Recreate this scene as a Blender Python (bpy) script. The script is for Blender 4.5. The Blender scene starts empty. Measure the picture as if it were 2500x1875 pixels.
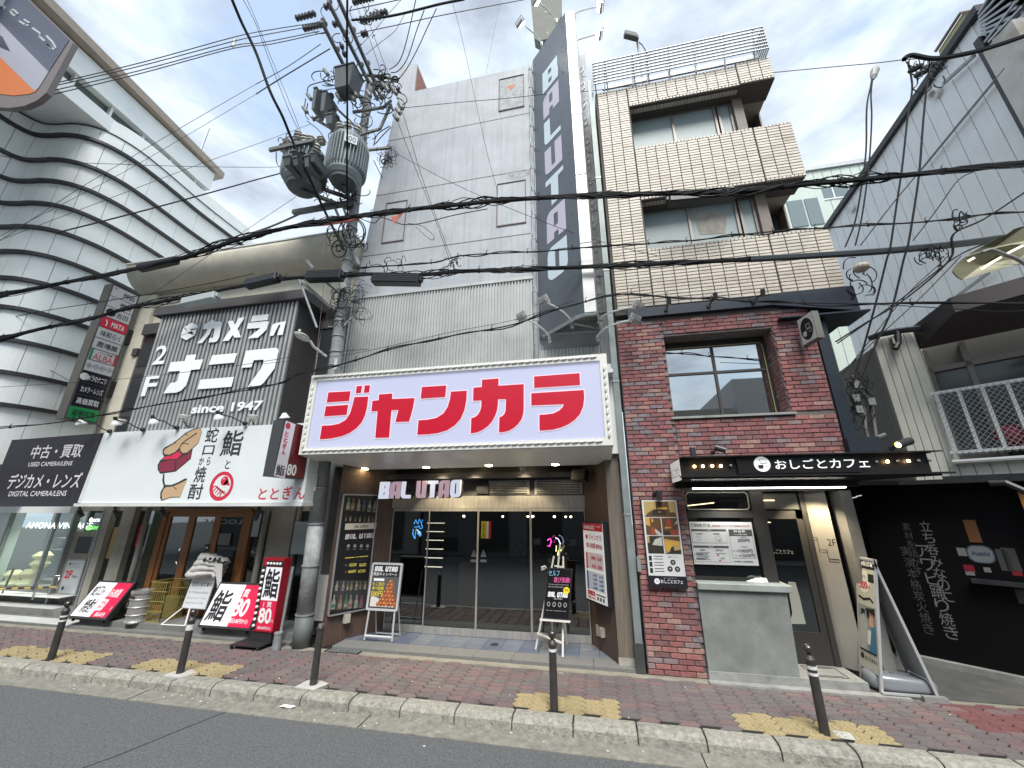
import bpy, math, random
from mathutils import Vector, Matrix
from mathutils.geometry import tessellate_polygon
random.seed(7)
PI = math.pi
S = bpy.context.scene
COL = S.collection
rad = math.radians

# ------------------------------------------------------------------ camera, sky, sun, exposure
CAM_H = 2.15; PITCH = rad(17.9); YAW = rad(11.7)
cd = bpy.data.cameras.new('camera'); cam = bpy.data.objects.new('camera', cd); COL.objects.link(cam)
cd.sensor_width = 36; cd.lens = 941.5 / 2500 * 36; cd.clip_start = .05; cd.clip_end = 600
cam.location = (0, 0, CAM_H); cam.rotation_euler = (PI/2 + PITCH, 0, YAW)
S.camera = cam

W = bpy.data.worlds.new('World'); S.world = W; W.use_nodes = True
nt = W.node_tree; nt.nodes.clear()
def N(t, **k):
    n = nt.nodes.new(t)
    for a, b in k.items(): setattr(n, a, b)
    return n
sky = N('ShaderNodeTexSky', sky_type='NISHITA', sun_disc=False, sun_elevation=rad(58), sun_rotation=rad(200), air_density=1.2, dust_density=2.0, ozone_density=1.5)
tc = N('ShaderNodeTexCoord'); mp = N('ShaderNodeMapping'); mp.inputs['Scale'].default_value = (1, 1, 2.6)
mp.inputs['Location'].default_value = (.3, .8, 0)
nz = N('ShaderNodeTexNoise'); nz.inputs['Scale'].default_value = 2.3; nz.inputs['Detail'].default_value = 9; nz.inputs['Roughness'].default_value = .58; nz.inputs['Distortion'].default_value = .35
rp = N('ShaderNodeValToRGB'); rp.color_ramp.elements[0].position = .31; rp.color_ramp.elements[1].position = .47
nz2 = N('ShaderNodeTexNoise'); nz2.inputs['Scale'].default_value = 3.6; nz2.inputs['Detail'].default_value = 7; nz2.inputs['Roughness'].default_value = .55
rp2 = N('ShaderNodeValToRGB'); rp2.color_ramp.elements[0].position = .34; rp2.color_ramp.elements[1].position = .60
rp2.color_ramp.elements[0].color = (1.55, 1.8, 2.2, 1); rp2.color_ramp.elements[1].color = (3.2, 3.6, 4.0, 1)
mx = N('ShaderNodeMix', data_type='RGBA'); bg = N('ShaderNodeBackground'); bg.inputs['Strength'].default_value = .1
ow = N('ShaderNodeOutputWorld')
blu = N('ShaderNodeMix', data_type='RGBA'); blu.inputs['Factor'].default_value = .75; blu.inputs[7].default_value = (1.85, 2.35, 3.0, 1)
L = nt.links
L.new(tc.outputs['Generated'], mp.inputs['Vector']); L.new(mp.outputs[0], nz.inputs['Vector']); L.new(mp.outputs[0], nz2.inputs['Vector'])
L.new(nz.outputs['Fac'], rp.inputs[0]); L.new(nz2.outputs['Fac'], rp2.inputs[0])
L.new(rp.outputs[0], mx.inputs['Factor']); L.new(sky.outputs[0], blu.inputs[6]); L.new(blu.outputs[2], mx.inputs[6]); L.new(rp2.outputs[0], mx.inputs[7])
L.new(mx.outputs[2], bg.inputs['Color']); L.new(bg.outputs[0], ow.inputs[0])

sd = bpy.data.lights.new('sun', 'SUN'); sd.energy = 1.5; sd.angle = rad(30); sd.color = (1, .97, .92)
sun = bpy.data.objects.new('sun', sd); COL.objects.link(sun)
sun.rotation_euler = Vector((.14, -.55, .80)).to_track_quat('Z', 'Y').to_euler()
S.view_settings.view_transform = 'Standard'; S.view_settings.look = 'None'
S.view_settings.exposure = 1.72; S.view_settings.gamma = 1; S.view_settings.use_curve_mapping = False
S.cycles.max_bounces = 6; S.cycles.diffuse_bounces = 3; S.cycles.glossy_bounces = 3; S.cycles.transparent_max_bounces = 8
S.cycles.sample_clamp_indirect = 4

# ------------------------------------------------------------------ measuring: photo position -> point on a real plane
FH = Vector((-math.sin(YAW), math.cos(YAW), 0)); UP = Vector((0, 0, 1)); RT = Vector((math.cos(YAW), math.sin(YAW), 0))
FW = FH*math.cos(PITCH) + UP*math.sin(PITCH); UU = -FH*math.sin(PITCH) + UP*math.cos(PITCH); CP = Vector((0, 0, CAM_H))
def ray(x, y): return FW + RT*((x-1250)/941.5) + UU*((937.5-y)/941.5)
def atY(x, y, Y):
    d = ray(x, y); return CP + d*(Y/d.y)
def atZ(x, y, z):
    d = ray(x, y); return CP + d*((z-CAM_H)/d.z)
def atX(x, y, X):
    d = ray(x, y); return CP + d*(X/d.x)
def ZM(ox, oy, s): return lambda x, y: (ox + x/s, oy + y/s)
z1 = ZM(0, 0, 2.6544); z2 = ZM(625, 0, 2.6544); z3 = ZM(1250, 0, 2.6544); z4 = ZM(1875, 0, 2.6544)
z5 = ZM(0, 625, 2.6544); z6 = ZM(625, 625, 2.6544); z7 = ZM(1250, 625, 2.6544); z8 = ZM(1875, 625, 2.6544)
dd = lambda x, y: (x*1.1302, y*1.1302)

class FR:
    """a flat working surface: origin o, across u, up v, outwards n"""
    def __init__(s, o, u=(1, 0, 0), v=(0, 0, 1)):
        s.o = Vector(o); s.u = Vector(u).normalized(); s.v = Vector(v).normalized(); s.n = s.u.cross(s.v)
    def P(s, a, b, c=0): return s.o + s.u*a + s.v*b + s.n*c
    def px(s, x, y):
        d = ray(x, y); t = (s.o-CP).dot(s.n)/d.dot(s.n); p = CP + d*t - s.o
        return (p.dot(s.u), p.dot(s.v))
    def pxs(s, z, pts): return [s.px(*z(*p)) for p in pts]
def FY(y): return FR((0, y, 0))
def FX(x): return FR((x, 0, 0), (0, 1, 0))           # faces +X
def FXm(x): return FR((x, 0, 0), (0, -1, 0))         # faces -X
FLOOR = FR((0, 0, 0), (1, 0, 0), (0, 1, 0))

# ------------------------------------------------------------------ materials
MATS = {}
def M(name, col=(.5, .5, .5), rough=.6, metal=0., var=0., vs=6., bump=0., bs=40., emit=None, es=1., streak=0., spec=.5, dirt=None, dirts=2.5, dirta=.6, stretch=(1, 1, 1)):
    if name in MATS: return MATS[name]
    m = bpy.data.materials.new(name); m.use_nodes = True; t = m.node_tree; n = t.nodes; l = t.links
    b = n['Principled BSDF']; b.inputs['Roughness'].default_value = rough; b.inputs['Metallic'].default_value = metal
    b.inputs['Specular IOR Level'].default_value = spec
    c = (*col, 1); b.inputs['Base Color'].default_value = c; m.diffuse_color = c
    geo = n.new('ShaderNodeNewGeometry')
    src = None
    if var or streak or dirt:
        mpn = n.new('ShaderNodeMapping'); l.new(geo.outputs['Position'], mpn.inputs[0]); mpn.inputs['Scale'].default_value = stretch
        tn = n.new('ShaderNodeTexNoise'); tn.inputs['Scale'].default_value = vs; tn.inputs['Detail'].default_value = 8; tn.inputs['Roughness'].default_value = .65
        l.new(mpn.outputs[0], tn.inputs['Vector'])
        hs = n.new('ShaderNodeHueSaturation'); hs.inputs['Color'].default_value = c
        mr = n.new('ShaderNodeMapRange'); mr.inputs[1].default_value = .3; mr.inputs[2].default_value = .7; mr.inputs[3].default_value = 1-var; mr.inputs[4].default_value = 1+var
        l.new(tn.outputs['Fac'], mr.inputs[0]); l.new(mr.outputs[0], hs.inputs['Value']); src = hs.outputs[0]
        if streak:
            m2 = n.new('ShaderNodeMapping'); m2.inputs['Scale'].default_value = (9, 9, .35); l.new(geo.outputs['Position'], m2.inputs[0])
            t2 = n.new('ShaderNodeTexNoise'); t2.inputs['Scale'].default_value = 1.4; t2.inputs['Detail'].default_value = 6; t2.inputs['Roughness'].default_value = .7; l.new(m2.outputs[0], t2.inputs['Vector'])
            r2 = n.new('ShaderNodeMapRange'); r2.inputs[1].default_value = .48; r2.inputs[2].default_value = .78; r2.inputs[3].default_value = 0; r2.inputs[4].default_value = streak
            l.new(t2.outputs['Fac'], r2.inputs[0]); mm = n.new('ShaderNodeMix'); mm.data_type = 'RGBA'; l.new(r2.outputs[0], mm.inputs[0])
            l.new(src, mm.inputs[6]); mm.inputs[7].default_value = (col[0]*.35, col[1]*.36, col[2]*.36, 1); src = mm.outputs[2]
        if dirt:
            t3 = n.new('ShaderNodeTexNoise'); t3.inputs['Scale'].default_value = dirts; t3.inputs['Detail'].default_value = 10; t3.inputs['Roughness'].default_value = .72; l.new(geo.outputs['Position'], t3.inputs['Vector'])
            r3 = n.new('ShaderNodeMapRange'); r3.inputs[1].default_value = .5; r3.inputs[2].default_value = .68; r3.inputs[3].default_value = 0; r3.inputs[4].default_value = dirta
            l.new(t3.outputs['Fac'], r3.inputs[0]); m3 = n.new('ShaderNodeMix'); m3.data_type = 'RGBA'; l.new(r3.outputs[0], m3.inputs[0])
            l.new(src, m3.inputs[6]); m3.inputs[7].default_value = (*dirt, 1); src = m3.outputs[2]
        l.new(src, b.inputs['Base Color'])
    if bump:
        tb = n.new('ShaderNodeTexNoise'); tb.inputs['Scale'].default_value = bs; tb.inputs['Detail'].default_value = 5; l.new(geo.outputs['Position'], tb.inputs['Vector'])
        bp = n.new('ShaderNodeBump'); bp.inputs['Strength'].default_value = bump; bp.inputs['Distance'].default_value = .01; l.new(tb.outputs['Fac'], bp.inputs['Height']); l.new(bp.outputs[0], b.inputs['Normal'])
    if emit:
        b.inputs['Emission Color'].default_value = (*emit, 1); b.inputs['Emission Strength'].default_value = es
    MATS[name] = m; return m
def GLASS(name, tint=(.5, .55, .55), refl=.25, rough=.02):
    if name in MATS: return MATS[name]
    m = bpy.data.materials.new(name); m.use_nodes = True; t = m.node_tree; n = t.nodes; l = t.links; n.remove(n['Principled BSDF'])
    tr = n.new('ShaderNodeBsdfTransparent'); tr.inputs[0].default_value = (*tint, 1)
    gl = n.new('ShaderNodeBsdfGlossy'); gl.inputs[0].default_value = (.9, .95, .95, 1); gl.inputs['Roughness'].default_value = rough
    fr = n.new('ShaderNodeFresnel'); fr.inputs[0].default_value = 1.5
    ma = n.new('ShaderNodeMath'); ma.operation = 'ADD'; ma.inputs[1].default_value = refl; l.new(fr.outputs[0], ma.inputs[0]); ma.use_clamp = True
    ge = n.new('ShaderNodeNewGeometry'); mb_ = n.new('ShaderNodeMath'); mb_.operation = 'SUBTRACT'; mb_.inputs[0].default_value = 1; l.new(ge.outputs['Backfacing'], mb_.inputs[1]); mc = n.new('ShaderNodeMath'); mc.operation = 'MULTIPLY'; l.new(ma.outputs[0], mc.inputs[0]); l.new(mb_.outputs[0], mc.inputs[1])
    mi = n.new('ShaderNodeMixShader'); l.new(mc.outputs[0], mi.inputs[0]); l.new(tr.outputs[0], mi.inputs[1]); l.new(gl.outputs[0], mi.inputs[2]); l.new(mi.outputs[0], n['Material Output'].inputs[0])
    m.diffuse_color = (*tint, 1); MATS[name] = m; return m

black = M('black_paint', (.012, .013, .016), .45); dark = M('dark_metal', (.03, .032, .035), .45, .3, var=.25)
rubber = M('cable_black', (.009, .010, .012), .7, spec=.25); wirem = M('wire_grey', (.05, .052, .06), .5)
white = M('white_paint', (.74, .76, .76), .45, var=.05, vs=3); offw = M('off_white', (.62, .64, .62), .55, var=.1, vs=4, dirt=(.3, .31, .29), dirta=.3)
steel = M('stainless_steel', (.42, .42, .41), .22, .9, var=.12, vs=5); galv = M('galvanised_steel', (.33, .35, .36), .5, .5, var=.2, vs=12)
chrome = M('polished_steel', (.6, .6, .6), .12, 1.)
conc = M('concrete', (.24, .245, .235), .85, var=.22, vs=3, bump=.3, bs=30, dirt=(.1, .105, .1), dirts=1.8, dirta=.55)
red = M('sign_red', (.62, .012, .035), .45); yellowm = M('sign_yellow', (.8, .62, .03), .5); ink = M('print_black', (.01, .01, .012), .6)
inkw = M('print_white', (.78, .79, .8), .5); letw = M('letter_white', (.72, .78, .82), .5, var=.04, vs=4)
wood = M('dark_wood', (.085, .055, .042), .6, var=.3, vs=5, stretch=(6, 6, .5), bump=.15)
glassd = GLASS('dark_glass', (.50, .53, .56), .14); glasss = GLASS('shop_glass', (.82, .88, .86), .05); glassr = GLASS('mirror_glass', (.05, .06, .07), .55)

# ------------------------------------------------------------------ mesh building
SPLIT = {'post', 'side_glass', 'pane', 'downpipe', 'interior_pendant', 'wall_bracket', 'mullion', 'conduit', 'vent_hood', 'insulator', 'insulator_string', 'step_bolt', 'strap', 'stair_light', 'window_notice', 'interior_lamp', 'clamp', 'stay_arm', 'pipe', 'meter', 'side_window', 'shop_window', 'window', 'interior_column', 'interior_seat', 'slat_light', 'tube_light', 'jumper_wire', 'loop', 'slit', 'cable', 'brush_mark'}
class MB:
    def __init__(s): s.v = []; s.f = []; s.m = []; s.mi = 0
    def add(s, vs, fs):
        k = len(s.v); s.v += [tuple(v) for v in vs]; s.f += [tuple(i+k for i in f) for f in fs]; s.m += [s.mi]*len(fs); return s
    def box(s, fr, a0, a1, b0, b1, c0, c1):
        if a0 > a1: a0, a1 = a1, a0
        if b0 > b1: b0, b1 = b1, b0
        if c0 > c1: c0, c1 = c1, c0
        P = [fr.P(a, b, c) for c in (c0, c1) for b in (b0, b1) for a in (a0, a1)]
        return s.add(P, [(0, 2, 3, 1), (4, 5, 7, 6), (0, 1, 5, 4), (2, 6, 7, 3), (0, 4, 6, 2), (1, 3, 7, 5)])
    def wbox(s, x0, x1, y0, y1, z0, z1): return s.box(FLOOR, x0, x1, y0, y1, z0, z1)
    def bbox(s, fr, a0, a1, b0, b1, c0, c1, e=.01):
        """box with its outward face chamfered by e"""
        P = [fr.P(a, b, c0) for b in (b0, b1) for a in (a0, a1)] + [fr.P(a, b, c1-e) for b in (b0, b1) for a in (a0, a1)] + [fr.P(a, b, c1) for b in (b0+e, b1-e) for a in (a0+e, a1-e)]
        return s.add(P, [(0, 2, 3, 1), (0, 1, 5, 4), (2, 6, 7, 3), (0, 4, 6, 2), (1, 3, 7, 5), (4, 5, 9, 8), (6, 10, 11, 7), (4, 8, 10, 6), (5, 7, 11, 9), (8, 9, 11, 10)])
    def poly(s, fr, pts, c0, c1=None, holes=()):
        loops = [list(pts)] + [list(h) for h in holes]
        flat = [p for lp in loops for p in lp]
        tris = tessellate_polygon([[Vector((p[0], p[1], 0)) for p in lp] for lp in loops])
        fs = []
        for a, b, c in tris:
            A, B, C_ = flat[a], flat[b], flat[c]
            ar = (B[0]-A[0])*(C_[1]-A[1]) - (B[1]-A[1])*(C_[0]-A[0])
            fs.append((a, b, c) if ar > 0 else (c, b, a))
        n = len(flat)
        if c1 is None: return s.add([fr.P(p[0], p[1], c0) for p in flat], fs)
        vs = [fr.P(p[0], p[1], c1) for p in flat] + [fr.P(p[0], p[1], c0) for p in flat]
        fs += [tuple(i+n for i in reversed(f)) for f in fs]
        k = 0
        for li, lp in enumerate(loops):
            m = len(lp); ar = sum(lp[i][0]*lp[(i+1) % m][1]-lp[(i+1) % m][0]*lp[i][1] for i in range(m))
            ccw = (ar > 0) == (li == 0)
            for i in range(m):
                a, b = k+i, k+(i+1) % m
                fs.append((a+n, b+n, b, a) if ccw else (a, b, b+n, a+n))
            k += m
        return s.add(vs, fs)
    def tube(s, pts, r, seg=6, r2=None, cap=True):
        pts = [Vector(p) for p in pts]; n = len(pts); vs = []; fs = []
        d = (pts[1]-pts[0]).normalized(); a = d.orthogonal().normalized()
        for i, p in enumerate(pts):
            t = (pts[min(i+1, n-1)]-pts[max(i-1, 0)]).normalized(); a = (a - t*a.dot(t)).normalized(); b = t.cross(a)
            rr = r if r2 is None else r + (r2-r)*i/(n-1)
            vs += [p + (a*math.cos(k*2*PI/seg) + b*math.sin(k*2*PI/seg))*rr for k in range(seg)]
        for i in range(n-1):
            for k in range(seg):
                q = (k+1) % seg; fs.append((i*seg+k, i*seg+q, (i+1)*seg+q, (i+1)*seg+k))
        if cap: fs += [tuple(reversed(range(seg))), tuple(range((n-1)*seg, n*seg))]
        return s.add(vs, fs)
    def lathe(s, o, ax, prof, seg=16):
        """prof = [(distance along axis, radius)...]"""
        o = Vector(o); ax = Vector(ax).normalized(); a = ax.orthogonal().normalized(); b = ax.cross(a); vs = []; fs = []
        for h, r in prof: vs += [o + ax*h + (a*math.cos(k*2*PI/seg)+b*math.sin(k*2*PI/seg))*max(r, .0004) for k in range(seg)]
        n = len(prof)
        for i in range(n-1):
            for k in range(seg):
                q = (k+1) % seg; fs.append((i*seg+k, i*seg+q, (i+1)*seg+q, (i+1)*seg+k))
        fs += [tuple(reversed(range(seg))), tuple(range((n-1)*seg, n*seg))]
        return s.add(vs, fs)
    def ball(s, c, r, seg=12, sq=1.): return s.lathe(Vector(c)-Vector((0, 0, r*sq)), (0, 0, 1), [(r*sq*(1-math.cos(PI*i/8)), r*math.sin(PI*i/8)) for i in range(9)], seg)
    def done(s, name, mats, parent=None, smooth=False, loc=None):
        if name in SPLIT and parent is not None:
            g = s.islands()
            if 1 < len(g) <= 60: return [q.done_(name, mats, parent, smooth) for q in g][0]
        return s.done_(name, mats, parent, smooth, loc)
    def islands(s):
        p = list(range(len(s.v)))
        def f(i):
            while p[i] != i: p[i] = p[p[i]]; i = p[i]
            return i
        for fc in s.f:
            for j in fc[1:]: p[f(fc[0])] = f(j)
        out = {}
        for fc, m in zip(s.f, s.m):
            b, mp_ = out.setdefault(f(fc[0]), (MB(), {})); t = []
            for i in fc:
                if i not in mp_: mp_[i] = len(b.v); b.v.append(s.v[i])
                t.append(mp_[i])
            b.f.append(tuple(t)); b.m.append(m)
        return [o[0] for o in out.values()]
    def done_(s, name, mats, parent=None, smooth=False, loc=None):
        me = bpy.data.meshes.new(name)
        off = Vector(parent['_w']) if parent is not None else (Vector(loc) if loc is not None else Vector((0, 0, 0)))
        me.from_pydata([(v[0]-off.x, v[1]-off.y, v[2]-off.z) for v in s.v], [], s.f)
        ml = mats if isinstance(mats, (list, tuple)) else [mats]
        for m in ml: me.materials.append(m)
        if len(ml) > 1: me.polygons.foreach_set('material_index', s.m)
        if smooth: me.polygons.foreach_set('use_smooth', [True]*len(me.polygons))
        me.update()
        o = bpy.data.objects.new(name, me); COL.objects.link(o)
        if parent is not None: o.parent = parent; o['_w'] = parent['_w']
        else: o.location = off; o['_w'] = tuple(off)
        if smooth: me.shade_smooth() if hasattr(me, 'shade_smooth') else None
        return o
def tag(o, label, cat, group=None):
    o['label'] = label; o['category'] = cat
    if group: o['group'] = group
    return o
def thing(name, label, cat, loc=(0, 0, 0), group=None):
    o = bpy.data.objects.new(name, None); COL.objects.link(o); o.empty_display_size = .1; o.location = loc; o['_w'] = tuple(loc)
    return tag(o, label, cat, group)
def struct(o): o['kind'] = 'structure'; return o
def piece(name, me, pos, parent, rot=None):
    o = bpy.data.objects.new(name, me); COL.objects.link(o); o.parent = parent; o.location = Vector(pos)-Vector(parent['_w']); o['_w'] = parent['_w']
    if rot: o.rotation_euler = rot
    return o
KIDS = {}
def copy_thing(root, loc, label, rz=None, scale=None):
    r = root.copy(); COL.objects.link(r); r.location = loc; r['label'] = label; r['_w'] = tuple(loc)
    if rz is not None: r.rotation_euler = (0, 0, rz)
    for c in [o for o in COL.objects if o.parent == root]:
        k = c.copy(); COL.objects.link(k); k.parent = r
        for g in [o for o in COL.objects if o.parent == c]:
            h = g.copy(); COL.objects.link(h); h.parent = k
    return r

# ------------------------------------------------------------------ lettering
GC = {}
def glyphs(txt, bold=0., res=3):
    if (txt, bold) in GC: return GC[(txt, bold)]
    cu = bpy.data.curves.new('t', 'FONT'); cu.body = txt; cu.resolution_u = res; cu.offset = bold; cu.fill_mode = 'FRONT'
    o = bpy.data.objects.new('t', cu); me = o.to_mesh()
    vs = [(v.co.x, v.co.y) for v in me.vertices]; fs = [tuple(p.vertices) for p in me.polygons]
    o.to_mesh_clear(); bpy.data.objects.remove(o); bpy.data.curves.remove(cu)
    GC[(txt, bold)] = (vs, fs); return vs, fs
def put(mb, fr, vs, fs, a0, a1, b0, b1, c, shear=0., th=0., flip=False):
    if not vs: return
    x0 = min(v[0] for v in vs); x1 = max(v[0] for v in vs); y0 = min(v[1] for v in vs); y1 = max(v[1] for v in vs)
    w = max(x1-x0, 1e-6); h = max(y1-y0, 1e-6); out = []
    for x, y in vs:
        u = (x-x0)/w; v = (y-y0)/h
        if flip: u = 1-u
        out.append((a0+(a1-a0)*u + shear*(v-.5)*(b1-b0), b0+(b1-b0)*v))
    if flip: fs = [tuple(reversed(f)) for f in fs]
    mb.add([fr.P(a, b, c) for a, b in out], fs)
    if th:
        ec = {}
        for f in fs:
            for i in range(len(f)):
                e = (f[i], f[(i+1) % len(f)]); ec[e] = 1
        bd = [e for e in ec if (e[1], e[0]) not in ec]
        k = len(mb.v); mb.add([fr.P(a, b, c-th) for a, b in out], [])
        for a, b in bd: mb.f.append((k+b, k+a, k-len(out)+a, k-len(out)+b)); mb.m.append(mb.mi)
def text(mb, fr, s, p0, p1, c=.003, bold=0., shear=0., th=0., flip=False):
    """fit text s between p0 (bottom left) and p1 (top right), both in the surface's own metres"""
    cjk = any(ord(ch) > 0x3000 for ch in s)
    vs, fs = glyphs(s, min(bold, .006) if cjk else min(bold, .018 if ord(max(s)) > 0x3000 else .03)); put(mb, fr, vs, fs, p0[0], p1[0], p0[1], p1[1], c, shear, th, flip)
    if cjk and bold > .012:
        h = p1[1]-p0[1]; n = max(1, len(s)); d = bold*.22*h
        for k, (a, e) in enumerate(((1, 0), (-1, 0), (0, 1), (0, -1), (.7, .7), (-.7, -.7))): put(mb, fr, vs, fs, p0[0]+a*d, p1[0]+a*d, p0[1]+e*d, p1[1]+e*d, c-.0003*(k+1), shear, 0, flip)
def textp(mb, fr, z, s, q0, q1, **k): text(mb, fr, s, fr.px(*z(*q0)), fr.px(*z(*q1)), **k)
def vtext(mb, fr, s, a0, a1, b0, b1, c=.003, bold=0., gap=.12):
    """column of characters from b1 (top) down to b0"""
    n = len(s); h = (b1-b0)/n
    for i, ch in enumerate(s):
        if ch == ' ': continue
        t = b1-i*h; w = a1-a0
        if ch == 'ー': mb.box(fr, (a0+a1)/2-w*.06, (a0+a1)/2+w*.06, t-h*.92, t-h*.08, c-.001, c); continue
        vs, fs = glyphs(ch, bold); put(mb, fr, vs, fs, a0, a1, t-h*(1-gap*.5), t-h*gap*.5, c)
def stroke(mb, fr, pts, w, c=.003):
    """flat ribbon along pts"""
    n = len(pts); L_ = []; R_ = []
    for i in range(n):
        a = Vector(pts[max(i-1, 0)]); b = Vector(pts[min(i+1, n-1)]); t = (b-a); t = t/(t.length or 1); nn = Vector((-t.y, t.x))*w/2; p = Vector(pts[i])
        L_.append(p+nn); R_.append(p-nn)
    k = len(L_); mb.add([fr.P(p.x, p.y, c) for p in L_+R_], [(i+k, i+1+k, i+1, i) for i in range(k-1)])
def disc(mb, fr, a, b, r, c, seg=20, sx=1.): mb.poly(fr, [(a+r*sx*math.cos(2*PI*i/seg), b+r*math.sin(2*PI*i/seg)) for i in range(seg)], c)
def rrect(a0, a1, b0, b1, r, k=4):
    o = []
    for cx, cy, s in ((a1-r, b1-r, 0), (a0+r, b1-r, 1), (a0+r, b0+r, 2), (a1-r, b0+r, 3)):
        o += [(cx+r*math.cos((s+i/k)*PI/2), cy+r*math.sin((s+i/k)*PI/2)) for i in range(k+1)]
    return o
# ------------------------------------------------------------------ ground
asph = M('asphalt', (.105, .11, .115), .9, var=.4, vs=45, bump=1, bs=110, dirt=(.24, .245, .25), dirts=75, dirta=.7, spec=.3)
gut = M('gutter_concrete', (.22, .215, .185), .9, var=.3, vs=9, bump=.6, bs=60, dirt=(.10, .098, .088), dirts=22, dirta=.6)
grout = M('joint_sand', (.016, .015, .014), .95)
b = MB(); b.wbox(-70, 70, -60, 4.70, -.6, -.13); struct(b.done('road', asph))
b = MB(); b.wbox(-70, 70, 4.70, 4.99, -.6, -.122); b.mi = 1
for x in (-12.3, -9.1, -5.9, -2.7, .85, 3.9, 7.1): b.wbox(x, x+.012, 4.70, 4.985, -.123, -.1195)
struct(b.done('gutter', [gut, grout]))
b = MB(); b.wbox(-70, 70, 5.0, 60, -.6, -.06); struct(b.done('ground', M('earth', (.12, .12, .115), .9, var=.2)))
# kerb stones
kerb = thing('kerb', 'row of worn rounded concrete kerb stones along the road', 'kerb', (0, 5.06, 0)); del kerb['category']; del kerb['label']; kerb['kind'] = 'structure'
for x0_, y0_, x1_, y1_ in ((.62, 4.7, 1.0, 2.2), (-4.4, 4.7, -5.3, 2.0)):
    b = MB(); P = [Vector((x0_+(x1_-x0_)*k/9+random.uniform(-.02, .02), y0_+(y1_-y0_)*k/9, -.1265)) for k in range(10)]; b.add([p+Vector((-.005, 0, 0)) for p in P]+[p+Vector((.005, 0, 0)) for p in P], [(i, i+10, i+11, i+1) for i in range(9)]); struct(b.done('road_crack', grout))
kst = [M('kerb_stone_a', (.31, .30, .26), .9, var=.3, vs=18, bump=1, bs=60, dirt=(.10, .098, .085), dirts=26, dirta=.75), M('kerb_stone_b', (.28, .275, .24), .9, var=.35, vs=14, bump=1, bs=55, dirt=(.085, .083, .073), dirts=20, dirta=.8)]
prof = [(5.17, -.15), (5.17, -.001), (5.05, .002), (5.0, -.012), (4.975, -.045), (4.968, -.15)]
kms = []
for k in range(4):
    b = MB(); h = .318; r_ = random.Random(k); rows = []
    for xi in (-h, -h+.012, -h*.33, h*.33, h-.012, h):
        e = .007 if abs(xi) == h else 0
        rows.append([Vector((xi, y-5.06+(r_.uniform(-.004, .004) if 0 < i < 5 else 0), z-e*(i in (1, 2, 3, 4)))) for i, (y, z) in enumerate(prof)])
    n = len(prof); b.add([p for r in rows for p in r], [(i*n+j, i*n+(j+1) % n, (i+1)*n+(j+1) % n, (i+1)*n+j) for i in range(5) for j in range(n)] + [tuple(range(n)), tuple(reversed(range(5*n, 6*n)))])
    o = b.done('kerb_stone', kst[k % 2]); kms.append(o.data); bpy.data.objects.remove(o)
for i in range(-14, 19): piece('kerb_stone', kms[random.randrange(4)], (-1.363+.653*i+.33-.653/2-.0, 5.06, random.uniform(-.004, .004)), kerb)

# pavement: wavy interlocking pavers
tones = [((.155, .112, .112), 'a'), ((.172, .118, .115), 'b'), ((.140, .122, .120), 'c'), ((.132, .104, .107), 'd'), ((.165, .136, .126), 'e'), ((.34, .275, .15), 'y'), ((.165, .068, .068), 'r')]
pms = [M('paver_'+n, c, .82, var=.2, vs=30, bump=.5, bs=120, dirt=tuple(q*.45 for q in c), dirts=1.3, dirta=.45) for c, n in tones]
pave = thing('pavement', '', '', (0, 5.6, 0)); del pave['category']; del pave['label']; pave['kind'] = 'structure'
b = MB(); b.wbox(-70, 70, 5.12, 7.0, -.058, -.012); b.done('paving_bed', grout, pave)
PW, PD = .2, .112; AMP = .024
def paver(tact=False, s_=1):
    g = .006; ys = [-.5, -.25, 0, .25, .5]; wv = [-s_, 0, s_, 0, -s_]
    yy = [y*(PD-2*g) for y in ys]
    Rr = [(PW/2-g+AMP*w, y) for y, w in zip(yy, wv)]; Ll = [(-PW/2+g+AMP*w, y) for y, w in zip(yy, wv)]
    out = Rr + Ll[::-1]; n = len(out); b = MB(); e = .93
    b.add([(x, y, -.05) for x, y in out] + [(x, y, -.009) for x, y in out] + [(x*.95, y*e, 0) for x, y in out],
          [(i, (i+1) % n, n+(i+1) % n, n+i) for i in range(n)] + [(n+i, n+(i+1) % n, 2*n+(i+1) % n, 2*n+i) for i in range(n)] + [tuple(range(2*n, 3*n))])
    if tact:
        for dx in (-.05, .0, .05):
            for dy in (-.028, .028): b.lathe((dx, dy, -.001), (0, 0, 1), [(0, .016), (.009, .011)], 7)
    return b
pv = [paver(i % 7 == 5, 1 if i < 7 else -1) for i in range(14)]; pme = []
for i in range(14): o = pv[i].done('paver', pms[i % 7]); pme.append(o.data); bpy.data.objects.remove(o)
YEL = [(-9.4, -7.5, 5.2, 5.62), (-6.6, -5.0, 5.2, 5.62), (-1.15, .02, 5.16, 5.62), (1.42, 2.72, 5.16, 5.60)]
cells = []
for ix in range(-76, 42):
    for iy in range(0, 11):
        x = ix*PW+.02; y = 5.18+PD*(iy+.5)+(PD/2 if ix % 2 else 0)
        if y > 6.30: continue
        cells.append((x, y, 7*(ix % 2)))
cells.sort(key=lambda c: (c[0]-.4)**2*.6+(c[1]-5.0)**2*3)
rest = MB(); npc = 0; rr = random.Random(3)
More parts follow.
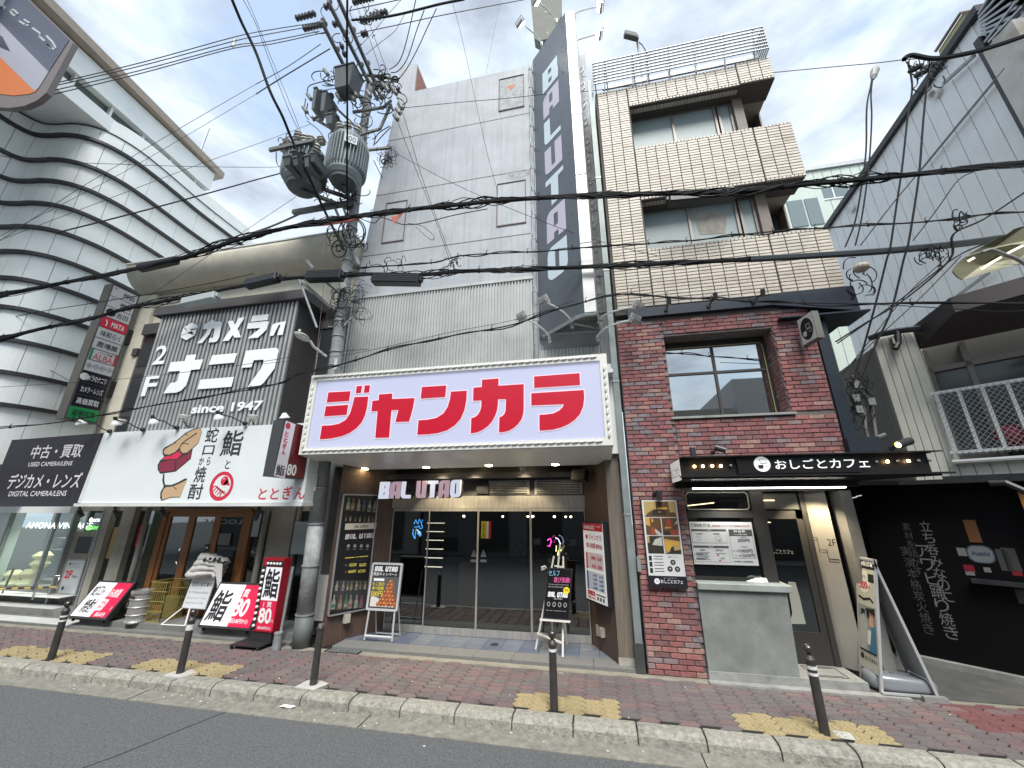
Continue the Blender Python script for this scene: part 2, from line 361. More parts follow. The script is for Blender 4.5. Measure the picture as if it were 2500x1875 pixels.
for x, y, odd in cells:
    if any(a <= x <= c and p <= y <= q for a, c, p, q in YEL): k = 5
    elif x > 3.7 and y > 5.25+(5.3-x)*.3: k = 6 if rr.random() < .8 else 1
    else:
        k = rr.choice([0, 0, 1, 1, 2, 2, 3, 4, 3, 2])
        if x > 0 and rr.random() < .35: k = 2
    z = rr.uniform(-.003, .001)
    if npc < 300: piece('paver', pme[k+odd], (x, y, z), pave, (rr.uniform(-.012, .012), rr.uniform(-.008, .008), rr.uniform(-.006, .006))); npc += 1
    else:
        rest.mi = k; rest.add([(a+x, c+y, d+z) for a, c, d in pv[k+odd].v], pv[k+odd].f)
o = rest.done('paver', pms, pave); o['kind'] = 'stuff'
b = MB(); b.wbox(-14.6, 8, 6.32, 6.47, -.05, -.002); b.done('edging_strip', M('edging', (.25, .235, .19), .9, var=.3, vs=5, bump=.4, dirt=(.1, .095, .08)), pave)
b = MB()
for x, y in [(-3.7, 5.25), (-5.7, 5.2)]: b.poly(FLOOR, [(x-.17, y-.12), (x+.12, y-.14), (x+.19, y+.06), (x+.02, y+.13), (x-.15, y+.09)], .0, .006)
b.poly(FLOOR, [(2.2, 5.24), (2.34, 5.22), (2.36, 5.36), (2.2, 5.38)], 0, .005); b.done('mortar_patch', M('mortar', (.45, .44, .42), .9, var=.15, bump=.3), pave)
# raised doorstep slab of the left building and the tiled steps beside it
slab = M('slab_concrete', (.16, .165, .16), .85, var=.25, vs=4, bump=.3, dirt=(.08, .08, .078))
b = MB(); b.wbox(-9.9, -5.15, 6.62, 7.35, -.05, .12); b.wbox(-9.9, -5.1, 6.48, 6.615, -.05, .03); struct(b.done('doorstep', slab))
tw = M('pale_step_tile', (.5, .51, .5), .6, var=.12, vs=5)
st = thing('entrance_steps', '', '', (-12.5, 7, 0)); del st['category']; del st['label']; st['kind'] = 'structure'
b = MB(); b.wbox(-17, -9.95, 6.50, 8.6, -.05, .03); b.wbox(-17, -10.5, 6.92, 8.6, .03, .16); b.wbox(-17, -11.2, 7.3, 8.6, .16, .34); b.done('step_core', slab, st)
tb = MB(); tb.bbox(FLOOR, -.148, .148, -.148, .148, 0, .012, .004); o = tb.done('step_tile', tw); tm = o.data; bpy.data.objects.remove(o)
for i in range(10):
    for j in range(2):
        if j == 0 or i > 1: piece('step_tile', tm, (-10.15-.3*i, 6.66+.3*j if j == 0 else 6.8+.0, .03) if j == 0 else (-10.7-.3*i, 7.08, .16), st)
b = MB(); b.wbox(-17, -11.2, 7.0, 7.3, .345, .36); b.done('white_landing', M('white_stone', (.8, .8, .78), .5), st)
# karaoke threshold
gran = M('granite_tread', (.17, .17, .165), .8, var=.2, vs=60, bump=.6, bs=160)
th = thing('entrance_floor', '', '', (-2, 7, 0)); del th['category']; del th['label']; th['kind'] = 'structure'
for i in range(8): MB().bbox(FLOOR, -4.3+.59*i, -4.3+.59*(i+1)-.004, 6.475, 6.80, -.05, .045, .004).done('granite_tread', gran, th)
ft = [M('floor_tile_'+n, c, .35, var=.15, vs=6) for n, c in (('a', (.13, .15, .19)), ('b', (.10, .12, .17)), ('c', (.15, .165, .19)))]
for i in range(15):
    for j in range(2): MB().bbox(FLOOR, -4.35+.305*i, -4.35+.305*(i+1)-.004, 6.806+.30*j, 6.806+.30*(j+1)-.004, -.05, .05, .002).done('floor_tile', ft[(i*7+j*3+i//3) % 3], th)
b = MB(); b.lathe((-1.75, 7.05, .05), (0, 0, 1), [(0, .07), (.003, .07)], 16); b.done('drain_cap', dark, th)
# drain grate by the pole
g = MB(); g.wbox(-4.35, -3.75, 6.34, 6.46, -.02, .004); g.mi = 1
for i in range(9): g.wbox(-4.3+.06*i, -4.27+.06*i, 6.35, 6.45, .002, .010)
struct(g.done('drain_grate', [black, galv]))
# alley floor on the right
b = MB(); b.wbox(3.1, 9, 6.4, 20, -.05, .012); struct(b.done('alley_floor', M('alley_concrete', (.085, .085, .08), .85, var=.3, vs=3, bump=.3, dirt=(.07, .07, .068))))
b = MB(); cst = M('cafe_step', (.27, .275, .265), .8, var=.2, vs=6, bump=.3, dirt=(.14, .14, .13))
b.wbox(1.32, 3.14, 6.40, 7.3, -.05, .11); b.wbox(1.30, 3.5, 6.28, 6.395, -.05, .02); struct(b.done('cafe_step', cst))
# litter specks
b = MB(); r_ = random.Random(5)
for i in range(60):
    x = r_.uniform(-9, 4.5); y = r_.choice([r_.uniform(2.6, 4.9), r_.uniform(4.72, 4.95), r_.uniform(5.2, 6.3)]); z = .003 if y > 5.1 else (-.118 if y > 4.7 else -.127); s_ = r_.uniform(.004, .013)
    b.poly(FLOOR, [(x-s_, y), (x, y-s_*.6), (x+s_*1.3, y+s_*.3), (x, y+s_)], z, z+.004)
o = b.done('litter', M('paper_scrap', (.7, .7, .68), .8)); o['kind'] = 'stuff'; o['label'] = 'scattered pale paper scraps and butts on road and pavement'
p = atZ(700, 1727, -.118); b = MB(); q = [(-.10, -.02), (-.03, -.035), (.06, -.02), (.11, .01), (.05, .03), (.02, .012), (-.02, .035), (-.06, .015)]
b.poly(FR(p), [(0, 0)] and q and [(a, c) for a, c in q], 0) if False else b.add([Vector((p.x+a, p.y+c, p.z+(.02 if i % 2 else .003))) for i, (a, c) in enumerate(q)]+[Vector((p.x, p.y, p.z+.028))], [(i, (i+1) % 8, 8) for i in range(8)])
tag(b.done('tissue', M('tissue_white', (.8, .8, .8), .8)), 'crumpled white tissue lying in the gutter below the kerb', 'litter')

# ------------------------------------------------------------------ karaoke building (metal clad)
F7 = FY(7.0)
mw = M('clad_metal', (.385, .41, .435), .62, .0, var=.14, vs=1.3, streak=.42, dirt=(.29, .32, .335), dirts=1.1, dirta=.35)
mj = M('clad_joint', (.16, .12, .12), .7)
kb = thing('karaoke_building', 'tall grey metal-clad building with karaoke entrance below', 'building', (-2.4, 7, 0))
b = MB(); b.poly(F7, [(-5.2, 2.95), (.46, 2.95), (.46, 11.4), (.46, 13.2), (-4.72, 13.2), (-5.06, 7.9), (-5.2, 6.8)], -9, -.03)
b.wbox(.40, .46, 6.75, 16, 0, 2.95); b.wbox(-5.2, -5.1, 7.03, 16, 0, 2.95); b.done('wall', mw, kb)
rows = [6.80, 7.92, 9.72, 11.52, 13.22]
def xl(z): return -5.21 + (z-6.8)/(13.2-6.8)*.5
cols = [None, -4.60, -3.88, -3.16, -2.44, -1.72, -.98]
for r in range(4):
    za, zb = rows[r]+.012, rows[r+1]-.012
    for c in range(6):
        xa0 = cols[c] if cols[c] is not None else xl(za); xa1 = cols[c] if cols[c] is not None else xl(zb); xb = cols[c+1]
        bb = MB(); bb.poly(F7, [(xa0+.0015, za), (xb-.0015, za), (xb-.0015, zb), (xa1+.0015, zb)], -.03, 0); bb.done('metal_panel', mw, kb)
b = MB()
for z in rows[1:4]: b.box(F7, xl(z), -.99, z-.008, z+.008, -.03, .004)
b.done('joint_trim', mj, kb)
for r in range(10):
    z = 5.0+.82*r; bb = MB(); bb.box(F7, -.86, .44, z, z+.8, -.03, 0)
    if z > 5: bb.done('metal_panel', mw, kb)
def frame_patch(x0, x1, za, zb, mat):
    bb = MB(); bb.box(F7, x0, x1, za, zb, .001, .004); bb.mi = 1
    for q in ((x0-.02, x1+.02, za-.025, za), (x0-.02, x1+.02, zb, zb+.012), (x0-.02, x0, za, zb), (x1, x1+.015, za, zb)): bb.box(F7, q[0], q[1], q[2], q[3], .0, .022)
    bb.done('blocked_window', mat, kb)
peel = M('peeled_metal', (.26, .28, .285), .6, var=.35, vs=9, dirt=(.5, .53, .55), dirts=6, dirta=.7)
frame_patch(-1.78, -1.15, 11.79, 12.9, [peel, mj]); frame_patch(-1.79, -1.14, 8.24, 9.42, [mw, mj]); frame_patch(-4.64, -4.1, 8.24, 9.4, [mw, mj])
tri = M('rescue_orange', (.42, .11, .06), .6)
for x, z in ((-1.47, 12.5), (-4.25, 8.98)):
    bb = MB(); bb.poly(F7, [(x-.12, z+.13), (x, z-.1), (x+.12, z+.13)], .006); bb.done('rescue_marker', tri, kb)
bb = MB(); P_ = [(-1.6, 9.55), (-1.3, 9.5), (-1.05, 9.56), (-1.0, 9.72), (-1.2, 9.7), (-1.4, 9.76), (-1.6, 9.72)]; bb.poly(F7, P_, .003); bb.done('peeled_patch', peel, kb)
corr = M('corrugated_metal', (.44, .455, .445), .55, .05, var=.12, vs=2, streak=.2)
def corrug(mb, x0, x1, za, zb, pitch, d, y0):
    n = int((x1-x0)/pitch); vs = []; fs = []
    prf = [(0, 0), (.3, 0), (.42, 1), (.78, 1), (.9, 0)]
    xs = [(x0+(i+a)*pitch, dd_) for i in range(n) for a, dd_ in prf]
    vs = [(x, y0-d*q, z) for z in (za, zb) for x, q in xs]; m = len(xs)
    fs = [(i, i+1, i+1+m, i+m) for i in range(m-1)]
    mb.add(vs, fs)
bb = MB(); corrug(bb, -5.16, -1.0, 4.3, 6.73, .067, .03, 6.985); bb.done('corrugated_panel', corr, kb)
bb = MB(); corrug(bb, -.93, .30, 4.3, 5.1, .067, .03, 6.985); bb.done('corrugated_panel', corr, kb)
bb = MB(); bb.box(F7, -5.2, -.99, 6.735, 6.80, 0, .06); bb.box(F7, -5.21, -5.17, 4.3, 6.73, 0, .05); bb.done('flashing', corr, kb)
bb = MB(); bb.wbox(-4.8, -4.26, 7.05, 7.9, 13.2, 14.4); bb.done('roof_stack', mw, kb)
bb = MB(); bb.wbox(-4.255, -4.245, 7.1, 9.5, 13.15, 14.3); bb.done('rusty_panel', M('rust_orange', (.30, .14, .10), .8, var=.4, vs=7), kb)
# ladder-like bracket frames beside the blade sign
def rungs(X0, X1, Y, za, zb, n, name):
    bb = MB(); bb.tube([(X0, Y, za), (X0, Y, zb)], .012, 5); bb.tube([(X1, Y, za), (X1, Y, zb)], .012, 5)
    for i in range(n):
        z = za+(zb-za)*(i+.5)/n; bb.tube([(X0, Y, z), (X0, Y-.12, z), (X0, Y-.12, z-.16), (X1, Y-.12, z-.16), (X1, Y, z-.16)], .011, 5)
    return bb.done(name, galv, kb)
rungs(-.99, -.90, 6.97, 4.9, 13.3, 13, 'cable_ladder')
bb = MB()
for i in range(13):
    z = 5.6+.58*i; bb.tube([(.27, 6.98, z), (.37, 6.88, z), (.37, 6.88, z-.18), (.27, 6.98, z-.18)], .012, 5)
bb.done('wall_bracket', galv, kb)
# entrance: splayed timber walls, glass doors, header, louvres
F74 = FY(7.4)
bb = MB(); bb.add([(-4.6, 6.62, .0), (-4.52, 6.46, 0), (-3.93, 7.4, 0), (-4.1, 7.5, 0), (-4.6, 6.62, 3.0), (-4.52, 6.46, 3.0), (-3.93, 7.4, 3.0), (-4.1, 7.5, 3.0)], [(0, 1, 5, 4), (1, 2, 6, 5), (2, 3, 7, 6), (3, 0, 4, 7)]); bb.done('timber_wall', wood, kb)
bb = MB(); bb.add([(-.2, 7.4, .02), (.185, 6.6, .02), (.185, 7.4, .02), (-.2, 7.4, 3), (.185, 6.6, 3), (.185, 7.4, 3)], [(0, 1, 4, 3), (1, 2, 5, 4), (2, 0, 3, 5)]); bb.done('timber_wall', wood, kb)
bb = MB(); bb.wbox(.187, .40, 6.58, 7.2, .14, 3.0); bb.done('timber_pillar', M('grey_timber', (.155, .13, .105), .65, var=.3, vs=4, stretch=(9, 9, .5), bump=.2), kb)
bb = MB(); bb.wbox(.183, .404, 6.575, 7.2, -.02, .139); bb.done('pillar_foot', M('pillar_foot', (.38, .37, .33), .7, var=.15, dirt=(.2, .17, .1)), kb)
hd = M('brushed_steel', (.52, .51, .49), .30, .6, var=.2, vs=3, stretch=(8, 1, 1))
bb = MB(); bb.box(F74, -3.95, -.19, 2.16, 2.38, -.2, .03); bb.done('door_header', hd, kb)
bb = MB(); bb.box(F74, -4.1, -.19, 2.385, 2.97, -.25, -.03); bb.done('upper_panel', M('dark_fascia', (.05, .052, .055), .5), kb)
for x0, x1 in ((-1.95, -1.24), (-1.06, -.26)):
    lv = MB(); lv.box(F74, x0-.04, x1+.04, 2.40, 2.66, -.03, .0); lv.mi = 1; lv.box(F74, x0, x1, 2.42, 2.64, -.02, .004)
    l_ = lv.done('louvre', [hd, black], kb)
    for i in range(7): MB().box(F74, x0, x1, 2.43+.03*i, 2.445+.03*i, .003, .022).done('louvre_slat', hd, l_)
MB().box(F74, -2.22, -1.98, 2.42, 2.62, -.02, .05).done('intercom_box', dark, kb)
bx = [-3.92, -3.15, -2.165, -1.18, -.2]
for i in range(4):
    x0, x1 = bx[i], bx[i+1]; yy = .0 if i in (0, 3) else .03
    d_ = MB(); d_.box(F74, x0, x1, .055, .17, yy, yy+.03); d_.box(F74, x0, x1, 2.10, 2.155, yy, yy+.03); d_.box(F74, x0, x0+.016, .17, 2.10, yy, yy+.03); d_.box(F74, x1-.016, x1, .17, 2.10, yy, yy+.03)
    o = d_.done('door', hd, kb); g_ = MB(); g_.box(F74, x0+.016, x1-.016, .17, 2.10, yy+.01, yy+.016); g_.done('pane', glassd, o)
# interior seen through the glass
inw = M('interior_dark', (.045, .045, .055), .5); inl = M('interior_wall', (.16, .17, .2), .6)
bb = MB(); bb.wbox(-5.0, .38, 12.5, 12.6, 0, 3); bb.wbox(-5.1, -5.0, 7.6, 12.5, 0, 3); bb.wbox(.3, .38, 7.45, 12.5, 0, 3); bb.wbox(-5, .3, 7.2, 12.5, 2.7, 2.8); bb.wbox(-5, .3, 7.42, 12.5, -.03, .045); bb.done('interior_shell', inw, kb)
bb = MB(); bb.wbox(-1.95, -1.6, 9.0, 9.3, .05, 2.7); bb.wbox(-3.9, -3.2, 9.2, 9.4, 1.5, 2.7); bb.done('interior_column', inl, kb)
bulb = M('warm_bulb', (1, .9, .7), .4, emit=(1, .78, .42), es=14); bulbw = M('white_bulb', (1, 1, 1), .4, emit=(1, .93, .8), es=9)
bb = MB()
for x, y in ((-1.3, 8.4), (-.9, 8.9), (-1.6, 9.6), (-.6, 9.8), (-2.4, 10.4), (-.8, 10.9), (-2.9, 8.7)): bb.lathe((x, y, 2.02-.02*(y-8)), (0, 0, -1), [(0, .012), (.015, .028), (.04, .016)], 8)
bb.done('interior_pendant', bulb, kb)  # pendant bulbs hung below the ceiling as points of light behind the glass
bb = MB()
for i in range(6): bb.wbox(-3.55, -3.17, 8.2, 8.24, 1.0+i*.17-.0, 1.012+i*.17)
bb.done('stair_light', M('stair_strip', (1, .9, .7), .5, emit=(1, .86, .6), es=1.3), kb)
bb = MB(); bb.wbox(-1.55, -.5, 9.5, 10.2, .045, .45); bb.wbox(-1.55, -.5, 10.0, 10.2, .45, .95); bb.wbox(-3.0, -2.6, 8.8, 9.3, .045, 1.0); bb.done('interior_seat', M('seat_tan', (.32, .24, .13), .7), kb)
bb = MB(); bb.wbox(-3.0, -2.2, 11, 11.4, .045, 1.1); bb.done('interior_counter', inl, kb)
# neon figure in the left pane
nb = M('neon_blue', (.1, .5, .9), .5, emit=(.08, .45, 1), es=2.2); nw = M('neon_white', (.8, .9, 1), .5, emit=(.7, .9, 1), es=1.2)
fn = FY(7.45); zk = ZM(750, 1150, 3.318)
bb = MB()
for pl in ([(865, 430), (880, 395), (895, 430), (910, 390), (925, 425), (935, 395)], [(860, 470), (855, 510), (872, 550), (880, 480)], [(925, 430), (935, 460), (915, 470), (905, 440)], [(890, 500), (915, 530), (920, 490)], [(868, 455), (905, 450)]):
    bb.tube([fn.P(*fn.px(*zk(*p))) for p in pl], .006, 4)
nn_ = tag(bb.done('neon_sign', nb), 'small blue neon figure glowing behind the left glass pane', 'neon sign')
bb = MB()
for i in range(5): bb.tube([fn.P(*fn.px(*zk(880+i*6, 470+i*8))), fn.P(*fn.px(*zk(905+i*5, 480+i*10)))], .005, 4)
bb.done('white_tube', nw, nn_)
bb = MB(); fq = FY(7.36)
a, c = fq.px(*zk(1408, 545)), fq.px(*zk(1490, 408)); bb.box(fq, a[0], a[0]+.1, a[1], c[1], 0, .004); bb.mi = 1; bb.box(fq, a[0]+.105, a[0]+.14, a[1], c[1], 0, .004); bb.mi = 2; bb.box(fq, a[0]+.145, c[0], a[1], c[1], 0, .004)
bb.mi = 3; vtext(bb, fq, '営業時間のご案内', a[0]+.02, a[0]+.08, a[1]+.02, c[1]-.02, .006)
tag(bb.done('door_poster', [yellowm, inkw, red, ink]), 'narrow yellow and red poster stuck on the right sliding door', 'poster')
for i, x in enumerate((1350, 1428)):
    bb = MB(); q = fq.px(*zk(x, 680)); bb.poly(fq, [(q[0]-.055, q[1]-.03), (q[0]+.055, q[1]-.03), (q[0], q[1]+.09)], .002); bb.poly(fq, rrect(q[0]-.06, q[0]+.06, q[1]-.12, q[1]-.075, .02), .002); bb.mi = 1; bb.box(fq, q[0]-.006, q[0]+.006, q[1]-.005, q[1]+.05, .003, .004)
    tag(bb.done('door_sticker', [M('sticker_grey', (.5, .52, .52), .5), ink]), 'white triangular caution sticker on the %s sliding glass door' % ('left' if i == 0 else 'right'), 'sticker')

# ------------------------------------------------------------------ sign box over the entrance
sg = thing('illuminated_sign', 'large white karaoke sign box with red katakana and white moulded frame', 'sign', (-2.3, 5.8, 3.0))
F58 = FY(5.8); X0, X1, Z0, Z1 = -4.95, .31, 3.03, 4.47
MB().box(F58, X0+.12, X1-.1, Z0+.1, Z1-.1, -.3, -.03).done('light_panel', M('light_panel', (.33, .345, .46), .35, emit=(.72, .76, 1), es=.10), sg)
fm = M('sign_frame', (.68, .68, .64), .5, var=.08, vs=6, dirt=(.4, .38, .33), dirts=6, dirta=.3)
b = MB(); b.poly(F58, [(X0, Z0), (X1, Z0), (X1, Z1), (X0, Z1)], -.32, 0, holes=[[(X0+.13, Z0+.11), (X0+.13, Z1-.11), (X1-.11, Z1-.11), (X1-.11, Z0+.11)]]); b.done('frame', fm, sg)
b = MB()
def rope(z, x0, x1):
    n = int((x1-x0)/.115)
    for i in range(n): b.lathe((x0+(i+.08)*.115, 5.79, z), (1, 0, .12), [(0, .010), (.02, .017), (.05, .019), (.08, .016), (.105, .010)], 7)

rope(Z0+.055, X0+.05, X1-.05); rope(Z1-.055, X0+.05, X1-.05)
for x in (X0+.06, X1-.055):
    n = int((Z1-Z0-.2)/.115)
    for i in range(n): b.lathe((x, 5.79, Z0+.1+(i+.08)*.115), (.12, 0, 1), [(0, .010), (.02, .017), (.05, .019), (.08, .016), (.105, .010)], 7)
b.done('rope_moulding', fm, sg, smooth=True)
F58t = FY(5.829); zl = ZM(1140, 880, 7.373)
JK = [(z6, [(472, 885), (615, 877), (606, 940), (460, 950)]), (z6, [(455, 975), (600, 965), (590, 1030), (444, 1040)]), (z6, [(655, 845), (690, 842), (683, 888), (649, 891)]), (z6, [(707, 840), (742, 838), (735, 885), (701, 887)]),
 (z6, [(640, 915), (730, 912), (723, 975), (710, 1030), (690, 1075), (655, 1115), (610, 1147), (560, 1168), (490, 1183), (416, 1189), (430, 1100), (490, 1098), (540, 1088), (585, 1062), (612, 1020), (627, 970)]),
 (z6, [(800, 898), (886, 892), (884, 928), (1030, 921), (1019, 985), (995, 1073), (905, 1077), (925, 998), (880, 1001), (865, 1177), (775, 1179), (790, 1006), (750, 1008), (757, 940), (797, 935)]),
 (z6, [(1077, 850), (1235, 840), (1228, 915), (1069, 925)]),
 (z6, [(1265, 880), (1368, 874), (1365, 935), (1352, 1000), (1328, 1055), (1290, 1098), (1240, 1130), (1180, 1148), (1120, 1156), (1047, 1159), (1055, 1065), (1110, 1062), (1170, 1050), (1215, 1022), (1243, 980), (1258, 930)]),
 (zl, [(275, 350), (572, 328), (570, 458), (1025, 430), (1025, 870), (1015, 960), (985, 1060), (930, 1140), (850, 1215), (760, 1265), (680, 1288), (578, 1297), (588, 1025), (640, 1005), (680, 960), (698, 900), (705, 700), (565, 700), (560, 800), (545, 900), (510, 1000), (455, 1100), (380, 1185), (290, 1250), (190, 1295), (72, 1318), (82, 1040), (140, 1025), (200, 980), (245, 900), (262, 820), (263, 722), (113, 728), (122, 492), (270, 482)]),
 (zl, [(1210, 292), (2028, 232), (2038, 445), (1212, 498)]),
 (zl, [(1160, 595), (2103, 535), (2112, 680), (2095, 820), (2040, 960), (1950, 1065), (1830, 1150), (1690, 1210), (1540, 1248), (1308, 1266), (1306, 982), (1450, 972), (1560, 955), (1660, 905), (1725, 840), (1745, 790), (1160, 812)])]
for n_, pl in JK:
    pass
b = MB(); ot = MB()
for zf, pl in JK:
    q = F58t.pxs(zf, pl); b.poly(F58t, q, .012)
    cx = sum(p[0] for p in q)/len(q); cz = sum(p[1] for p in q)/len(q)
    m = len(q); ar = sum(q[i][0]*q[(i+1) % m][1]-q[(i+1) % m][0]*q[i][1] for i in range(m)); s_ = 1 if ar > 0 else -1
    off = []
    for i in range(m):
        a = Vector(q[i-1]); p = Vector(q[i]); c = Vector(q[(i+1) % m]); n1 = Vector(((p-a).y, -(p-a).x)).normalized()*s_; n2 = Vector(((c-p).y, -(c-p).x)).normalized()*s_
        nn = (n1+n2); nn = nn/(nn.length or 1); k = .016/max(.45, nn.dot(n1)); off.append((p.x+nn.x*k, p.y+nn.y*k))
    ot.poly(F58t, off, .007)
b.done('lettering', M('letter_red', (.40, .005, .022), .35, emit=(.75, .01, .04), es=.06), sg); ot.done('lettering_outline', M('outline_pink', (.6, .42, .5), .5, emit=(1, .8, .88), es=.12), sg)
cn = thing('entrance_canopy', 'white panelled canopy ceiling with downlights under the karaoke sign', 'canopy', (-2.3, 6.5, 2.9))
cw = M('canopy_white', (.72, .72, .70), .3, var=.06, vs=4)
b = MB(); b.add([(-4.93, 5.85, 3.02), (.3, 5.85, 3.02), (.3, 6.22, 2.965), (-4.93, 6.22, 2.965), (-4.93, 5.85, 3.06), (.3, 5.85, 3.06), (.3, 6.22, 3.4), (-4.93, 6.22, 3.4)], [(3, 2, 1, 0), (4, 5, 6, 7), (0, 1, 5, 4), (2, 3, 7, 6), (1, 2, 6, 5), (3, 0, 4, 7)]); b.done('front_strip', cw, cn)
for x0, x1 in ((-4.66, -3.42), (-3.415, -2.19), (-2.185, -.95), (-.945, .3)):
    b = MB(); b.add([(x0, 6.222, 2.965), (x1, 6.222, 2.965), (x1, 6.85, 2.862), (x0, 6.85, 2.862), (x0, 6.222, 3.3), (x1, 6.222, 3.3), (x1, 6.85, 3.3), (x0, 6.85, 3.3)], [(3, 2, 1, 0), (4, 5, 6, 7), (0, 1, 5, 4), (2, 3, 7, 6), (1, 2, 6, 5), (3, 0, 4, 7)]); b.done('ceiling_panel', cw, cn)
b = MB(); b.wbox(-4.5, .3, 6.855, 7.4, 2.93, 3.0); b.done('inner_ceiling', M('inner_ceiling', (.09, .09, .1), .6), cn)
for x, y, z in [(-3.85, 6.35, 2.938), (-2.75, 6.35, 2.938), (-1.3, 6.3, 2.946), (-.72, 6.3, 2.946)][:0] + [(*atZ(z6(730, 1355)[0], z6(730, 1355)[1], 2.95)[:2], 0), (*atZ(*z6(1110, 1343), 2.95)[:2], 0), (*atZ(*z6(1510, 1330), 2.95)[:2], 0), (*atZ(*z7(280, 1315), 2.97)[:2], 0)]:
    y = min(max(y, 5.95), 6.75); zz = (3.02-(y-5.85)/.37*.055 if y < 6.22 else 2.965-(y-6.22)/.63*.103)
    b = MB(); b.lathe((x, y, zz-.003), (0, -.16, -1), [(0, .085), (.006, .085), (.006, .065)], 18); b.mi = 1; b.lathe((x, y, zz-.0095), (0, -.16, -1), [(0, .064), (.001, .064)], 18)
    b.done('downlight', [white, bulb], cn)
b = MB()
for x in (-2.86, -2.2, -1.25): b.lathe((x, 7.0, 2.928), (0, 0, -1), [(0, .05), (.008, .05)], 14)
b.done('downlight', bulb, cn)
def spot(par, p, d, e, col=(1, .8, .5), ang=95, r=.03, nm='lamp_light'):
    q = bpy.data.lights.new(nm, 'SPOT'); q.energy = e; q.color = col; q.spot_size = rad(ang); q.spot_blend = .6; q.shadow_soft_size = r
    o = bpy.data.objects.new(nm, q); COL.objects.link(o); o.parent = par; o.location = Vector(p)-Vector(par['_w']); o.rotation_euler = Vector(d).to_track_quat('-Z', 'Y').to_euler(); return o
for x in (-2.86, -2.2, -1.25): spot(cn, (x, 7.0, 2.90), (0, .12, -1), 30)
MB().wbox(-5.12, -4.955, 6.62, 6.70, 3.0, 4.6).done('side_panel', offw, cn); MB().wbox(.312, .42, 6.50, 6.60, 3.0, 4.55).done('side_panel', offw, cn); MB().wbox(-5.2, .42, 6.23, 6.98, 4.3, 4.36).done('top_sheet', offw, cn)
# ------------------------------------------------------------------ projecting blade sign
A_, B_, C_, D_ = (-.9, 6.97), (.02, 6.1), (.22, 6.1), (.30, 6.97); ZB, ZT = 5.38, 13.3
bs_ = thing('blade_sign', 'tall wedge-shaped grey blade sign with pale letters reading downwards', 'sign', (-.2, 6.6, 5.38))
b = MB(); FB = FR((A_[0], A_[1], 0), (B_[0]-A_[0], B_[1]-A_[1], 0)); wB = math.hypot(B_[0]-A_[0], B_[1]-A_[1])
V_ = [Vector((p[0], p[1], z)) for z in (ZB, ZT) for p in (A_, B_, C_, D_)]
b.add(V_, [(0, 1, 5, 4), (1, 2, 6, 5), (2, 3, 7, 6), (4, 5, 6, 7)]); b.m = [0, 1, 1, 1]
b.done('body', [M('blade_grey', (.13, .148, .17), .38, .3, var=.08, vs=2), M('blade_edge', (.62, .62, .6), .4, .2, var=.1, vs=3, dirt=(.4, .4, .38), dirts=4, dirta=.4)], bs_)
b = MB(); b.add([V_[i]+Vector((0, 0, .25)) for i in range(4)], [(3, 2, 1, 0)]); b.done('underside', M('under_grey', (.2, .2, .195), .6, var=.2), bs_)
b = MB(); b.tube([V_[0]+Vector((.1, -.08, -.02)), V_[1]+Vector((-.15, .12, -.02)), V_[1]+Vector((.0, .04, -.02)), V_[2]+Vector((0, .04, -.02))], .035, 6); b.tube([V_[0]+Vector((.2, -.1, .02)), V_[3]+Vector((-.05, -.1, 0))], .03, 6); b.tube([V_[1]+Vector((-.3, .3, 0)), V_[3]+Vector((-.05, -.2, 0))], .025, 6); b.done('bracket', galv, bs_)
b = MB()
for z in (6.8, 8.4, 10.0, 11.6): b.wbox(.015, .225, 6.093, 6.0985, z, z+.008)
r_ = random.Random(2)
for i in range(22):
    a = r_.choice([.06, .12, wB-.14, wB-.2]); z = r_.uniform(5.7, 13); b.lathe(FB.P(a, z, .0), FB.n, [(0, .012), (.006, .010)], 6)
b.done('seam', dark, bs_)
za = ZM(1300, 100, 5.184); zb_ = ZM(1300, 400, 5.184)
BL = [(0, za, [(313, 178), (318, 310), (326, 325), (326, 440), (133, 678), (127, 425)], [[(198, 378), (240, 328), (240, 380), (200, 430)], [(203, 492), (243, 438), (243, 492), (206, 538)]]),
 (1, za, [(330, 490), (341, 765), (263, 858), (258, 805), (217, 850), (215, 925), (143, 1005), (134, 790), (150, 735), (185, 665)], [[(212, 690), (253, 638), (255, 742), (216, 792)]]),
 (0, za, [(147, 1053), (219, 975), (231, 1200), (358, 1062), (361, 1120), (195, 1300), (170, 1318), (153, 1300)], []),
 (1, za, [(155, 1412), (236, 1330), (245, 1578), (291, 1532), (281, 1275), (366, 1180), (383, 1502), (215, 1672), (180, 1695), (163, 1670)], []),
 (0, zb_, [(390, 14), (391, 70), (325, 145), (334, 437), (246, 530), (234, 245), (168, 303), (167, 240)], []),
 (1, zb_, [(411, 435), (431, 818), (335, 903), (330, 825), (280, 870), (277, 950), (188, 1027), (183, 720), (195, 660), (225, 605), (290, 545)], [[(271, 640), (322, 598), (326, 750), (276, 790)]]),
 (0, zb_, [(435, 897), (452, 1225), (440, 1290), (390, 1370), (300, 1440), (255, 1470), (220, 1470), (200, 1440), (194, 1200), (202, 1130), (240, 1060)], [[(288, 1110), (338, 1062), (345, 1300), (320, 1330), (296, 1330)]])]
b = MB()
for k, zf, pl, hs in BL: b.mi = k; b.poly(FB, FB.pxs(zf, pl), .006, holes=[FB.pxs(zf, h) for h in hs])
b.done('lettering', [M('blade_letter_blue', (.62, .72, .78), .4), M('blade_letter_lilac', (.56, .52, .62), .4)], bs_)
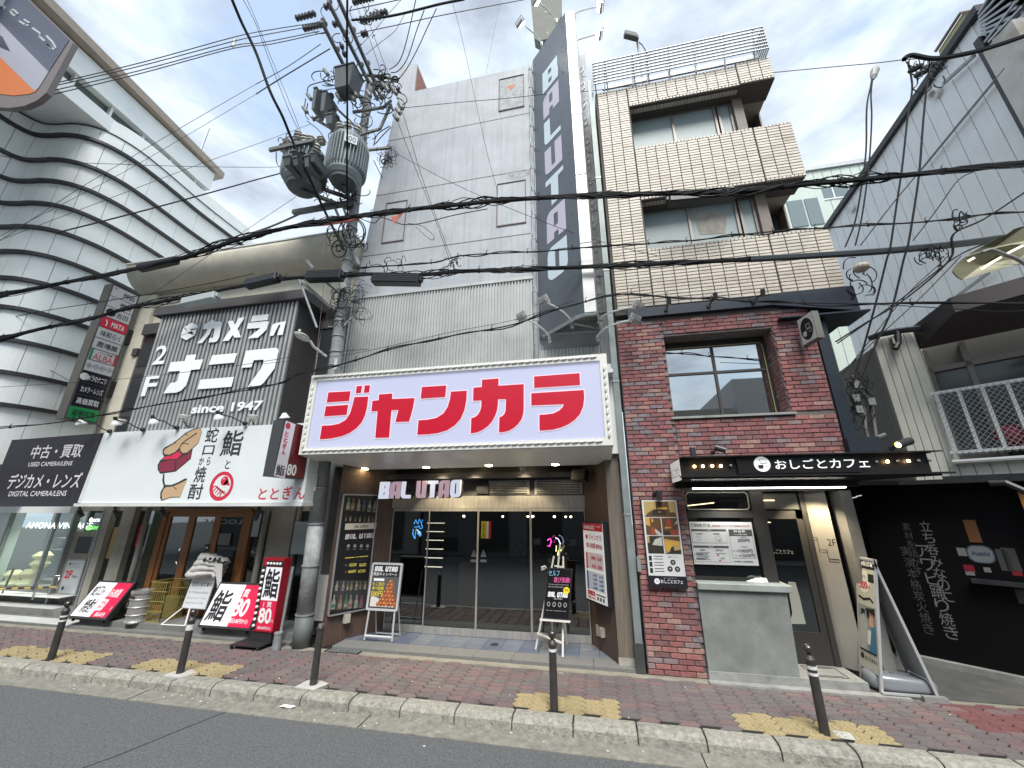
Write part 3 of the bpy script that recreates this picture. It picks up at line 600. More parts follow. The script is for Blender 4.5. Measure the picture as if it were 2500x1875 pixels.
# flood lamps on arms
fl_on = M('flood_on', (1, 1, .95), .4, emit=(1, .97, .88), es=7); fl_off = M('flood_glass', (.55, .57, .56), .25)
def flood(name, label, base, knee, head, face, lit, grp, s=.10):
    t = thing(name, label, 'floodlight', base, grp); base, knee, head = Vector(base), Vector(knee), Vector(head)
    pts = [base] + [base*(1-a)**2 + knee*2*a*(1-a) + head*a*a for a in (.15, .3, .45, .6, .8, 1)]
    MB().tube(pts, .016, 6).done('arm', offw, t)
    f = Vector(face).normalized(); u = f.cross(Vector((0, 0, 1))).normalized(); v = u.cross(f); v = -v if v.z < 0 else v
    fr = FR(head, u if u.cross(v).dot(f) > 0 else -u, v)
    b = MB(); b.bbox(fr, -s, s, -s*.8, s*.8, .0, .06, .012)
    for i in range(5): b.box(fr, -s*.8+i*s*.4-.006, -s*.8+i*s*.4+.006, -s*.7, s*.7, -.03, 0)
    b.done('housing', M('lamp_housing', (.5, .5, .49), .45, .2), t)
    b = MB()
    for i in range(4):
        for j in range(3): b.box(fr, -s*.85+i*s*.43, -s*.85+i*s*.43+s*.36, -s*.65+j*s*.45, -s*.65+j*s*.45+s*.38, .058, .064)
    b.done('lens', fl_on if lit else fl_off, t)
    b = MB(); b.tube([fr.P(-s-.015, 0, .02), fr.P(-s-.015, 0, -.07), fr.P(s+.015, 0, -.07), fr.P(s+.015, 0, .02)], .008, 5); b.wbox(base.x-.03, base.x+.03, base.y-.03, base.y+.03, base.z-.08, base.z+.05); b.done('bracket', galv, t)
zt = ZM(1230, 0, 5.027); G1 = 'lit floodlights on arms at the top of the blade sign'; G2 = 'unlit floodlights on arms at the foot of the blade sign'
def pt(z, x, y, Y): return tuple(atY(*z(x, y), Y))
flood('floodlight', 'lit floodlight at the left of the blade sign top, in front of the sky', pt(zt, 465, 540, 6.85), pt(zt, 430, 440, 6.5), pt(zt, 200, 275, 6.0), (.5, .6, -.5), True, G1)
flood('floodlight', 'lit floodlight cut by the top edge of the photo above the dark billboard', pt(zt, 645, 260, 6.4), pt(zt, 600, 180, 6.1), pt(zt, 400, -5, 5.6), (.5, .5, -.6), True, G1)
flood('floodlight', 'upper lit floodlight on the right of the blade sign top', pt(zt, 862, 190, 6.3), pt(zt, 880, 130, 6.2), pt(zt, 1190, 75, 5.9), (-.7, -.1, -.25), True, G1)
flood('floodlight', 'lower lit floodlight on the right of the blade sign top', pt(zt, 890, 500, 6.8), pt(zt, 950, 470, 6.7), pt(zt, 1180, 410, 6.4), (-.7, -.1, -.25), True, G1)
flood('floodlight', 'white floodlight on a curved arm, left and lower one at the blade sign foot', pt(z7, 245, 540, 6.8), pt(z7, 240, 470, 6.5), pt(z7, 60, 395, 6.1), (.5, .6, .6), False, G2)
flood('floodlight', 'white floodlight on a curved arm, upper left one at the blade sign foot', pt(z7, 390, 440, 6.4), pt(z7, 370, 360, 6.2), pt(z7, 200, 290, 5.9), (.5, .6, .6), False, G2)
flood('floodlight', 'white floodlight right of the blade sign foot, the upper of two over the bricks', pt(z7, 555, 440, 6.7), pt(z7, 560, 360, 6.4), pt(z7, 820, 325, 6.0), (-.5, .5, .6), False, G2)
flood('floodlight', 'white floodlight right of the blade sign foot, the lower of two over the bricks', pt(z7, 555, 530, 6.7), pt(z7, 560, 450, 6.4), pt(z7, 800, 410, 6.0), (-.5, .5, .6), False, G2)
# roof billboard back behind the blade
rb = thing('roof_billboard', 'dark olive back of a tall roof billboard behind the blade sign top', 'billboard', (0, 9, 13)); F9 = FY(9.)
q = F9.pxs(zt, [(312, -200), (700, -200), (705, 200), (560, 470), (430, 500), (372, 468)])
b = MB(); b.poly(F9, q, -.3, 0); b.mi = 1
for x, y in ((513, 145), (536, 405)): a = F9.px(*zt(x, y)); disc(b, F9, a[0], a[1], .05, .003)
b.done('board', [M('olive_board', (.13, .135, .115), .7, var=.15, vs=3), black], rb); a = F9.px(*zt(430, 560)); MB().wbox(a[0]-.05, a[0]+.1, 9.05, 9.2, 12, 17).done('post', galv, rb)

# ------------------------------------------------------------------ drainpipe between the buildings
dp = thing('drainpipe', 'wide grey-green drainpipe between karaoke front and brick wall', 'pipe', (.49, 6.5, 0))
b = MB(); b.wbox(.42, .52, 6.46, 6.56, .35, 11.45); b.done('pipe', M('pipe_green', (.22, .255, .25), .5, .2, var=.2, vs=3, streak=.3), dp)
b = MB(); b.wbox(.405, .53, 6.45, 6.57, 0, .36); b.done('foot', M('pipe_foot', (.05, .055, .055), .7, var=.3), dp)
b = MB()
for z in (2.05, 4.2, 6.4, 8.6): b.wbox(.41, .527, 6.452, 6.56, z, z+.03)
b.wbox(.54, .59, 6.40, 6.44, 1.28, 1.48); b.done('clamp', galv, dp)

# ------------------------------------------------------------------ tiled and brick building
tbd = thing('tiled_building', 'beige tiled building with brick lower floors, cafe at street level', 'building', (2.3, 6.45, 0))
F65 = FY(6.5); FT = FY(6.45)
core = M('tile_joint', (.085, .075, .068), .9)
def wallpc(x0, x1, z0, z1, y=6.47, y2=6.9, mat=core, nm='wall'):
    b = MB(); b.wbox(x0, x1, y, y2, z0, z1); b.done(nm, mat, tbd)
wallpc(.56, 1.25, 5.45, 10.98); wallpc(1.25, 4.06, 10.38, 10.98); wallpc(1.25, 4.10, 7.88, 9.22); wallpc(1.25, 4.18, 5.45, 6.76)
wallpc(.56, 4.0, 5.45, 10.9, 8.3, 14); 
b = MB(); b.wbox(.56, 1.25, 6.9, 8.3, 5.45, 10.9); b.wbox(4.03, 4.06, 7.2, 14, 5.45, 10.9); 
for z in (10.3, 7.8, 5.45): b.wbox(1.25, 4.05, 6.9, 8.3, z+.1, z+.35)
b.done('wall', M('tile_wall_side', (.30, .26, .215), .7, var=.15), tbd)
# tiles
ttn = [M('tile_'+n, c, .5, var=.10, vs=9, dirt=tuple(q*.7 for q in c), dirts=2.2, dirta=.35) for n, c in (('a', (.56, .505, .43)), ('b', (.53, .48, .41)), ('c', (.60, .545, .465)), ('d', (.49, .43, .36)))]
TW, TH = .207, .0655
def tilemesh(w, h, mats, nm, d=.022, e=.004):
    out = []
    for m in mats:
        b = MB(); b.bbox(FR((0, 0, 0)), -w/2, w/2, -h/2, h/2, -.02, d, e); o = b.done(nm, m); out.append(o.data); bpy.data.objects.remove(o)
    return out
tmesh = tilemesh(TW-.012, TH-.0125, ttn, 'tile'); tl = []
def tilearea(x0, x1, z0, z1, y):
    n = max(1, round((x1-x0)/TW)); m = max(1, round((z1-z0)/TH)); sx = (x1-x0)/n; sz = (z1-z0)/m
    for i in range(n):
        for j in range(m): tl.append((x0+(i+.5)*sx, y, z0+(j+.5)*sz, sx/TW, sz/TH))
tilearea(.60, 1.225, 5.56, 10.9, 6.465); tilearea(1.24, 3.42, 10.44, 10.9, 6.465); tilearea(3.422, 4.06, 10.44, 10.92, 6.44)
tilearea(1.24, 3.44, 7.94, 9.16, 6.465); tilearea(3.442, 4.10, 7.92, 9.13, 6.44); tilearea(1.24, 3.26, 5.56, 6.70, 6.465); tilearea(3.262, 4.18, 5.56, 6.68, 6.44)
wallpc(3.425, 4.06, 10.38, 11.0, 6.445, 6.47); wallpc(3.445, 4.10, 7.88, 9.2, 6.445, 6.47); wallpc(3.265, 4.18, 5.45, 6.74, 6.445, 6.47)
tl.sort(key=lambda t: t[2]+abs(t[0]-2.2)*.3); rest = MB(); r_ = random.Random(11)
for i, (x, y, z, sx, sz) in enumerate(tl):
    k = r_.choices([0, 1, 2, 3], [5, 4, 4, 1])[0]
    if i < 290: o = piece('tile', tmesh[k], (x, y, z), tbd); o.scale = (sx, 1, sz)
    else:
        rest.mi = k; me = tmesh[k]; dz = r_.uniform(-.003, .002)
        rest.add([(x+v.co.x*sx, y+v.co.y+dz, z+v.co.z*sz) for v in me.vertices], [tuple(p.vertices) for p in me.polygons])
# soldier tiles on edges and window soffits
sol = []
for x0, x1, z, y in ((.6, 3.42, 10.925, 6.465), (3.43, 4.06, 10.945, 6.44), (1.24, 3.44, 9.185, 6.465), (1.24, 3.42, 10.415, 6.465), (1.24, 3.44, 7.915, 6.465), (1.24, 3.26, 6.725, 6.465), (3.27, 4.18, 6.705, 6.44), (3.45, 4.1, 9.155, 6.44), (3.45, 4.1, 7.9, 6.44), (3.43, 4.06, 10.415, 6.44)):
    n = round((x1-x0)/.068)
    for i in range(n): sol.append((x0+(i+.5)*(x1-x0)/n, y, z, .056, .045))
for x, y, z, w, h in sol:
    k = r_.choice([0, 1, 2]); rest.mi = k; bb = MB(); bb.bbox(FR((x, y, z)), -w/2, w/2, -h/2, h/2, -.02, .022, .004); rest.add(bb.v, bb.f)
for zz in (10.385, 7.885):       # stepped soffit rows over the windows
    for s_ in range(3):
        for i in range(31): 
            rest.mi = r_.choice([0, 1, 3]); bb = MB(); x = 1.27+i*.069; bb.wbox(x, x+.058, 6.53+s_*.1, 6.62+s_*.1, zz+.02+s_*.035-.04, zz+.06); rest.add(bb.v, bb.f)
o = rest.done('tile', ttn, tbd); o['kind'] = 'stuff'
# upper windows
frost = M('frosted_glass', (.24, .30, .30), .42, var=.12, vs=1.2, spec=.5); alu = M('bronze_frame', (.22, .20, .18), .45, .4); brown = M('brown_post', (.17, .145, .12), .6, var=.15)
for za, zb2, nm in ((9.20, 10.40, 0), (6.72, 7.9, 1)):
    w = MB(); w.wbox(1.25, 3.34, 6.80, 6.86, za, za+.05); w.wbox(1.25, 3.34, 6.80, 6.86, zb2-.04, zb2); 
    for x in (1.25, 2.13+.0, 2.98, 3.06, 3.29): w.wbox(x, x+.045, 6.795, 6.86, za+.05, zb2-.04)
    f_ = w.done('window', alu, tbd)
    for x0, x1 in ((1.295, 2.13), (2.175, 2.98), (3.105, 3.29)): MB().wbox(x0, x1, 6.83, 6.84, za+.05, zb2-.04).done('pane', frost, f_)
    b = MB(); b.wbox(3.34, 3.52, 6.72, 6.95, za-.2, zb2+.05); b.done('post', brown, tbd)
    b = MB(); b.wbox(3.52, 4.0, 7.5, 7.6, za-.2, zb2+.05); b.done('recess_back', M('recess_dark', (.12, .13, .15), .6), tbd)
    b = MB()
    for i in range(14): b.wbox(3.53+i*.034, 3.545+i*.034, 7.44, 7.5, za-.1, zb2)
    b.done('recess_louvre', M('recess_louvre', (.16, .18, .2), .5), tbd)
b = MB(); b.add([(2.3, 6.825, 7.2), (2.75, 6.825, 7.15), (2.85, 6.825, 7.65), (2.25, 6.825, 7.7)], [(0, 1, 2, 3)]); b.done('torn_film', M('torn_film', (.3, .28, .24), .7, var=.3), tbd)
# roof rail
rl = thing('roof_railing', 'grey metal slatted railing leaning out along the tiled roof edge', 'railing', (2.3, 6.4, 11))
for i in range(8): MB().wbox(.54, 4.04, 6.30+.0, 6.325, 11.06+.092*i, 11.08+.092*i).done('slat', galv, rl)
for i in range(8): MB().wbox(4.02, 4.04, 6.33, 8.6, 11.06+.092*i, 11.08+.092*i).done('slat', galv, rl)
for x in (.56, .82, 1.42, 1.72, 2.16, 2.7, 3.28, 3.86): b = MB(); b.tube([(x, 6.34, 11.72), (x-.05, 6.42, 10.95)], .015, 5); b.tube([(x, 6.34, 11.7), (x+.06, 6.75, 10.98)], .015, 5); b.done('post', galv, rl)
MB().wbox(.75, 4.0, 6.62, 6.66, 11.28, 11.40).done('rear_rail', galv, rl)
fl = thing('roof_floodlight', 'square dark floodlight on a grey mast above the tiled roof', 'floodlight', (1.55, 6.9, 11)); z_ = zt
p0, p1 = atY(*z_(1705, 960), 7.0), atY(*z_(1640, 500), 7.0); MB().tube([p0-Vector((0, 0, .6)), p0, p1], .035, 8).done('mast', galv, fl)
h = atY(*z_(1555, 440), 6.9); fr = FR(h, (.9, .25, -.25), (.1, .35, .9)); b = MB(); b.bbox(fr, -.16, .16, -.2, .2, -.05, .06, .02); b.box(fr, .165, .2, -.16, .16, -.04, .03); b.done('housing', M('flood_dark', (.09, .09, .08), .5), fl)
b = MB(); b.tube([p1, h], .02, 5); b.tube([p1, p1+Vector((.1, 0, -.2)), p1+Vector((.2, 0, -.6)), p1+Vector((.14, 0, -.9))], .012, 5); b.done('cable', rubber, fl)

# brick part
mort = M('mortar_dark', (.15, .13, .125), .95, var=.2)
def bw(x0, x1, z0, z1, y=6.478, y2=6.8): b = MB(); b.wbox(x0, x1, y, y2, z0, z1); b.done('wall', mort, tbd)
bw(.56, 1.32, 0, 5.35); bw(1.32, 3.60, 2.82, 3.53); bw(1.32, 3.58, 4.97, 5.35); bw(3.0, 3.60, 3.53, 4.97); b = MB(); b.wbox(1.32, 3.6, 6.478, 6.6, 2.45, 2.82); b.done('wall', dark, tbd)
brc = [(.185, .048, .045), (.155, .045, .045), (.215, .062, .05), (.125, .05, .052), (.15, .105, .105), (.22, .115, .08), (.115, .098, .108)]
brc = [(min(1, (c[0]*.64+.36*sum(c)/3)*1.75), (c[1]*.64+.36*sum(c)/3)*1.6, (c[2]*.64+.36*sum(c)/3)*1.65) for c in brc]
brm = [M('brick_'+'abcdefg'[i], c, .8, var=.3, vs=16, bump=.5, bs=90, dirt=tuple(q*.55+.02 for q in c), dirts=14, dirta=.5) for i, c in enumerate(brc)]
BW, BH = .205, .0685; br = []
def brickarea(x0, x1, z0, z1, y=6.475, u=0):
    j0 = math.ceil(z0/BH-.01)
    for j in range(j0, int(z1/BH+.01)):
        off = (j % 2)*BW/2; i0 = math.floor((x0-off-.56)/BW)
        for i in range(i0, i0+40):
            a = .56+off+i*BW; c = a+BW; a = max(a, x0); c = min(c, x1)
            if c-a > .05: br.append(((a+c)/2, y, (j+.5)*BH, (c-a)))
brickarea(.565, 1.325, .0, 5.34); brickarea(1.325, 3.59, 2.83, 3.50); brickarea(1.325, 3.57, 5.0, 5.34); brickarea(3.0, 3.59, 3.50, 5.0)
bm = {}
def bmesh_(w, k):
    key = (round(w, 2), k)
    if key not in bm:
        b = MB(); w2 = max(round(w, 2)-.011, .04); b.bbox(FR((0, 0, 0)), -w2/2, w2/2, -(BH-.012)/2, (BH-.012)/2, -.02, .018, .003); o = b.done('brick', brm[k]); bm[key] = o.data; bpy.data.objects.remove(o)
    return bm[key]
br.sort(key=lambda t: t[2]); rest = MB(); r_ = random.Random(4)
for i, (x, y, z, w) in enumerate(br):
    k = r_.choices(range(7), [6, 5, 4, 4, 3, 2.5, 2 if z > 2.6 else .7])[0]; me = bmesh_(w, k); yy = y + r_.uniform(-.004, .006)
    if i < 300: piece('brick', me, (x, yy, z), tbd)
    else: rest.mi = k; rest.add([(x+v.co.x, yy+v.co.y, z+v.co.z) for v in me.vertices], [tuple(p.vertices) for p in me.polygons])
for xx in (1.318, 3.004):          # brick reveals of the window
    for j in range(51, 73):
        for s_ in range(3):
            rest.mi = r_.randrange(5); bb = MB(); y0 = 6.50+s_*.1-(j % 2)*.04; bb.wbox(xx-.012, xx+.012, max(y0, 6.5), min(y0+.095, 6.79), j*BH+.006, (j+1)*BH-.006); rest.add(bb.v, bb.f)
o = rest.done('brick', brm, tbd); o['kind'] = 'stuff'
# brick-floor window
w = MB(); w.wbox(1.32, 3.0, 6.8, 6.95, 4.86, 4.97); w.wbox(1.32, 3.0, 6.79, 6.86, 3.55, 3.60); w.wbox(1.32, 1.36, 6.79, 6.86, 3.6, 4.86); w.wbox(2.95, 3.0, 6.79, 6.86, 3.6, 4.86); w.wbox(2.13, 2.17, 6.785, 6.86, 3.6, 4.86); w.wbox(1.36, 2.13, 6.785, 6.86, 4.35, 4.39); w.wbox(2.17, 2.95, 6.785, 6.86, 4.35, 4.39)
wf = w.done('window', M('window_black', (.05, .045, .04), .5), tbd)
for x0, x1, za, zb2 in ((1.36, 2.13, 3.6, 4.35), (2.17, 2.95, 3.6, 4.35), (1.36, 2.13, 4.39, 4.86), (2.17, 2.95, 4.39, 4.86)): MB().wbox(x0, x1, 6.815, 6.82, za, zb2).done('pane', glassr, wf)
b = MB(); b.tube([(1.375, 6.78, 3.62), (1.375, 6.78, 4.78), (1.42, 6.78, 4.85), (2.9, 6.78, 4.85), (2.94, 6.78, 4.8), (2.94, 6.78, 3.62)], .008, 5); b.done('light_trim', M('trim_yellow', (.45, .38, .2), .5), wf)
MB().wbox(1.27, 3.06, 6.42, 6.78, 3.51, 3.545).done('sill', M('sill_stone', (.27, .28, .26), .7, var=.2, dirt=(.15, .16, .15)), tbd)
navy = M('navy_metal', (.028, .036, .05), .4, .3, var=.12)
b = MB(); b.wbox(.76, 3.05, 6.38, 6.5, 5.34, 5.51); b.done('ledge', navy, tbd)
b = MB(); b.add([(3.05, 6.38, 5.34), (4.25, 6.38, 5.10), (4.25, 6.38, 5.545), (3.05, 6.38, 5.545), (3.05, 7.6, 5.34), (4.25, 7.6, 5.10), (4.25, 7.6, 5.545), (3.05, 7.6, 5.545)], [(0, 1, 2, 3), (5, 4, 7, 6), (1, 5, 6, 2), (4, 5, 1, 0), (3, 2, 6, 7), (0, 3, 7, 4)]); b.wbox(3.1, 4.36, 6.34, 6.9, 5.07, 5.095); b.done('ledge', navy, tbd)
b = MB(); b.wbox(3.60, 3.68, 6.43, 6.9, 2.9, 5.1); b.wbox(3.69, 3.80, 6.50, 7.4, 2.9, 5.1); b.wbox(3.81, 3.84, 6.6, 7.4, 2.9, 5.1); b.wbox(3.58, 3.98, 6.35, 6.9, 2.83, 3.12); b.done('corner_trim', navy, tbd)

# ------------------------------------------------------------------ camera shop building (left)
cb = thing('camera_shop_building', 'beige building with rounded roof cornice, camera shop upstairs and sushi bar below', 'building', (-8.5, 7.2, 0))
bei = M('beige_render', (.62, .585, .48), .85, var=.12, vs=3, bump=.35, bs=60, dirt=(.52, .485, .39), dirts=1.3, dirta=.5); dkw = M('dark_window', (.04, .042, .045), .3); duct = M('dark_bronze', (.075, .07, .072), .5)
b = MB(); b.wbox(-11.95, -5.24, 7.2, 14, 2.9, 8.36); b.wbox(-11.9, -5.24, 8.0, 14, 0, 2.9); b.done('wall', bei, cb)
b = MB(); pr_ = [(7.2+.62*math.cos(PI+a*PI/24), 8.36+.62*math.sin(PI+a*PI/24)) for a in range(13)] + [(7.2, 8.36)]
prv = [(-11.9, y, z) for y, z in pr_] + [(-5.24, y, z) for y, z in pr_]; n = len(pr_)
b.add(prv, [(i, i+n, (i+1) % n+n, (i+1) % n) for i in range(n)] + [tuple(range(n)), tuple(reversed(range(n, 2*n)))]); o = b.done('cornice', bei, cb)
for p in o.data.polygons: p.use_smooth = len(p.vertices) == 4
MB().wbox(-11.95, -5.22, 6.56, 7.3, 8.365, 8.40).done('coping', M('coping_white', (.6, .6, .58), .5), cb)
b = MB(); b.wbox(-8.0, -6.2, 7.7, 8.6, 8.4, 8.9); b.done('roof_louvre', M('roof_louvre', (.2, .2, .2), .6), cb)
b = MB(); b.wbox(-12.0, -11.35, 7.1, 7.2, 2.9, 7.72); b.done('pilaster', bei, cb)
b = MB(); b.wbox(-11.34, -9.9, 7.12, 7.2, 3.3, 6.6); b.wbox(-11.3, -9.9, 7.0, 7.2, 6.45, 6.75); b.wbox(-11.5, -11.34, 7.05, 7.2, 5.9, 6.1); b.done('window_frame', duct, cb)
b = MB()
for z in (3.4, 4.5, 5.6): b.wbox(-11.28, -9.95, 7.105, 7.118, z, z+.9)
b.done('pane', dkw, cb)
b = MB(); b.wbox(-10.0, -5.9, 6.30, 7.2, 6.50, 6.72); b.done('cap_band', duct, cb)
b = MB(); b.wbox(-5.95, -5.3, 7.05, 7.2, 3.0, 6.6); b.done('side_window', dkw, cb); b = MB(); b.wbox(-5.98, -5.28, 7.02, 7.2, 6.1, 6.3); b.wbox(-5.62, -5.55, 7.0, 7.1, 3, 6.1); b.done('side_frame', duct, cb)
# striped billboard
sbd = thing('striped_billboard', 'grey ribbed billboard with white camera shop lettering, since 1947', 'sign', (-8, 6.5, 3.8)); F64 = FY(6.4)
b = MB(); b.wbox(-9.86, -6.12, 6.425, 7.19, 3.72, 6.49); b.done('backing', M('rib_backing', (.085, .085, .09), .6), sbd)  # plain dark sheet behind the ribs
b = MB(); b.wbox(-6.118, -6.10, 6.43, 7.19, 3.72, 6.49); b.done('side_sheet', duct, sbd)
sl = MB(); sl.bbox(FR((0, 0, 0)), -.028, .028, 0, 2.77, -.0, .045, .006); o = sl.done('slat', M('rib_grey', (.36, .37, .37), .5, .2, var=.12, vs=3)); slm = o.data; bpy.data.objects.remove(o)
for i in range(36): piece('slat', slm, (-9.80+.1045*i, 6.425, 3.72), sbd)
zc5 = ZM(360, 750, 5.925); F63 = FY(6.37)
b = MB()
CL = [[(540, 300), (656, 228), (742, 270), (732, 310), (620, 322)], [(742, 285), (700, 410), (648, 340), (735, 320)], [(695, 412), (572, 484), (492, 436), (500, 420), (600, 385)], [(492, 415), (534, 304), (600, 378), (500, 410)], [(610, 315), (560, 305), (600, 370), (660, 345)],
 [(890, 225), (945, 190), (975, 192), (970, 218), (1075, 212), (1088, 235), (1050, 440), (1020, 495), (985, 512), (895, 515), (910, 455), (960, 448), (985, 310), (945, 315), (915, 385), (805, 525), (727, 528), (850, 400), (880, 320), (815, 325), (835, 245), (880, 240)],
 [(1170, 210), (1245, 198), (1278, 262), (1330, 160), (1418, 152), (1315, 320), (1362, 440), (1270, 445), (1248, 405), (1185, 490), (1097, 494), (1215, 320)],
 [(1530, 130), (1768, 105), (1750, 190), (1505, 218)], [(1470, 235), (1745, 205), (1765, 225), (1735, 330), (1610, 445), (1460, 458), (1650, 305), (1447, 320)],
 [(1865, 235), (2013, 208), (1965, 405), (1890, 410), (1938, 262), (1910, 262), (1830, 418), (1780, 420), (1815, 262)],
 [(580, 700), (718, 687), (698, 768), (818, 760), (770, 900), (645, 912), (600, 1060), (570, 1140), (500, 1210), (430, 1240), (243, 1250), (345, 1100), (420, 1090), (450, 1060), (485, 925), (307, 938), (355, 800), (550, 785)],
 [(950, 702), (1307, 668), (1265, 806), (900, 838)], [(780, 1052), (1263, 1012), (1225, 1155), (735, 1192)],
 [(1440, 635), (1860, 592), (1895, 605), (1908, 640), (1850, 890), (1690, 1100), (1620, 1152), (1460, 1162), (1650, 900), (1690, 800), (1690, 762), (1550, 772), (1515, 872), (1372, 882)]]
for pl in CL: b.poly(F63, F63.pxs(zc5, pl), .018, .022)
text(b, F63, '2', F63.px(*zc5(75, 838)), F63.px(*zc5(325, 548)), c=.022, bold=.015, th=.006); zq = ZM(300, 480, 2.765)
text(b, F63, 'F', F63.px(*zq(125, 1350)), F63.px(*zq(255, 1205)), c=.022, bold=.02, th=.006)
text(b, F63, 'since 1947', F63.px(*zc5(640, 1545)), F63.px(*zc5(1690, 1350)), c=.022, bold=.03, th=.006)
b.done('lettering', M('letter_bright', (.84, .88, .9), .5), sbd)

# sushi sign band and black camera sign
F61 = FY(6.1); ssn = thing('sushi_shop_sign', 'long white sushi bar sign with hand holding red tuna sushi', 'sign', (-7.5, 6.1, 2.3))
b = MB(); b.wbox(-10.03, -4.96, 6.1, 6.4, 2.25, 3.66); b.done('board', M('sign_sheet', (.70, .745, .755), .4, var=.04, vs=2), ssn); MB().wbox(-10.1, -4.94, 6.06, 6.42, 2.19, 2.246).done('bottom_rail', offw, ssn)
b = MB(); b.poly(FY(6.1), [(-10.08, 2.26), (-9.98, 2.26), (-9.94, 3.66), (-9.98, 3.66)], 0, .003); b.done('edge', offw, ssn)
zs = ZM(360, 1030, 7.542); b = MB()
outl = [[(280, 520), (320, 470), (470, 390), (600, 290), (690, 210), (800, 150), (930, 100), (975, 110), (1005, 185), (940, 390), (835, 490), (800, 680), (520, 915), (235, 955), (190, 880), (190, 790), (235, 710), (310, 640), (280, 590)],
        [(290, 955), (315, 955), (312, 1080), (330, 1160), (440, 1160), (570, 1110), (690, 1042), (735, 1045), (600, 1390), (430, 1395), (260, 1455), (235, 1400), (240, 1300), (300, 1190), (275, 1080)]]
for pl in outl: b.poly(F61, F61.pxs(zs, pl), .003)
b.mi = 1
for pl in ([(300, 545), (330, 500), (480, 410), (620, 300), (700, 225), (810, 165), (960, 110), (1003, 185), (940, 380), (820, 490), (740, 560), (660, 575), (610, 530), (600, 450), (640, 400), (590, 480), (500, 560), (400, 603), (320, 595)], [(265, 1330), (310, 1225), (350, 1200), (470, 1190), (600, 1135), (725, 1070), (605, 1380), (440, 1380), (275, 1435)]): b.poly(F61, F61.pxs(zs, pl), .005)
b.mi = 2
for pl in ([(275, 705), (330, 640), (430, 625), (590, 540), (635, 605), (540, 690), (430, 680), (330, 695)],): b.poly(F61, F61.pxs(zs, pl), .006)
b.mi = 3
for pl in ([(225, 760), (430, 700), (515, 712), (510, 845), (500, 900), (240, 925), (215, 850)], [(545, 715), (640, 640), (740, 600), (820, 530), (800, 670), (600, 830), (530, 890), (540, 800)]): b.poly(F61, F61.pxs(zs, pl), .006)
b.mi = 0
for pl, w_ in (([(915, 205), (700, 350), (640, 400), (600, 470), (605, 540)], .022), ([(640, 402), (700, 395), (765, 412)], .012), ([(470, 395), (540, 387)], .012), ([(680, 225), (750, 242)], .012), ([(485, 1190), (545, 1248)], .012)): stroke(b, F61, F61.pxs(zs, pl), w_, .008)
for s_, q0, q1 in (('鮨', (1325, 630), (1800, 150)), ('と', (1420, 865), (1540, 700)), ('蛇', (1050, 380), (1335, 100)), ('口', (1003, 612), (1250, 430)), ('か', (935, 795), (1060, 650)), ('ら', (1080, 795), (1180, 645)), ('焼', (838, 1115), (1110, 820)), ('酎', (733, 1425), (1050, 1140))): textp(b, F61, zs, s_, q0, q1, c=.004, bold=.035)
b.mi = 4; c0 = F61.px(*zs(1365, 1180)); E_ = [(c0[0]+.262*math.cos(t*PI/16)*.98, c0[1]+.262*math.sin(t*PI/16)) for t in range(32)]
b.poly(F61, E_, .004); b.mi = 5; b.poly(F61, [(c0[0]+(p[0]-c0[0])*.74+.01, c0[1]+(p[1]-c0[1])*.74) for p in E_], .006); b.mi = 4
disc(b, F61, c0[0]+.05, c0[1]+.09, .085, .008); b.poly(F61, [(c0[0]+.03, c0[1]+.03), (c0[0]+.19, c0[1]+.0), (c0[0]+.16, c0[1]+.06), (c0[0]+.1, c0[1]+.12)], .008)
for i in range(5): stroke(b, F61, [(c0[0]-.2+.05*i, c0[1]-.06-.035*i), (c0[0]-.15+.05*i, c0[1]+.0-.03*i), (c0[0]-.08+.05*i, c0[1]-.01-.03*i), (c0[0]-.06+.05*i, c0[1]-.05-.03*i)], .022, .008)
for i in range(12): disc(b, F61, c0[0]+random.uniform(-.03, .15), c0[1]+random.uniform(-.15, -.02), .008, .009, 8)
b.mi = 5; disc(b, F61, c0[0]+.03, c0[1]+.13, .014, .010, 8); b.mi = 4
zs2 = ZM(540, 1020, 5.925)
for s_, q0, q1 in (('と', (530, 1180), (675, 1020)), ('と', (703, 1180), (848, 1018)), ('ぎ', (877, 1180), (1040, 990)), ('ん', (1052, 1178), (1225, 1005))): textp(b, F61, zs2, s_, q0, q1, c=.004, bold=.045)
b.done('print', [M('brush_black', (.035, .04, .045), .6), M('skin_print', (.52, .36, .21), .6), M('tuna_bright', (.62, .03, .08), .5), M('tuna_dark', (.23, .03, .06), .5), M('logo_red', (.58, .03, .06), .5), M('sign_sheet')], ssn)
csn = thing('camera_shop_sign', 'black slanted sign for used and digital cameras at far left', 'sign', (-11, 6.1, 2.3))
b = MB(); b.poly(FY(6.1), [(-12.6, 2.19), (-10.06, 2.19), (-9.985, 3.66), (-12.0, 3.61), (-12.6, 3.60)], -.2, 0); b.done('board', M('sign_purple_black', (.028, .026, .036), .4), csn)
b = MB(); e_ = z5
for s_, q0, q1, bo, sh in (('中古・買取', (190, 1315), (550, 1215), .03, 0), ('USED CAMERA/LENS', (180, 1365), (475, 1328), .01, 0), ('デジカメ・レンズ', (38, 1510), (542, 1402), .035, 0), ('DIGITAL CAMERA/LENS', (52, 1558), (438, 1520), .01, 0)): textp(b, F61, e_, s_, q0, q1, c=.003, bold=bo)
b.done('lettering', M('letter_pale', (.66, .64, .66), .5), csn)
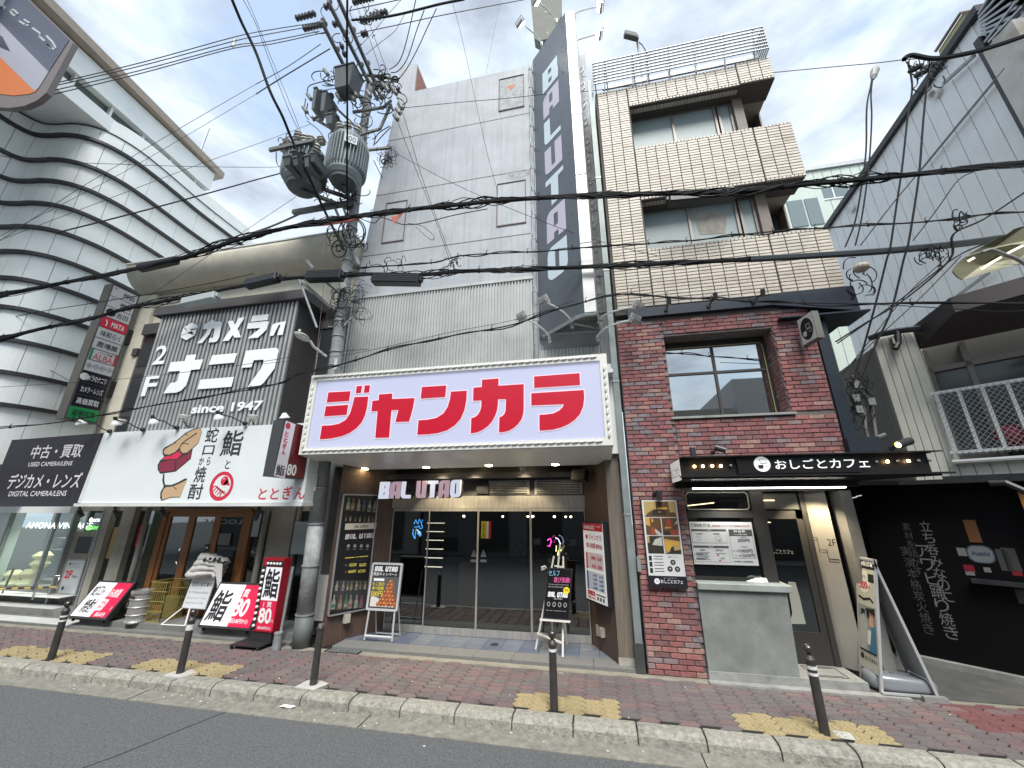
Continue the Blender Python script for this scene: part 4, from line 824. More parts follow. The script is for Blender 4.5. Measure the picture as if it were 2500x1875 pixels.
# small projecting sign
psn = thing('projecting_sign', 'small projecting box sign, white and dark red, between sushi sign and karaoke sign', 'sign', (-5.1, 5.75, 2.64)); FXs = FX(-5.007)
b = MB(); b.wbox(-5.205, -5.009, 5.40, 6.09, 2.64, 3.56); b.done('box', M('box_charcoal', (.05, .055, .058), .5), psn)
b = MB(); b.mi = 0; b.poly(FXs, FXs.pxs(zs2, [(935, 38), (1075, 95), (915, 878), (757, 838)]), .002); b.mi = 1; b.poly(FXs, [(5.62, 2.66), (6.09, 2.66), (6.09, 3.54), (5.66, 3.545)], .0015)
b.mi = 2
q = FXs.pxs(zs2, [(770, 830), (915, 870), (935, 690), (800, 650)]); text(b, FXs, '鮨', (q[0][0]+.01, q[0][1]), (q[2][0]-.01, q[2][1]), c=.004, bold=.03)
b.mi = 4; q0 = FXs.px(*zs2(890, 540)); q1 = FXs.px(*zs2(945, 190)); vtext(b, FXs, 'ととぎん', q0[0]-.04, q0[0]+.045, q0[1], q1[1], .004, .05); q = FXs.px(*zs2(965, 118)); disc(b, FXs, q[0], q[1], .055, .004, 16)
b.mi = 3; q0 = FXs.px(*zs2(935, 830)); q1 = FXs.px(*zs2(1095, 700)); text(b, FXs, '80', (q0[0], q0[1]), (q1[0], q0[1]+.19), c=.004, bold=.05)
b.done('print', [M('panel_white', (.72, .72, .76), .4), M('panel_maroon', (.13, .012, .02), .4), ink, inkw, M('logo_red')], psn)
# vertical tenants' sign
Xf = atY(*dd(310, 647)[:2], 7.05).x; FXt = FX(Xf); zv = ZM(130, 670, 4.367)
tsn = thing('tenant_sign', 'tall vertical tenant sign with stacked shop name panels by the camera shop', 'sign', (Xf, 6.5, 2.6))
def tq(x, y): return FXt.px(*zv(x, y))
nT, fT = tq(668, 100), tq(962, 265); nB, fB = tq(70, 1530), tq(415, 1590)
ya = (nT[0]+nB[0])/2; yb = (fT[0]+fB[0])/2; zT = (nT[1]+fT[1])/2; zBt = (nB[1]+fB[1])/2
b = MB(); b.wbox(Xf-.26, Xf-.003, ya-.0, yb, zBt, zT); b.done('box', M('box_bronze', (.10, .095, .088), .5, var=.1), tsn)
b = MB(); b.wbox(Xf-.24, Xf-.05, yb+.002, 7.1, zBt+.35*(zT-zBt)-.5, zBt+.35*(zT-zBt)-.1); b.wbox(Xf-.24, Xf-.05, yb+.002, 7.1, zBt+.70*(zT-zBt)-.3, zBt+.70*(zT-zBt)+.1); b.done('bracket', black, tsn)
pan = [('w', '串料理'), ('w', '割烹 串'), ('w', '吉田'), ('r', 'MATA'), ('w', '味和らく'), ('w', '鹿鳴館'), ('i', 'ALBA'), ('d', 'まつりや'), ('k', 'カメラのナニワ'), ('k', 'カメラ・レンズ'), ('k', '高価買取'), ('g', '証明写真')]
pan[0] = ('w', '桝田'); pan[1] = ('w', '桝田')
pm = {'w': M('panel_lilac', (.55, .56, .60), .4), 'r': M('panel_red', (.60, .02, .06), .4), 'i': M('panel_lilac'), 'd': M('panel_lilac'), 'k': M('panel_navy', (.012, .014, .025), .4), 'g': M('panel_green', (.02, .30, .10), .4)}
hp = (zT-zBt-.06)/12; wp = yb-ya-.08
for i, (k, s_) in enumerate(pan):
    z1_ = zT-.03-i*hp; z0_ = z1_-hp+.02; a0, a1 = ya+.04, yb-.04
    b = MB(); b.box(FXt, a0, a1, z0_, z1_, -.003, .004); b.mi = 1
    if k == 'd':
        for j in range(4):
            cx = a0+wp*(j+.5)/4; cz = (z0_+z1_)/2; r = min(hp*.4, wp/9); stroke(b, FXt, [(cx-r, cz), (cx, cz+r), (cx+r, cz), (cx, cz-r), (cx-r, cz)], .008, .0055); text(b, FXt, s_[j], (cx-r*.45, cz-r*.45), (cx+r*.45, cz+r*.45), c=.006)
    elif k == 'i':
        text(b, FXt, 'イタリア料理', (a0+wp*.3, z1_-hp*.3), (a0+wp*.8, z1_-hp*.08), c=.006); b.mi = 2; text(b, FXt, 'ALBA', (a0+wp*.14, z0_+hp*.06), (a1-wp*.14, z1_-hp*.36), c=.006)
        b.mi = 3; b.box(FXt, a0, a0+wp*.1, z0_, z1_, .004, .0055); b.mi = 2; b.box(FXt, a1-wp*.1, a1, z0_, z1_, .004, .0055)
    else:
        m_ = {0: .45, 1: .45, 2: .45, 3: .38}.get(i, .12)
        text(b, FXt, s_, (a0+wp*m_, z0_+hp*.2), (a1-wp*.1, z1_-hp*.22), c=.006, bold=.02)
        if i < 2: text(b, FXt, '%dF' % (3-i), (a0+wp*.05, z1_-hp*.3), (a0+wp*.18, z1_-hp*.1), c=.006)
        if i == 2: disc(b, FXt, a0+wp*.22, (z0_+z1_)/2, hp*.36, .006); 
        if i == 3: stroke(b, FXt, [(a0+wp*.2, z0_+hp*.15), (a0+wp*.22, z0_+hp*.45), (a0+wp*.16, z1_-hp*.2)], .025, .006)
        if i == 8: disc(b, FXt, a0+wp*.1, (z0_+z1_)/2, hp*.3, .006)
    b.done('name_panel', [pm[k], ink if k in 'wdig' else inkw, M('alba_red', (.5, .06, .05), .5), M('alba_green', (.02, .25, .15), .5)], tsn)
# ------------------------------------------------------------------ shopfront under the sushi sign
F73 = FY(7.3); wz = ZM(400, 1250, 3.318); zm = ZM(0, 1180, 4.367)
sb = thing('sushi_bar_shopfront', 'sushi bar shopfront with brown wooden sliding doors under white sign', 'shopfront', (-8, 7.3, .12))
oak = M('oak_frame', (.28, .115, .04), .5, var=.2, vs=4, stretch=(8, 8, .6)); cream = M('cream_post', (.34, .325, .275), .7, var=.15, vs=3, dirt=(.2, .19, .16))
bb = MB(); bb.wbox(-11.9, -5.2, 7.34, 8.0, 2.1, 2.95); bb.done('lintel', cream, sb)
bb = MB(); bb.wbox(-11.8, -5.15, 10.4, 10.5, 0, 2.9); bb.wbox(-11.8, -5.15, 7.4, 10.4, 2.6, 2.7); bb.wbox(-11.8, -5.15, 7.36, 10.4, .0, .115); bb.done('interior_shell', M('bar_interior', (.06, .055, .05), .7), sb)
X_ = [-9.25, -8.62, -8.58, -7.95, -7.91, -7.17]
for x0, x1 in ((-9.25, -8.60), (-8.60, -7.92), (-7.92, -7.20)):
    d_ = MB(); d_.wbox(x0, x1, 7.27, 7.33, .12, .26); d_.wbox(x0, x1, 7.27, 7.33, 1.98, 2.08); d_.wbox(x0, x0+.085, 7.27, 7.33, .26, 1.98); d_.wbox(x1-.085, x1, 7.27, 7.33, .26, 1.98)
    o = d_.done('door', oak, sb); g_ = MB(); g_.wbox(x0+.085, x1-.085, 7.295, 7.305, .26, 1.98); g_.done('pane', glassd, o)
    if x0 < -9: bb = MB(); bb.tube([(x1-.05, 7.22, 1.05), (x1-.05, 7.20, 1.1), (x1-.05, 7.20, 1.3), (x1-.05, 7.22, 1.35)], .012, 5); bb.done('handle', chrome, o)
bb = MB(); bb.wbox(-9.40, -9.26, 7.25, 7.4, .12, 2.14); bb.wbox(-9.26, -7.1, 7.25, 7.4, 2.085, 2.14); bb.wbox(-7.19, -7.05, 7.25, 7.4, .12, 2.085); bb.done('door_frame', oak, sb)
bb = MB(); bb.tube([(-9.62, 7.12, .12), (-9.62, 7.12, 2.18)], .05, 10); bb.tube([(-6.62, 7.15, .12), (-6.62, 7.15, 2.2)], .055, 10); bb.done('downpipe', cream, sb, smooth=True)
bb = MB(); bb.wbox(-6.55, -6.0, 7.2, 7.4, 0, 2.2); bb.wbox(-10.45, -10.12, 7.2, 7.4, .0, 2.2); bb.wbox(-11.0, -10.78, 7.2, 7.4, 0, 2.2); bb.wbox(-5.98, -5.93, 7.25, 7.4, 0, 2.2); bb.wbox(-5.45, -5.15, 7.1, 7.4, 0, 2.15); bb.done('post', cream, sb)
bb = MB(); bb.wbox(-10.78, -10.46, 7.32, 7.33, .3, 2.1); bb.wbox(-10.12, -9.72, 7.32, 7.33, .1, 2.1); bb.wbox(-7.05, -6.7, 7.32, 7.33, .75, 2.1); bb.wbox(-5.93, -5.45, 7.32, 7.33, .2, 2.1); bb.done('side_glass', glassd, sb)
bb = MB(); bb.wbox(-7.05, -6.7, 7.29, 7.36, .12, .74); bb.done('low_panel', M('blue_grey_panel', (.28, .32, .33), .6), sb)
bb = MB(); bb.wbox(-5.95, -5.5, 7.19, 7.2, 1.3, 1.9); bb.wbox(-7.02, -6.85, 7.27, 7.28, 1.6, 2.05); bb.mi = 1; bb.wbox(-10.0, -9.8, 7.30, 7.31, 1.35, 1.8); bb.mi = 2; bb.wbox(-10.72, -10.52, 7.30, 7.31, 1.1, 1.75); bb.done('window_notice', [M('notice_blue', (.4, .47, .5), .6), red, M('notice_tan', (.42, .3, .15), .6)], sb)
bb = MB(); F_ = FY(7.29)
text(bb, F_, 'FELOCCLE', F_.px(*wz(315, 95)), F_.px(*wz(720, 62)), c=0, flip=True); bb.done('window_lettering', M('window_print', (.4, .42, .42), .6), sb)
bb = MB(); q = F_.px(*wz(360, 288)); bb.box(F_, q[0]-.05, q[0]+.05, q[1]-.07, q[1]+.07, .03, .035); bb.mi = 1; bb.poly(F_, [(q[0]-.035, q[1]), (q[0], q[1]+.035), (q[0], q[1]+.015), (q[0]+.035, q[1]+.015), (q[0]+.035, q[1]-.015), (q[0], q[1]-.015), (q[0], q[1]-.035)], .037); bb.done('arrow_plate', [black, inkw], sb)
bb = MB(); q0, q1 = F_.px(*wz(440, 265)), F_.px(*wz(555, 175)); bb.box(F_, q0[0], q1[0], q0[1], q1[1], .02, .024); bb.done('door_notice', M('notice_grey', (.2, .21, .2), .6), sb)
# camera shop stairway front and info board
ss = thing('stair_entrance', 'beige framed stair entrance to the upstairs camera shop with poster board', 'entrance', (-11.2, 7.3, .3))
F72 = FY(7.3)
def qd(pts): return F72.pxs(zm, pts)
bb = MB(); bb.poly(F72, [(-11.85, .33), (-11.03, .33), (-11.03, 1.64), (-11.85, 1.64)], -.05, 0); bb.done('panel', cream, ss)
bb = MB(); bb.wbox(-11.05, -10.98, 7.2, 7.32, .1, 2.15); bb.wbox(-11.9, -11.84, 7.2, 7.32, .1, 2.15); bb.done('frame', galv, ss)
q = qd([(860, 560), (1050, 740)]); bb = MB(); bb.box(F72, -11.66, -11.16, 1.16, 1.58, 0, .04); bb.mi = 1; bb.box(F72, -11.62, -11.20, 1.19, 1.54, .04, .045); bb.done('screen', [cream, black], ss)
bb = MB(); bb.box(F72, -11.75, -11.2, .36, 1.07, 0, .03); bb.mi = 1; bb.box(F72, -11.72, -11.23, .38, 1.04, .03, .033); bb.mi = 2; text(bb, F72, '2F', (-11.68, .68), (-11.47, .84), c=.036, bold=.03); bb.mi = 3; text(bb, F72, '営業中', (-11.45, .69), (-11.3, .74), c=.036); text(bb, F72, 'カメラのナニワ', (-11.58, .95), (-11.33, .99), c=.036); disc(bb, F72, -11.63, .97, .03, .036); text(bb, F72, 'フォトスタジオ', (-11.6, .88), (-11.33, .92), c=.036); disc(bb, F72, -11.62, .48, .04, .036); bb.done('poster', [galv, M('poster_grey', (.5, .54, .55), .5), red, M('navy_print', (.05, .07, .13), .5)], ss)
bb = MB(); disc(bb, F72, -11.4, 1.90, .05, .05); text(bb, F72, 'カメラのナニワ', (-11.33, 1.86), (-11.0, 1.93), c=.05, bold=.02); bb.mi = 1; bb.box(F72, -11.45, -11.36, 1.68, 1.78, .04, .05); text(bb, F72, 'スタジオ', (-11.34, 1.69), (-11.06, 1.77), c=.05, bold=.02); bb.done('lit_lettering', [M('lit_white', (.9, .9, .9), .5, emit=(.95, 1, 1), es=.9), M('lit_green', (.2, .8, .1), .5, emit=(.15, .9, .1), es=.8)], ss)

# ------------------------------------------------------------------ white curved building
wbg = thing('curved_white_building', 'white building with wavy wall panels and dark horizontal fins, far left', 'building', (-14.5, 8, 0))
ctl = [(-14.2, 1.2), (-14.9, 2.6), (-15.5, 3.9), (-15.88, 4.8), (-15.88, 5.3), (-15.7, 5.62), (-15.3, 5.75), (-14.85, 5.82), (-14.4, 5.98), (-14.05, 6.3), (-13.86, 6.85), (-13.84, 7.5), (-13.9, 8.3), (-13.98, 9.2), (-14, 10.2), (-14, 11.3)]
def crom(P, k):
    o = []
    for i in range(len(P)-1):
        a, b, c, d = Vector(P[max(i-1, 0)]), Vector(P[i]), Vector(P[i+1]), Vector(P[min(i+2, len(P)-1)])
        for j in range(k): t = j/k; o.append(.5*((2*b)+(c-a)*t+(2*a-5*b+4*c-d)*t*t+(3*b-a-3*c+d)*t**3))
    o.append(Vector(P[-1])); return o
cv = crom(ctl, 5)
def nrm(i): t = cv[min(i+1, len(cv)-1)]-cv[max(i-1, 0)]; return Vector((t.y, -t.x)).normalized()
hs = [1.0, 2.41, 3.2, 4.03, 4.88, 5.7, 6.5, 7.3, 8.09, 8.88, 9.65, 10.6, 11.1]
pw = M('glass_panel_white', (.83, .87, .855), .4, var=.06, vs=1.3, spec=.6); pj = M('panel_gap', (.22, .25, .26), .7); fin = M('fin_dark', (.045, .045, .05), .4, .4)
def strip(i0, i1, za, zb, d0, d1, zi=.0):
    b = MB(); P = []
    for i in range(i0, i1+1):
        p, n_ = cv[i], nrm(i)
        for d, z in ((d0, za), (d1, za), (d1, zb), (d0, zb)): P.append((p.x+n_.x*d, p.y+n_.y*d, z))
    m = i1-i0
    f = [(4*i+j, 4*i+4+j, 4*i+4+(j+1) % 4, 4*i+(j+1) % 4) for i in range(m) for j in range(4)]
    b.add(P, [tuple(reversed(q)) for q in f] + [(0, 1, 2, 3), (4*m+3, 4*m+2, 4*m+1, 4*m)]); return b
strip(0, len(cv)-1, 2.4, 13.5, -.3, -.05).done('wall_core', pj, wbg)
n_c = len(cv)-1; step = 5
for r in range(len(hs)-1):
    za, zb = hs[r]+CAM_H+.008, hs[r+1]+CAM_H-.008; off = (r*3) % 5
    ed = [0] + list(range(off+5 if off else 5, n_c, 5)) + [n_c]
    for i0, i1 in zip(ed[:-1], ed[1:]):
        if i1 <= i0: continue
        b = strip(i0, i1, za, zb, -.04, 0); 
        for k in range(4):       # narrow the ends so a joint shows
            b.v[k] = tuple(Vector(b.v[k])+(Vector(b.v[4+k])-Vector(b.v[k])).normalized()*.006); e = len(b.v)-4+k; b.v[e] = tuple(Vector(b.v[e])+(Vector(b.v[e-4])-Vector(b.v[e])).normalized()*.006)
        b.done('wall_panel', pw, wbg)
for k, h in enumerate(hs[1:]):
    z = h+CAM_H; th = .012 if k == 11 else .045
    o = strip(0 if k != 10 else 0, n_c, z-th, z+th, .0, .10 if th > .02 else .03).done('fin', fin, wbg)
za = hs[-1]+CAM_H
strip(25, n_c, za+.02, 13.75, -.04, 0).done('wall_panel', pw, wbg)
# top floor: straight wall, window band and deep eave running away to the left
FE = FR((-12.9, 4.6, 0), (-.414, .910, 0)); FE = FR((-13.95, 4.6, 0), (-.06, 1, 0))
b = MB(); b.box(FE, -3.5, 4.9, 13.3, 13.78, -4, -.02); b.mi = 1; b.box(FE, -3.5, 4.85, 13.78, 14.2, -4, -.25); b.mi = 0; b.box(FE, -3.5, 4.95, 14.2, 15.0, -4, 0); b.done('top_wall', [pw, M('band_window', (.10, .125, .11), .3)], wbg)
b = MB()
for i in range(9): b.box(FE, -3.2+.95*i, -3.14+.95*i, 13.78, 14.2, -.24, -.1)
b.done('mullion', white, wbg)
b = MB(); b.wbox(-20, -14.0, 10.0, 11.3, 2, 13.7); b.wbox(-20, -14.02, 11.3, 12.2, 2, 13.3); b.done('rear_wall', pw, wbg)
eb = M('eave_tan', (.34, .29, .235), .7, var=.08)
b = MB(); e0, e1, i1, i0 = Vector((-13.22, 0.2, 15.05)), Vector((-14.15, 9.82, 15.05)), Vector((-15.0, 9.85, 15.05)), Vector((-14.2, .2, 15.05))
P = [e0, e1, i1, i0]; b.add(P+[p+Vector((0, 0, .28)) for p in P], [(3, 2, 1, 0), (4, 5, 6, 7), (0, 1, 5, 4), (1, 2, 6, 5), (2, 3, 7, 6), (3, 0, 4, 7)]); b.done('eave', eb, wbg)
b = MB(); b.tube([atX(*z1(1240, 1140), -14.3), atX(*z1(1355, 830), -14.3)], .03, 5); b.done('roof_mast', galv, wbg)
# ground floor shop of that building
av = thing('vintage_shop', 'vintage bag shop window with white lettering and pale honeycomb display blocks', 'shopfront', (-14, 7.55, .3))
F75 = FY(7.55); zc = M('white_column', (.58, .66, .64), .4)
b = MB(); b.wbox(-15.6, -14.5, 7.5, 7.8, .1, 2.35); b.done('column', zc, av)
b = MB(); b.wbox(-16, -12.3, 7.35, 7.7, 2.05, 2.35); b.done('fascia', M('fascia_white', (.72, .74, .73), .4), av)
b = MB(); b.wbox(-16, -11.9, 7.45, 7.75, .0, .30); b.wbox(-14.5, -14.46, 7.52, 7.6, .3, 2.05); b.wbox(-13.0, -12.95, 7.52, 7.6, .3, 2.05); b.wbox(-11.96, -11.9, 7.5, 7.6, .3, 2.1); b.done('frame', galv, av)
b = MB(); b.wbox(-14.46, -13.0, 7.555, 7.562, .3, 2.05); b.wbox(-12.95, -11.0, 7.555, 7.562, .3, 2.05); b.done('pane', glasss, av)
b = MB(); b.wbox(-16, -11.9, 9.2, 9.3, .2, 2.4); b.wbox(-16, -11.9, 7.6, 9.3, 2.35, 2.45); b.wbox(-16, -11.9, 7.6, 9.3, .2, .3); b.wbox(-11.95, -11.9, 7.6, 9.3, .2, 2.4)
for z in (1.05, 1.35, 1.65): b.wbox(-15, -12, 8.8, 9.1, z, z+.02)
b.done('interior_shell', M('shop_inside', (.62, .64, .63), .7), av)
hc = M('honeycomb_cream_glow', (.62, .57, .38), .6, emit=(1, .9, .6), es=.08)  # faint glow put into the blocks to stand for the shop's lighting
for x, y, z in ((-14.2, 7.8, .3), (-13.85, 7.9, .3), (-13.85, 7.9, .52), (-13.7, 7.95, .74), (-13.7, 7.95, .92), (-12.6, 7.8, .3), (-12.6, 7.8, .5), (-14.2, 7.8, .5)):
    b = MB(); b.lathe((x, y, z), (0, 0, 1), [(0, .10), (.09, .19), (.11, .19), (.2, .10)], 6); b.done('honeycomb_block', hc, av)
bagm = [M('bag_brown', (.10, .06, .035), .5), M('bag_black', (.02, .02, .022), .4)]
for i, (x, z, s_) in enumerate(((-13.5, 1.1, 1.), (-14.0, 1.07, .7), (-13.2, 1.37, .8), (-12.6, 1.07, .9), (-12.4, 1.37, .7), (-13.8, 1.37, .7), (-14.2, .74, .8), (-12.9, .7, 1.1), (-13.3, 1.67, .6))):
    b = MB(); b.add([(x-.16*s_, 8.7, z), (x+.16*s_, 8.7, z), (x+.12*s_, 8.72, z+.2*s_), (x-.12*s_, 8.72, z+.2*s_), (x-.16*s_, 8.86, z), (x+.16*s_, 8.86, z), (x+.12*s_, 8.8, z+.2*s_), (x-.12*s_, 8.8, z+.2*s_)], [(0, 1, 2, 3), (5, 4, 7, 6), (1, 5, 6, 2), (4, 0, 3, 7), (3, 2, 6, 7)]); b.tube([(x-.07*s_, 8.74, z+.2*s_), (x-.05*s_, 8.74, z+.3*s_), (x+.05*s_, 8.74, z+.3*s_), (x+.07*s_, 8.74, z+.2*s_)], .008, 4); b.done('handbag', bagm[i % 2], av)
b = MB(); text(b, F75, 'AMONA VINTAGE', F75.px(*zm(290, 478)), F75.px(*zm(1010, 420)), c=.03); b.done('lettering', M('lit_letter', (.9, .95, .95), .5, emit=(.85, 1, .97), es=.7), av)
spot(av, (-13.5, 8.2, 2.3), (0, .3, -1), 55, (1, .97, .9), 150, .15, 'shop_light')
hr = thing('handrail', 'curved stainless handrail on the pale steps before the vintage shop', 'handrail', (-12.2, 7.1, .3)); b = MB()
P = [atY(*zm(*p), 7.0) for p in ((345, 1240), (385, 1100), (400, 1060), (440, 1010), (500, 990), (645, 988))]; b.tube(P, .022, 8); b.tube([atY(*zm(640, 988), 7.0), atY(*zm(600, 1130), 7.0)], .02, 8); b.done('rail', steel, hr, smooth=True)
ba = thing('barrier_bar', 'black and yellow striped bar across the steps at far left', 'barrier', (-13.5, 7.0, .6)); b = MB(); a_, c_ = atY(*zm(-60, 1128), 7.05), atY(*zm(605, 1105), 7.05)
for i in range(10): b.mi = i % 2; b.tube([a_+(c_-a_)*i/10, a_+(c_-a_)*(i+1)/10], .02, 6)
b.done('bar', [black, M('bar_yellow', (.6, .4, .08), .5)], ba); b = MB(); b.tube([atY(*zm(150, 905), 7.05), atY(*zm(10, 1200), 7.05)], .02, 6); b.done('post', steel, ba)

# ------------------------------------------------------------------ grey gabled wall, yellow roof block, pale building (right)
gw = thing('grey_clad_building', 'large grey building with vertical siding and dark sloping roof edge, right', 'building', (9, 9, 0))
gs = M('grey_siding', (.72, .745, .75), .6, var=.05, vs=2, streak=.08); FG = FXm(9.)
def gtop(y): return 12.52+(8.5-y)*.108
b = MB(); b.poly(FG, [(-14.2, 0), (-3, 0), (-3, gtop(3)-.02), (-14.2, gtop(14.2)-.02)], -8, -.03); b.done('wall', gs, gw)
for i in range(17):
    y0, y1 = 7.8+.385*i, 7.8+.385*(i+1)-.02; b = MB(); b.poly(FG, [(-y1, 2), (-y0, 2), (-y0, gtop(y0)-.05), (-y1, gtop(y1)-.05)], -.03, 0); b.done('siding_board', gs, gw)
b = MB(); b.add([(8.88, 7.5, gtop(7.5)-.06), (9.15, 7.5, gtop(7.5)-.06), (9.15, 14.5, gtop(14.5)-.06), (8.88, 14.5, gtop(14.5)-.06), (8.88, 7.5, gtop(7.5)+.12), (9.15, 7.5, gtop(7.5)+.12), (9.15, 14.5, gtop(14.5)+.12), (8.88, 14.5, gtop(14.5)+.12)], [(0, 1, 2, 3), (7, 6, 5, 4), (0, 4, 5, 1), (1, 5, 6, 2), (2, 6, 7, 3), (3, 7, 4, 0)]); b.done('roof_edge', dark, gw)
b = MB(); b.wbox(8.86, 8.98, 7.66, 7.80, 3, 12.0); b.wbox(8.9, 8.985, 3, 7.66, 11.55, 11.66); b.done('gutter', dark, gw)
wst = M('stained_white', (.5, .5, .47), .7, var=.12, vs=2, dirt=(.32, .22, .14), dirts=1.2, dirta=.7)
b = MB(); b.wbox(8.93, 8.99, 2.5, 7.66, 3, 11.55); b.wbox(8.6, 8.95, 6.9, 7.5, 8.8, 11.3); b.done('stained_wall', wst, gw)
b = MB()
for p in ((345, 895),): h = atX(*ZM(2200, 0, 3.95)(*p), 8.97); b.lathe(h, (-1, 0, -.3), [(0, .13), (.12, .13), (.12, .09), (.04, .08)], 12)
h = atX(*z4(545, 1355), 8.97); b.lathe(h, (-1, 0, -.3), [(0, .12), (.1, .12), (.1, .08)], 12); b.done('vent_hood', offw, gw)
b = MB(); zr = ZM(2200, 0, 3.95); b.tube([atX(*zr(1000, 660), 8.9), atX(*zr(200, 1630), 8.9)], .03, 6); b.tube([atX(*z8(1430, 110), 8.9), atX(*z8(940, 470), 8.9)], .04, 6); b.tube([atX(*zr(415, 800), 8.85), atX(*zr(700, 540), 8.85)], .05, 6); b.done('conduit', galv, gw)
yb_ = thing('yellow_roof_block', 'weathered yellow block with grey louvres standing on the grey building roof', 'building', (9.2, 8, 12))
b = MB(); FYB = FXm(9.05); q = [FYB.px(*zr(*p)) for p in ((360, 490), (600, 120), (812, 80), (835, 400), (800, 560), (380, 560))]; b.poly(FYB, q, -3, 0); b.done('wall', M('aged_yellow', (.44, .39, .22), .8, var=.15, vs=2, dirt=(.36, .34, .27), dirts=2.5, dirta=.5), yb_)
b = MB(); b.tube([FYB.P(*FYB.px(*zr(*p)), .05) for p in ((355, 492), (600, 118), (815, 78))], .035, 5); b.done('coping', M('coping_brown', (.2, .15, .13), .6), yb_)
b = MB(); q = [FYB.px(*zr(*p)) for p in ((812, 80), (870, -40), (1400, -400), (1400, 150), (880, 420), (835, 400))]; b.poly(FYB, q, -.5, .02); b.done('rear_wall', wst, yb_)
for i in range(7): MB().tube([FYB.P(*FYB.px(*zr(815+i*5-(i > 3)*0, 120+i*33)), .12), FYB.P(*FYB.px(*zr(960+i*60, -110+i*40)), .12)], .035, 4).done('louvre_slat', galv, yb_)
for i in range(4): MB().tube([FYB.P(*FYB.px(*zr(880+i*45, 400-i*12)), .14), FYB.P(*FYB.px(*zr(1200+i*60, -10+i*50)), .14)], .035, 4).done('louvre_slat', galv, yb_)
pb = thing('pale_green_building', 'pale green distant building with two-pane window between tiled and grey buildings', 'building', (15, 21, 0))
F20 = FY(20); q0, q1 = F20.px(*z4(255, 1100)), F20.px(*z4(690, 1040))
pg = M('pale_green', (.46, .52, .47), .8, var=.06, dirt=(.38, .43, .38), dirts=.7, dirta=.4)
b = MB(); b.poly(F20, [(10.8, 0), (19, 0), (19, 20.2), (12.8, 20.3), (10.8, 20.3)], -8, 0); b.done('wall', pg, pb)
b = MB(); b.wbox(10.8, 19, 19.85, 20.0, 20.15, 20.4); b.done('coping', galv, pb)
for i in range(18): b = MB(); b.box(F20, 10.8+.45*i, 10.8+.45*(i+1)-.03, 3, 20.1, 0, .03); b.done('siding_board', pg, pb)
q = F20.pxs(z4, [(310, 1225), (510, 1210), (525, 1272), (330, 1300)]); b = MB(); x0, x1, za_, zb_2 = 12.98, 14.42, 18.15, 18.87; b.box(F20, x0-.06, x1+.06, za_-.06, zb_2+.06, .03, .08); b.mi = 1; b.box(F20, x0, (x0+x1)/2-.03, za_, zb_2, .08, .085); b.box(F20, (x0+x1)/2+.03, x1, za_, zb_2, .08, .085); b.done('window', [white, M('far_glass', (.16, .2, .21), .15)], pb)
q = F20.pxs(z4, [(150, 1400), (250, 1280), (300, 1460), (170, 1490)]); b = MB(); b.wbox(10.3, 12.3, 18.6, 19.9, 14, 17.9); b.mi = 1; b.wbox(10.6, 11.3, 18.55, 18.6, 15.6, 17.2); b.wbox(11.4, 12.0, 18.55, 18.6, 15.6, 17.2); b.done('annex', [pg, M('far_glass')], pb)

# ------------------------------------------------------------------ cream house with balcony, black pub front below
FC = FR((5.3, 7.15, 0), (.743, -.669, 0)); zg = ZM(1950, 800, 3.687)
ch = thing('cream_house', 'cream sided two-storey house with balcony above a black pub front', 'building', (5.3, 7.15, 0))
crm = M('cream_siding', (.76, .75, .66), .65, var=.06, vs=2, streak=.1)
uc = FC.px(*zg(1000, 1100))[0]; ut = FC.px(*zg(640, 130))[0]; uc = (uc+ut)/2; zt_ = FC.px(*zg(640, 120))[1]
ur = FC.px(*zg(1090, 250))[0]; q0 = FC.px(*zg(1410, 1195)); q1 = FC.px(*zg(1215, 605)); zbal, zrail = q0[1], q1[1]; ubal = (q0[0]+q1[0])/2
zpub = 2.56
b = MB(); b.box(FC, uc+.02, 4.5, zpub, zt_, -6, -.36); b.done('wall', crm, ch)
b = MB(); b.box(FC, uc, ubal+.02, zpub, zt_, -.4, -.03); b.box(FC, ubal+.02, 4.5, zpub, zbal-.03, -.4, -.03); b.done('wall', crm, ch)
w_ = .155
for i in range(5):
    u0 = uc+i*(ubal-uc)/5; b = MB(); b.bbox(FC, u0+.004, u0+(ubal-uc)/5-.004, zpub, zt_, -.03, 0, .006); b.done('siding_board', crm, ch)
for i in range(14):
    u0 = ubal+i*w_; b = MB(); b.bbox(FC, u0+.004, u0+w_-.004, zpub, zbal-.02, -.03, 0, .006); b.done('siding_board', crm, ch)
# side wall along the alley, its shade put into a darker siding colour
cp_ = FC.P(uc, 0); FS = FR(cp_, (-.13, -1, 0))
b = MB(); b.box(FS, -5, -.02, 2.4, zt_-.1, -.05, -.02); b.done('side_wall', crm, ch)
for i in range(12): b = MB(); b.box(FS, -.02-.2*(i+1)+.008, -.02-.2*i, 2.4, zt_-.12, -.02, 0); b.done('siding_board', M('shaded_cream_siding', (.36, .35, .30), .7, var=.08), ch)
b = MB(); P = [FC.P(*FC.px(*zg(*p)), .08) for p in ((640, 110), (740, 70), (900, 40), (1250, 0))]; b.tube(P, .05, 6); b.tube([P[2], P[2]+Vector((-.05, 0, -.22)), P[2]+Vector((-.12, 0, -.32))], .045, 8); b.done('gutter', black, ch)
b = MB(); b.box(FC, ubal+.02, 4.5, zbal, zt_-.1, -.36, -.34); b.done('rear_wall', M('balcony_wall', (.16, .16, .145), .7), ch)
b = MB()
for u0, u1 in ((.05, .42), (.5, 1.25), (1.33, 2.1), (2.2, 3)): b.box(FC, ubal+u0, ubal+u1, zbal+.15, zrail+.42, -.335, -.33)
b.done('pane', M('balcony_glass', (.09, .105, .1), .1), ch)
b = MB()
